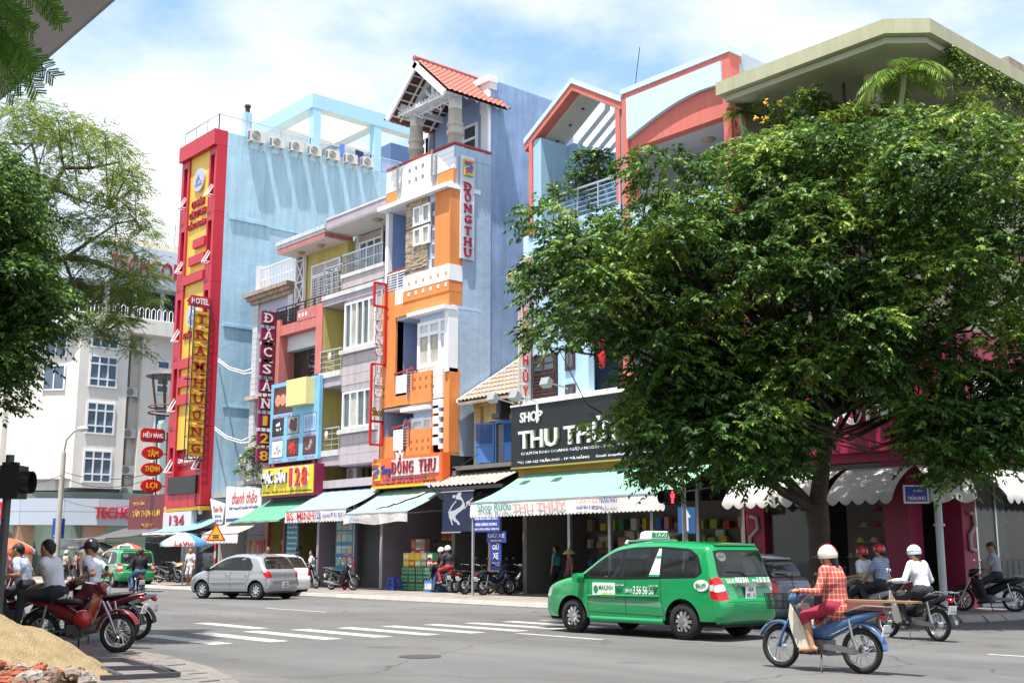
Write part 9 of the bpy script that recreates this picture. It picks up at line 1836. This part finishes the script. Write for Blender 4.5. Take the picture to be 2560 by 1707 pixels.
def check(n,ca,cb,f):
    m=mat('cloth_'+n,ca,.85,.08,5); nt=m.node_tree; N=nt.nodes.new; L=nt.links.new; b=nt.nodes['Principled BSDF']; tc=N('ShaderNodeTexCoord'); sp_=N('ShaderNodeSeparateXYZ'); L(tc.outputs['Object'],sp_.inputs[0])
    def M(op,a,c=None):
        q_=N('ShaderNodeMath'); q_.operation=op
        for i,z in enumerate((a,c)):
            if z is None: continue
            if isinstance(z,(int,float)): q_.inputs[i].default_value=z
            else: L(z,q_.inputs[i])
        return q_.outputs[0]
    g=M('GREATER_THAN',M('FRACT',M('MULTIPLY',sp_.outputs[2],f)),.76); k=M('GREATER_THAN',M('FRACT',M('MULTIPLY',M('ADD',sp_.outputs[0],sp_.outputs[1]),f)),.76); mx=N('ShaderNodeMix'); mx.data_type='RGBA'; L(M('MULTIPLY',M('ADD',g,k),.5),mx.inputs[0]); L(b.inputs['Base Color'].links[0].from_socket,mx.inputs[6]); mx.inputs[7].default_value=(*cb,1); L(mx.outputs[2],b.inputs['Base Color']); CL[n]=m; return m
def person(label,p,hd,shirt,pants,hip=(-.22,0,.84),lean=.1,hands=((.1,.33,1.03),(.1,-.33,1.03)),feet=((.0,.2,.3),(.0,-.2,.3)),look=0,nod=0,long=False,short=False,shoe=None,hat=None,h=.02,sc=1.0,ponytail=False,kneeout=.15,group=None,skirted=0,bulk=1.08):
    """shirt, pants: materials; hands and feet are targets in the local frame (x forward, y left)"""
    t=thing('person',label,'person',p,group,hd,local=True); hip=Vector(hip); up=Vector((math.sin(lean),0,math.cos(lean))); fw=Vector((math.cos(lean),0,-math.sin(lean))); L=Vector((0,1,0)); ch=hip+up*.36*sc; sh=hip+up*.47*sc; nk=sh+up*.07*sc; hc=nk+(up*.7+ZU*.3).normalized()*.135*sc+fw*.02
    hf=Matrix.Rotation(look,3,'Z')@Vector((math.cos(nod),0,-math.sin(nod))); hu=Matrix.Rotation(look,3,'Z')@Vector((math.sin(nod),0,math.cos(nod))); hl=hu.cross(hf); SK,SH,PA,HA,SO=0,1,2,3,4; c=[]
    def add(a,b,r0,r1,tg): c.append((tuple(a),tuple(b),r0*sc,r1*sc,tg))
    b_=bulk; add(hip-up*.02,hip+up*.16*sc,.138*b_,.128*b_,SH); add(hip+up*.16*sc,ch,.128*b_,.15*b_,SH); add(ch+L*.07,sh+L*.14*sc,.12*b_,.078*b_,SH); add(ch-L*.07,sh-L*.14*sc,.12*b_,.078*b_,SH); add(hip+L*.08,hip-L*.08,.125,.125,PA); add(hip-fw*.05+L*.06,hip-fw*.05-L*.06,.11,.11,PA)
    if skirted: add(hip+up*.1,hip-up*.06-fw*.06,.15,.165,SH)
    add(sh,nk+up*.03,.055,.05,SK); add(hc-hu*.035,hc+hu*.035,.088,.092,SK); add(hc+hf*.03-hu*.07,hc+hf*.045-hu*.095,.058,.042,SK); add(hc+hf*.085-hu*.005,hc+hf*.102-hu*.03,.014,.017,SK)
    for s in (1,-1): add(hc+hl*s*.09-hu*.02,hc+hl*s*.092+hu*.015,.018,.02,SK); add(hc+hf*.083+hl*s*.034+hu*.012,hc+hf*.084+hl*s*.042+hu*.012,.012,.01,HA)
    add(hc+hf*.088-hu*.062-hl*.018,hc+hf*.088-hu*.062+hl*.018,.010,.010,SK)
    add(hc-hf*.025+hu*.035,hc-hf*.02+hu*.055,.1,.094,HA); add(hc-hf*.06-hu*.02,hc-hf*.05+hu*.02,.072,.085,HA)
    if ponytail: add(hc-hf*.1-hu*.06,hc-hf*.13-hu*.22,.045,.03,HA)
    for i,s in enumerate((1,-1)):
        S=sh+L*s*.185*sc-up*.02; W=Vector(hands[i]); q=W-S
        if q.length>.56*sc: W=S+q.normalized()*.56*sc
        E=ik(S,W,.29*sc,.27*sc,Vector((-.3,s*.55,-1))); m=S.lerp(E,.62); f=(W-E).normalized()
        if long: add(S,E,.066,.052,SH); add(E,E.lerp(W,.9),.05,.042,SH)
        else: add(S,m,.068,.066,SH); add(m,E,.045,.042,SK); add(E,W,.041,.03,SK)
        add(W,W+f*.07*sc,.03,.03,SK); side=f.cross(ZU); side=side.normalized() if side.length>.1 else L.copy(); curl=(f*.5-ZU*.6).normalized()
        for k_,ln in ((-1.5,.05),(-.5,.058),(.5,.055),(1.5,.045)): b0=W+f*.085*sc+side*k_*.017; b1=b0+f*.03; add(b0,b1,.0105,.0105,SK); add(b1,b1+curl*ln,.0105,.009,SK)
        add(W+f*.03+side*(-s)*.025,W+f*.075+side*(-s)*.05-ZU*.01,.013,.010,SK)
        Hp=hip+L*s*.09*sc; A=Vector(feet[i]); q=A-Hp
        if q.length>.83*sc: A=Hp+q.normalized()*.83*sc
        K=ik(Hp,A,.43*sc,.42*sc,Vector((1,s*kneeout,.25))); fd=Vector((1,s*.12,0)).normalized(); up_=A+ZU*.0
        add(Hp,K,.095,.068,PA)
        if short: add(K,K.lerp(A,.2),.068,.064,PA); add(K.lerp(A,.2),A,.055,.038,SK); add(K.lerp(A,.3)-fd*.015,K.lerp(A,.5)-fd*.01,.056,.048,SK)
        else: add(K,K.lerp(A,.92),.068,.056,PA)
        add(A-fd*.04-ZU*.03,A+fd*.1-ZU*.045,.038,.034,SO if shoe else SK); add(A+fd*.1-ZU*.045,A+fd*.17-ZU*.05,.034,.024,SO if shoe else SK)
        if not shoe: add(A-fd*.06-ZU*.085,A+fd*.19-ZU*.085,.02,.02,SO)
    V,F,tg=bodymesh(c,h); me=bpy.data.meshes.new('body'); me.from_pydata(V.tolist(),[],F.tolist()); [me.materials.append(m_) for m_ in (skinm,shirt,pants,hairm,shoe or cloth('sandal',(.03,.025,.02)))]; me.polygons.foreach_set('material_index',tg.tolist()); me.polygons.foreach_set('use_smooth',[True]*len(F)); me.update(); o=bpy.data.objects.new('body',me); COL.objects.link(o); o.parent=t
    if hat:
        M=Matrix((hf,hl,hu)).transposed().to_4x4(); M.translation=hc+hu*.03-hf*.005; kind,m1,m2=hat
        if kind=='helmet':
            mb=MB(); mb.ell((0,0,0),.135,.118,.135,18,9,0,-.22,1); mb.v=[tuple(M@Vector(v)) for v in mb.v]; g=mb.obj('helmet',m1,t); mb=MB(); mb.loft([[(.1+.02*j+(.045*j)*math.cos(a),(.11-.01*j)*math.sin(a)/1.0,.0+.012*j*0-.012*j) for a in np.linspace(-1.3,1.3,9)] for j in range(3)],0,True,False,False); mb.v=[tuple(M@Vector(v)) for v in mb.v]; mb.obj('visor',black,g)
            if m2: mb=MB(); mb.ell((0,0,.012),.137,.045 if m2 is not sblue else .12,.135 if m2 is not sblue else .04,16,8,0,.1 if m2 is not sblue else -.6,1 if m2 is not sblue else .6); mb.v=[tuple(M@Vector(v)) for v in mb.v]; mb.obj('helmet_stripe',m2,g)
            mb=MB(); mb.tube([(.02,.1,-.03),(.03,.075,-.11),(.035,0,-.135),(.03,-.075,-.11),(.02,-.1,-.03)],.006,5); mb.v=[tuple(M@Vector(v)) for v in mb.v]; mb.obj('chin_strap',black,g)
        elif kind=='cone': mb=MB(); mb.tube([(0,0,.0),(0,0,.02),(0,0,.2)],[.24,.238,.006],20,cap=False); mb.v=[tuple(M@Vector(v)) for v in mb.v]; mb.obj('conical_hat',m1,t)
        else: mb=MB(); mb.ell((-.01,0,.02),.115,.105,.085,14,6,0,-.1,1); mb.loft([[(.09+.09*j*math.cos(a),.09*math.sin(a),.02-.01*j) for a in np.linspace(-1.2,1.2,7)] for j in range(2)],0,True,False,False); mb.v=[tuple(M@Vector(v)) for v in mb.v]; mb.obj('cap',m1,t)
    return t
wh=cloth('white_shirt',(.62,.63,.68)); dkp=cloth('charcoal_trousers',(.025,.027,.032)); jeans=cloth('jeans',(.05,.09,.17)); blk=cloth('black_jacket',(.014,.014,.018)); mrn=cloth('maroon_trousers',(.10,.015,.025)); beig=cloth('beige_shirt',(.42,.36,.26)); tealc=cloth('teal_shirt',(.05,.25,.3)); gry=cloth('grey_shirt',(.26,.29,.33)); pnk=cloth('pink_top',(.5,.2,.2)); crim=cloth('crimson_trousers',(.30,.02,.05)); redt=cloth('red_trousers',(.32,.03,.025)); sho=cloth('leather_shoe',(.02,.018,.016),.5)
hw_=mat('helmet_cream',(.55,.53,.46),.25,.03,coat=.5); hr_=mat('helmet_red',(.42,.02,.025),.25,.03,coat=.5); hb_=mat('helmet_black',(.012,.012,.014),.25,0,coat=.5); hs_=mat('helmet_white',(.64,.65,.67),.25,.03,coat=.5); straw=mat('straw_hat',(.5,.42,.26),.8,.12,9)
def L3(o): return tuple(o.location)
person('woman in red checked shirt and crimson trousers riding the blue moped',L3(bk1),bk1.rotation_euler.z,check('red_check',(.40,.055,.035),(.5,.36,.3),14),crim,hip=(-.24,0,.83),lean=.12,feet=((.02,.2,.32),(.02,-.2,.32)),long=True,short=True,hat=('helmet',hw_,hr_),h=.0125,sc=.95,ponytail=True,look=.1,nod=.05,skirted=1,bulk=1.3)
person('man in white shirt and blue striped helmet riding the black motorbike',L3(bk2),bk2.rotation_euler.z,wh,dkp,hip=(-.28,0,.86),lean=.22,feet=((-.02,.2,.32),(-.02,-.2,.32)),long=True,shoe=sho,hat=('helmet',hs_,sblue),h=.0125,look=.25,nod=.08)
person('rider in white shirt and red helmet in front of the hat shop',L3(bk3),bk3.rotation_euler.z,wh,dkp,shoe=sho,hat=('helmet',hr_,None),h=.018,hip=(-.1,0,.85))
person('pillion rider in blue checked shirt and red helmet',L3(bk3),bk3.rotation_euler.z,check('blue_check',(.13,.2,.33),(.5,.55,.62),22),dkp,shoe=sho,hat=('helmet',hr_,None),h=.018,hip=(-.5,0,.9),hands=((-.1,.16,.88),(-.1,-.16,.88)),feet=((-.25,.2,.4),(-.25,-.2,.4)),lean=.05)
person('man in grey shirt and cap sitting on parked bike by the corner shop',L3(bk4),bk4.rotation_euler.z+.2,gry,dkp,shoe=sho,hat=('cap',hairm,None),h=.016,hip=(-.2,0,.86),lean=.1,hands=((.15,.06,.86),(.15,-.06,.86)),feet=((.05,.22,.3),(.1,-.25,.25)),look=.5)
person('man in white tee shirt sitting backwards on the red motorbike, hand at mouth',L3(rb),rb.rotation_euler.z+math.pi,wh,dkp,hip=(.40,0,.86),lean=.28,hands=((.66,-.02,1.42),(.8,-.12,.95)),feet=((.86,.24,.42),(.86,-.24,.42)),h=.0125,nod=.1,kneeout=.35)
person('man in dark cap and pale blue shirt leaning forward at the kerb',L3(b6),b6.rotation_euler.z,cloth('pale_blue_shirt',(.42,.46,.56)),dkp,hip=(-.2,0,.85),lean=.3,shoe=sho,hat=('cap',cloth('cap_dark',(.03,.03,.035)),None),h=.0125,nod=.1)
f2_=(f2.x+.58*math.cos(h2),f2.y+.58*math.sin(h2),.08)
person('man in black helmet, white shirt and maroon trousers on the maroon motorbike',f2_,h2,wh,mrn,hip=(.0,0,.86),lean=.06,shoe=sho,hat=('helmet',hb_,None),h=.0125,feet=((.05,.24,.2),(.0,-.24,.3)),nod=.12)
person('rider in black helmet and jeans in front of the distant taxi',L3(b7),h7,blk,jeans,shoe=sho,long=True,hat=('helmet',hb_,None),h=.022,hip=(-.1,0,.85)); person('passenger in black jacket and helmet seen from behind',L3(b7),h7,blk,jeans,shoe=sho,long=True,hat=('helmet',hb_,None),h=.022,hip=(-.48,0,.9),hands=((-.1,.16,.95),(-.1,-.16,.95)),feet=((-.25,.2,.38),(-.25,-.2,.38)))
person('scooter driver in black shirt, jeans and white helmet',L3(b8),b8.rotation_euler.z,blk,jeans,hat=('helmet',hs_,None),h=.02,hip=(-.15,0,.84),sc=.95,shoe=sho,feet=((.05,.25,.08),(.05,-.2,.28))); person('scooter passenger in red trousers and white helmet',L3(b8),b8.rotation_euler.z,cloth('dark_top',(.04,.04,.06)),redt,hat=('helmet',hs_,None),h=.02,hip=(-.52,0,.9),sc=.95,hands=((-.15,.14,.95),(-.15,-.14,.95)),feet=((-.28,.2,.4),(-.28,-.2,.4)),ponytail=True)
person('taxi driver in dark shirt behind the wheel of the near green taxi',L3(tx),tx.rotation_euler.z,gry,dkp,hip=(.5,.37,.82),lean=-.15,hands=((.78,.5,1.06),(.78,.24,1.06)),feet=((1.0,.45,.5),(1.0,.3,.5)),h=.026,sc=.86,shoe=sho)
def stand(label,px,py,hd,shirt,pants,z=.14,**k):
    s=k.get('sc',1.0); k.setdefault('hands',((.08,.27,.78*s),(.08,-.27,.78*s))); return person(label,at_px(px,py,z),hd,shirt,pants,hip=(0,0,.9*s),lean=.03,feet=((.03,.1,.1),(-.03,-.1,.1)),h=.024,**k)
stand('man in white shirt and pale shorts standing under the parasol',474,1460,R_(-60),wh,cloth('pale_shorts',(.45,.45,.44)),short=True,sc=.97); stand('woman in conical straw hat under the mint awning',1427,1487,R_(250),cloth('brown_print',(.2,.08,.08)),dkp,hat=('cone',straw,None),sc=.86); stand('man in teal shirt standing below the mint awning',1392,1484,R_(200),tealc,dkp,sc=.98); stand('helmeted man in dark striped shirt by the teal panel',742,1466,R_(80),cloth('dark_stripe',(.05,.06,.09)),dkp,hat=('helmet',hb_,None)); stand('woman in white top and teal shorts beside the fridge',778,1468,R_(230),wh,cloth('teal_shorts',(.06,.3,.36)),short=True,sc=.9)
stand('balding man behind the silver car below the green awning',664,1466,R_(20),cloth('dark_red_shirt',(.2,.05,.04)),dkp); stand('person in beige shirt and white helmet near the lamp post',160,1455,R_(100),beig,dkp,z=0,hat=('helmet',hs_,sblue)); stand('person in pinkish shirt under the black umbrella',187,1457,R_(60),pnk,dkp,z=0); stand('person in pink helmet and pink top near the corner parasol',18,1475,R_(30),pnk,mrn,z=0,hat=('helmet',mat('helmet_pink',(.6,.3,.35),.3,0),None)); stand('person in white shirt behind the kerb near the traffic light pole',45,1465,R_(200),wh,dkp,z=0)
p=rb.matrix_basis@Vector((.2,.0,.58)) if 0 else Vector(L3(rb))+Vector((.16*math.cos(h1)+.2*math.sin(h1),.16*math.sin(h1)-.2*math.cos(h1),.5)); mb=MB(); mb.ell(p,.14,.13,.13,16,9); mb.top('red_helmet',hr_,'round red helmet hanging from the red motorbike','helmet')

# ---- shelves of small goods at the back of the shops
rs=random.Random(31)
for x0,x1,y,nm,o in ((-40.0,-35.9,33.6,'drinks shop',oh),(-31.0,-22.0,30.7,'wine shop',th),(-49.4,-47.9,31.0,'clothes shop',h8),(-35.2,-31.7,32.6,'old house shop',ho)):
    for r in range(4):
        z=.5+r*.62; MB().box(x0,x1,y,y+.3,z-.03,z).obj('shelf',shopin,o); x=x0+.1
        while x<x1-.35:
            w_=rs.uniform(.14,.34); k=rs.choice(list(cmt)); carton(Vector((x+w_/2,y+.14,z)),w_,.2,rs.uniform(.18,.42),cmt[k],'%s packet on the back shelves of the %s'%(k,nm),'packets on the %s shelves'%nm); x+=w_+rs.uniform(.03,.5 if nm=='wine shop' else .2)
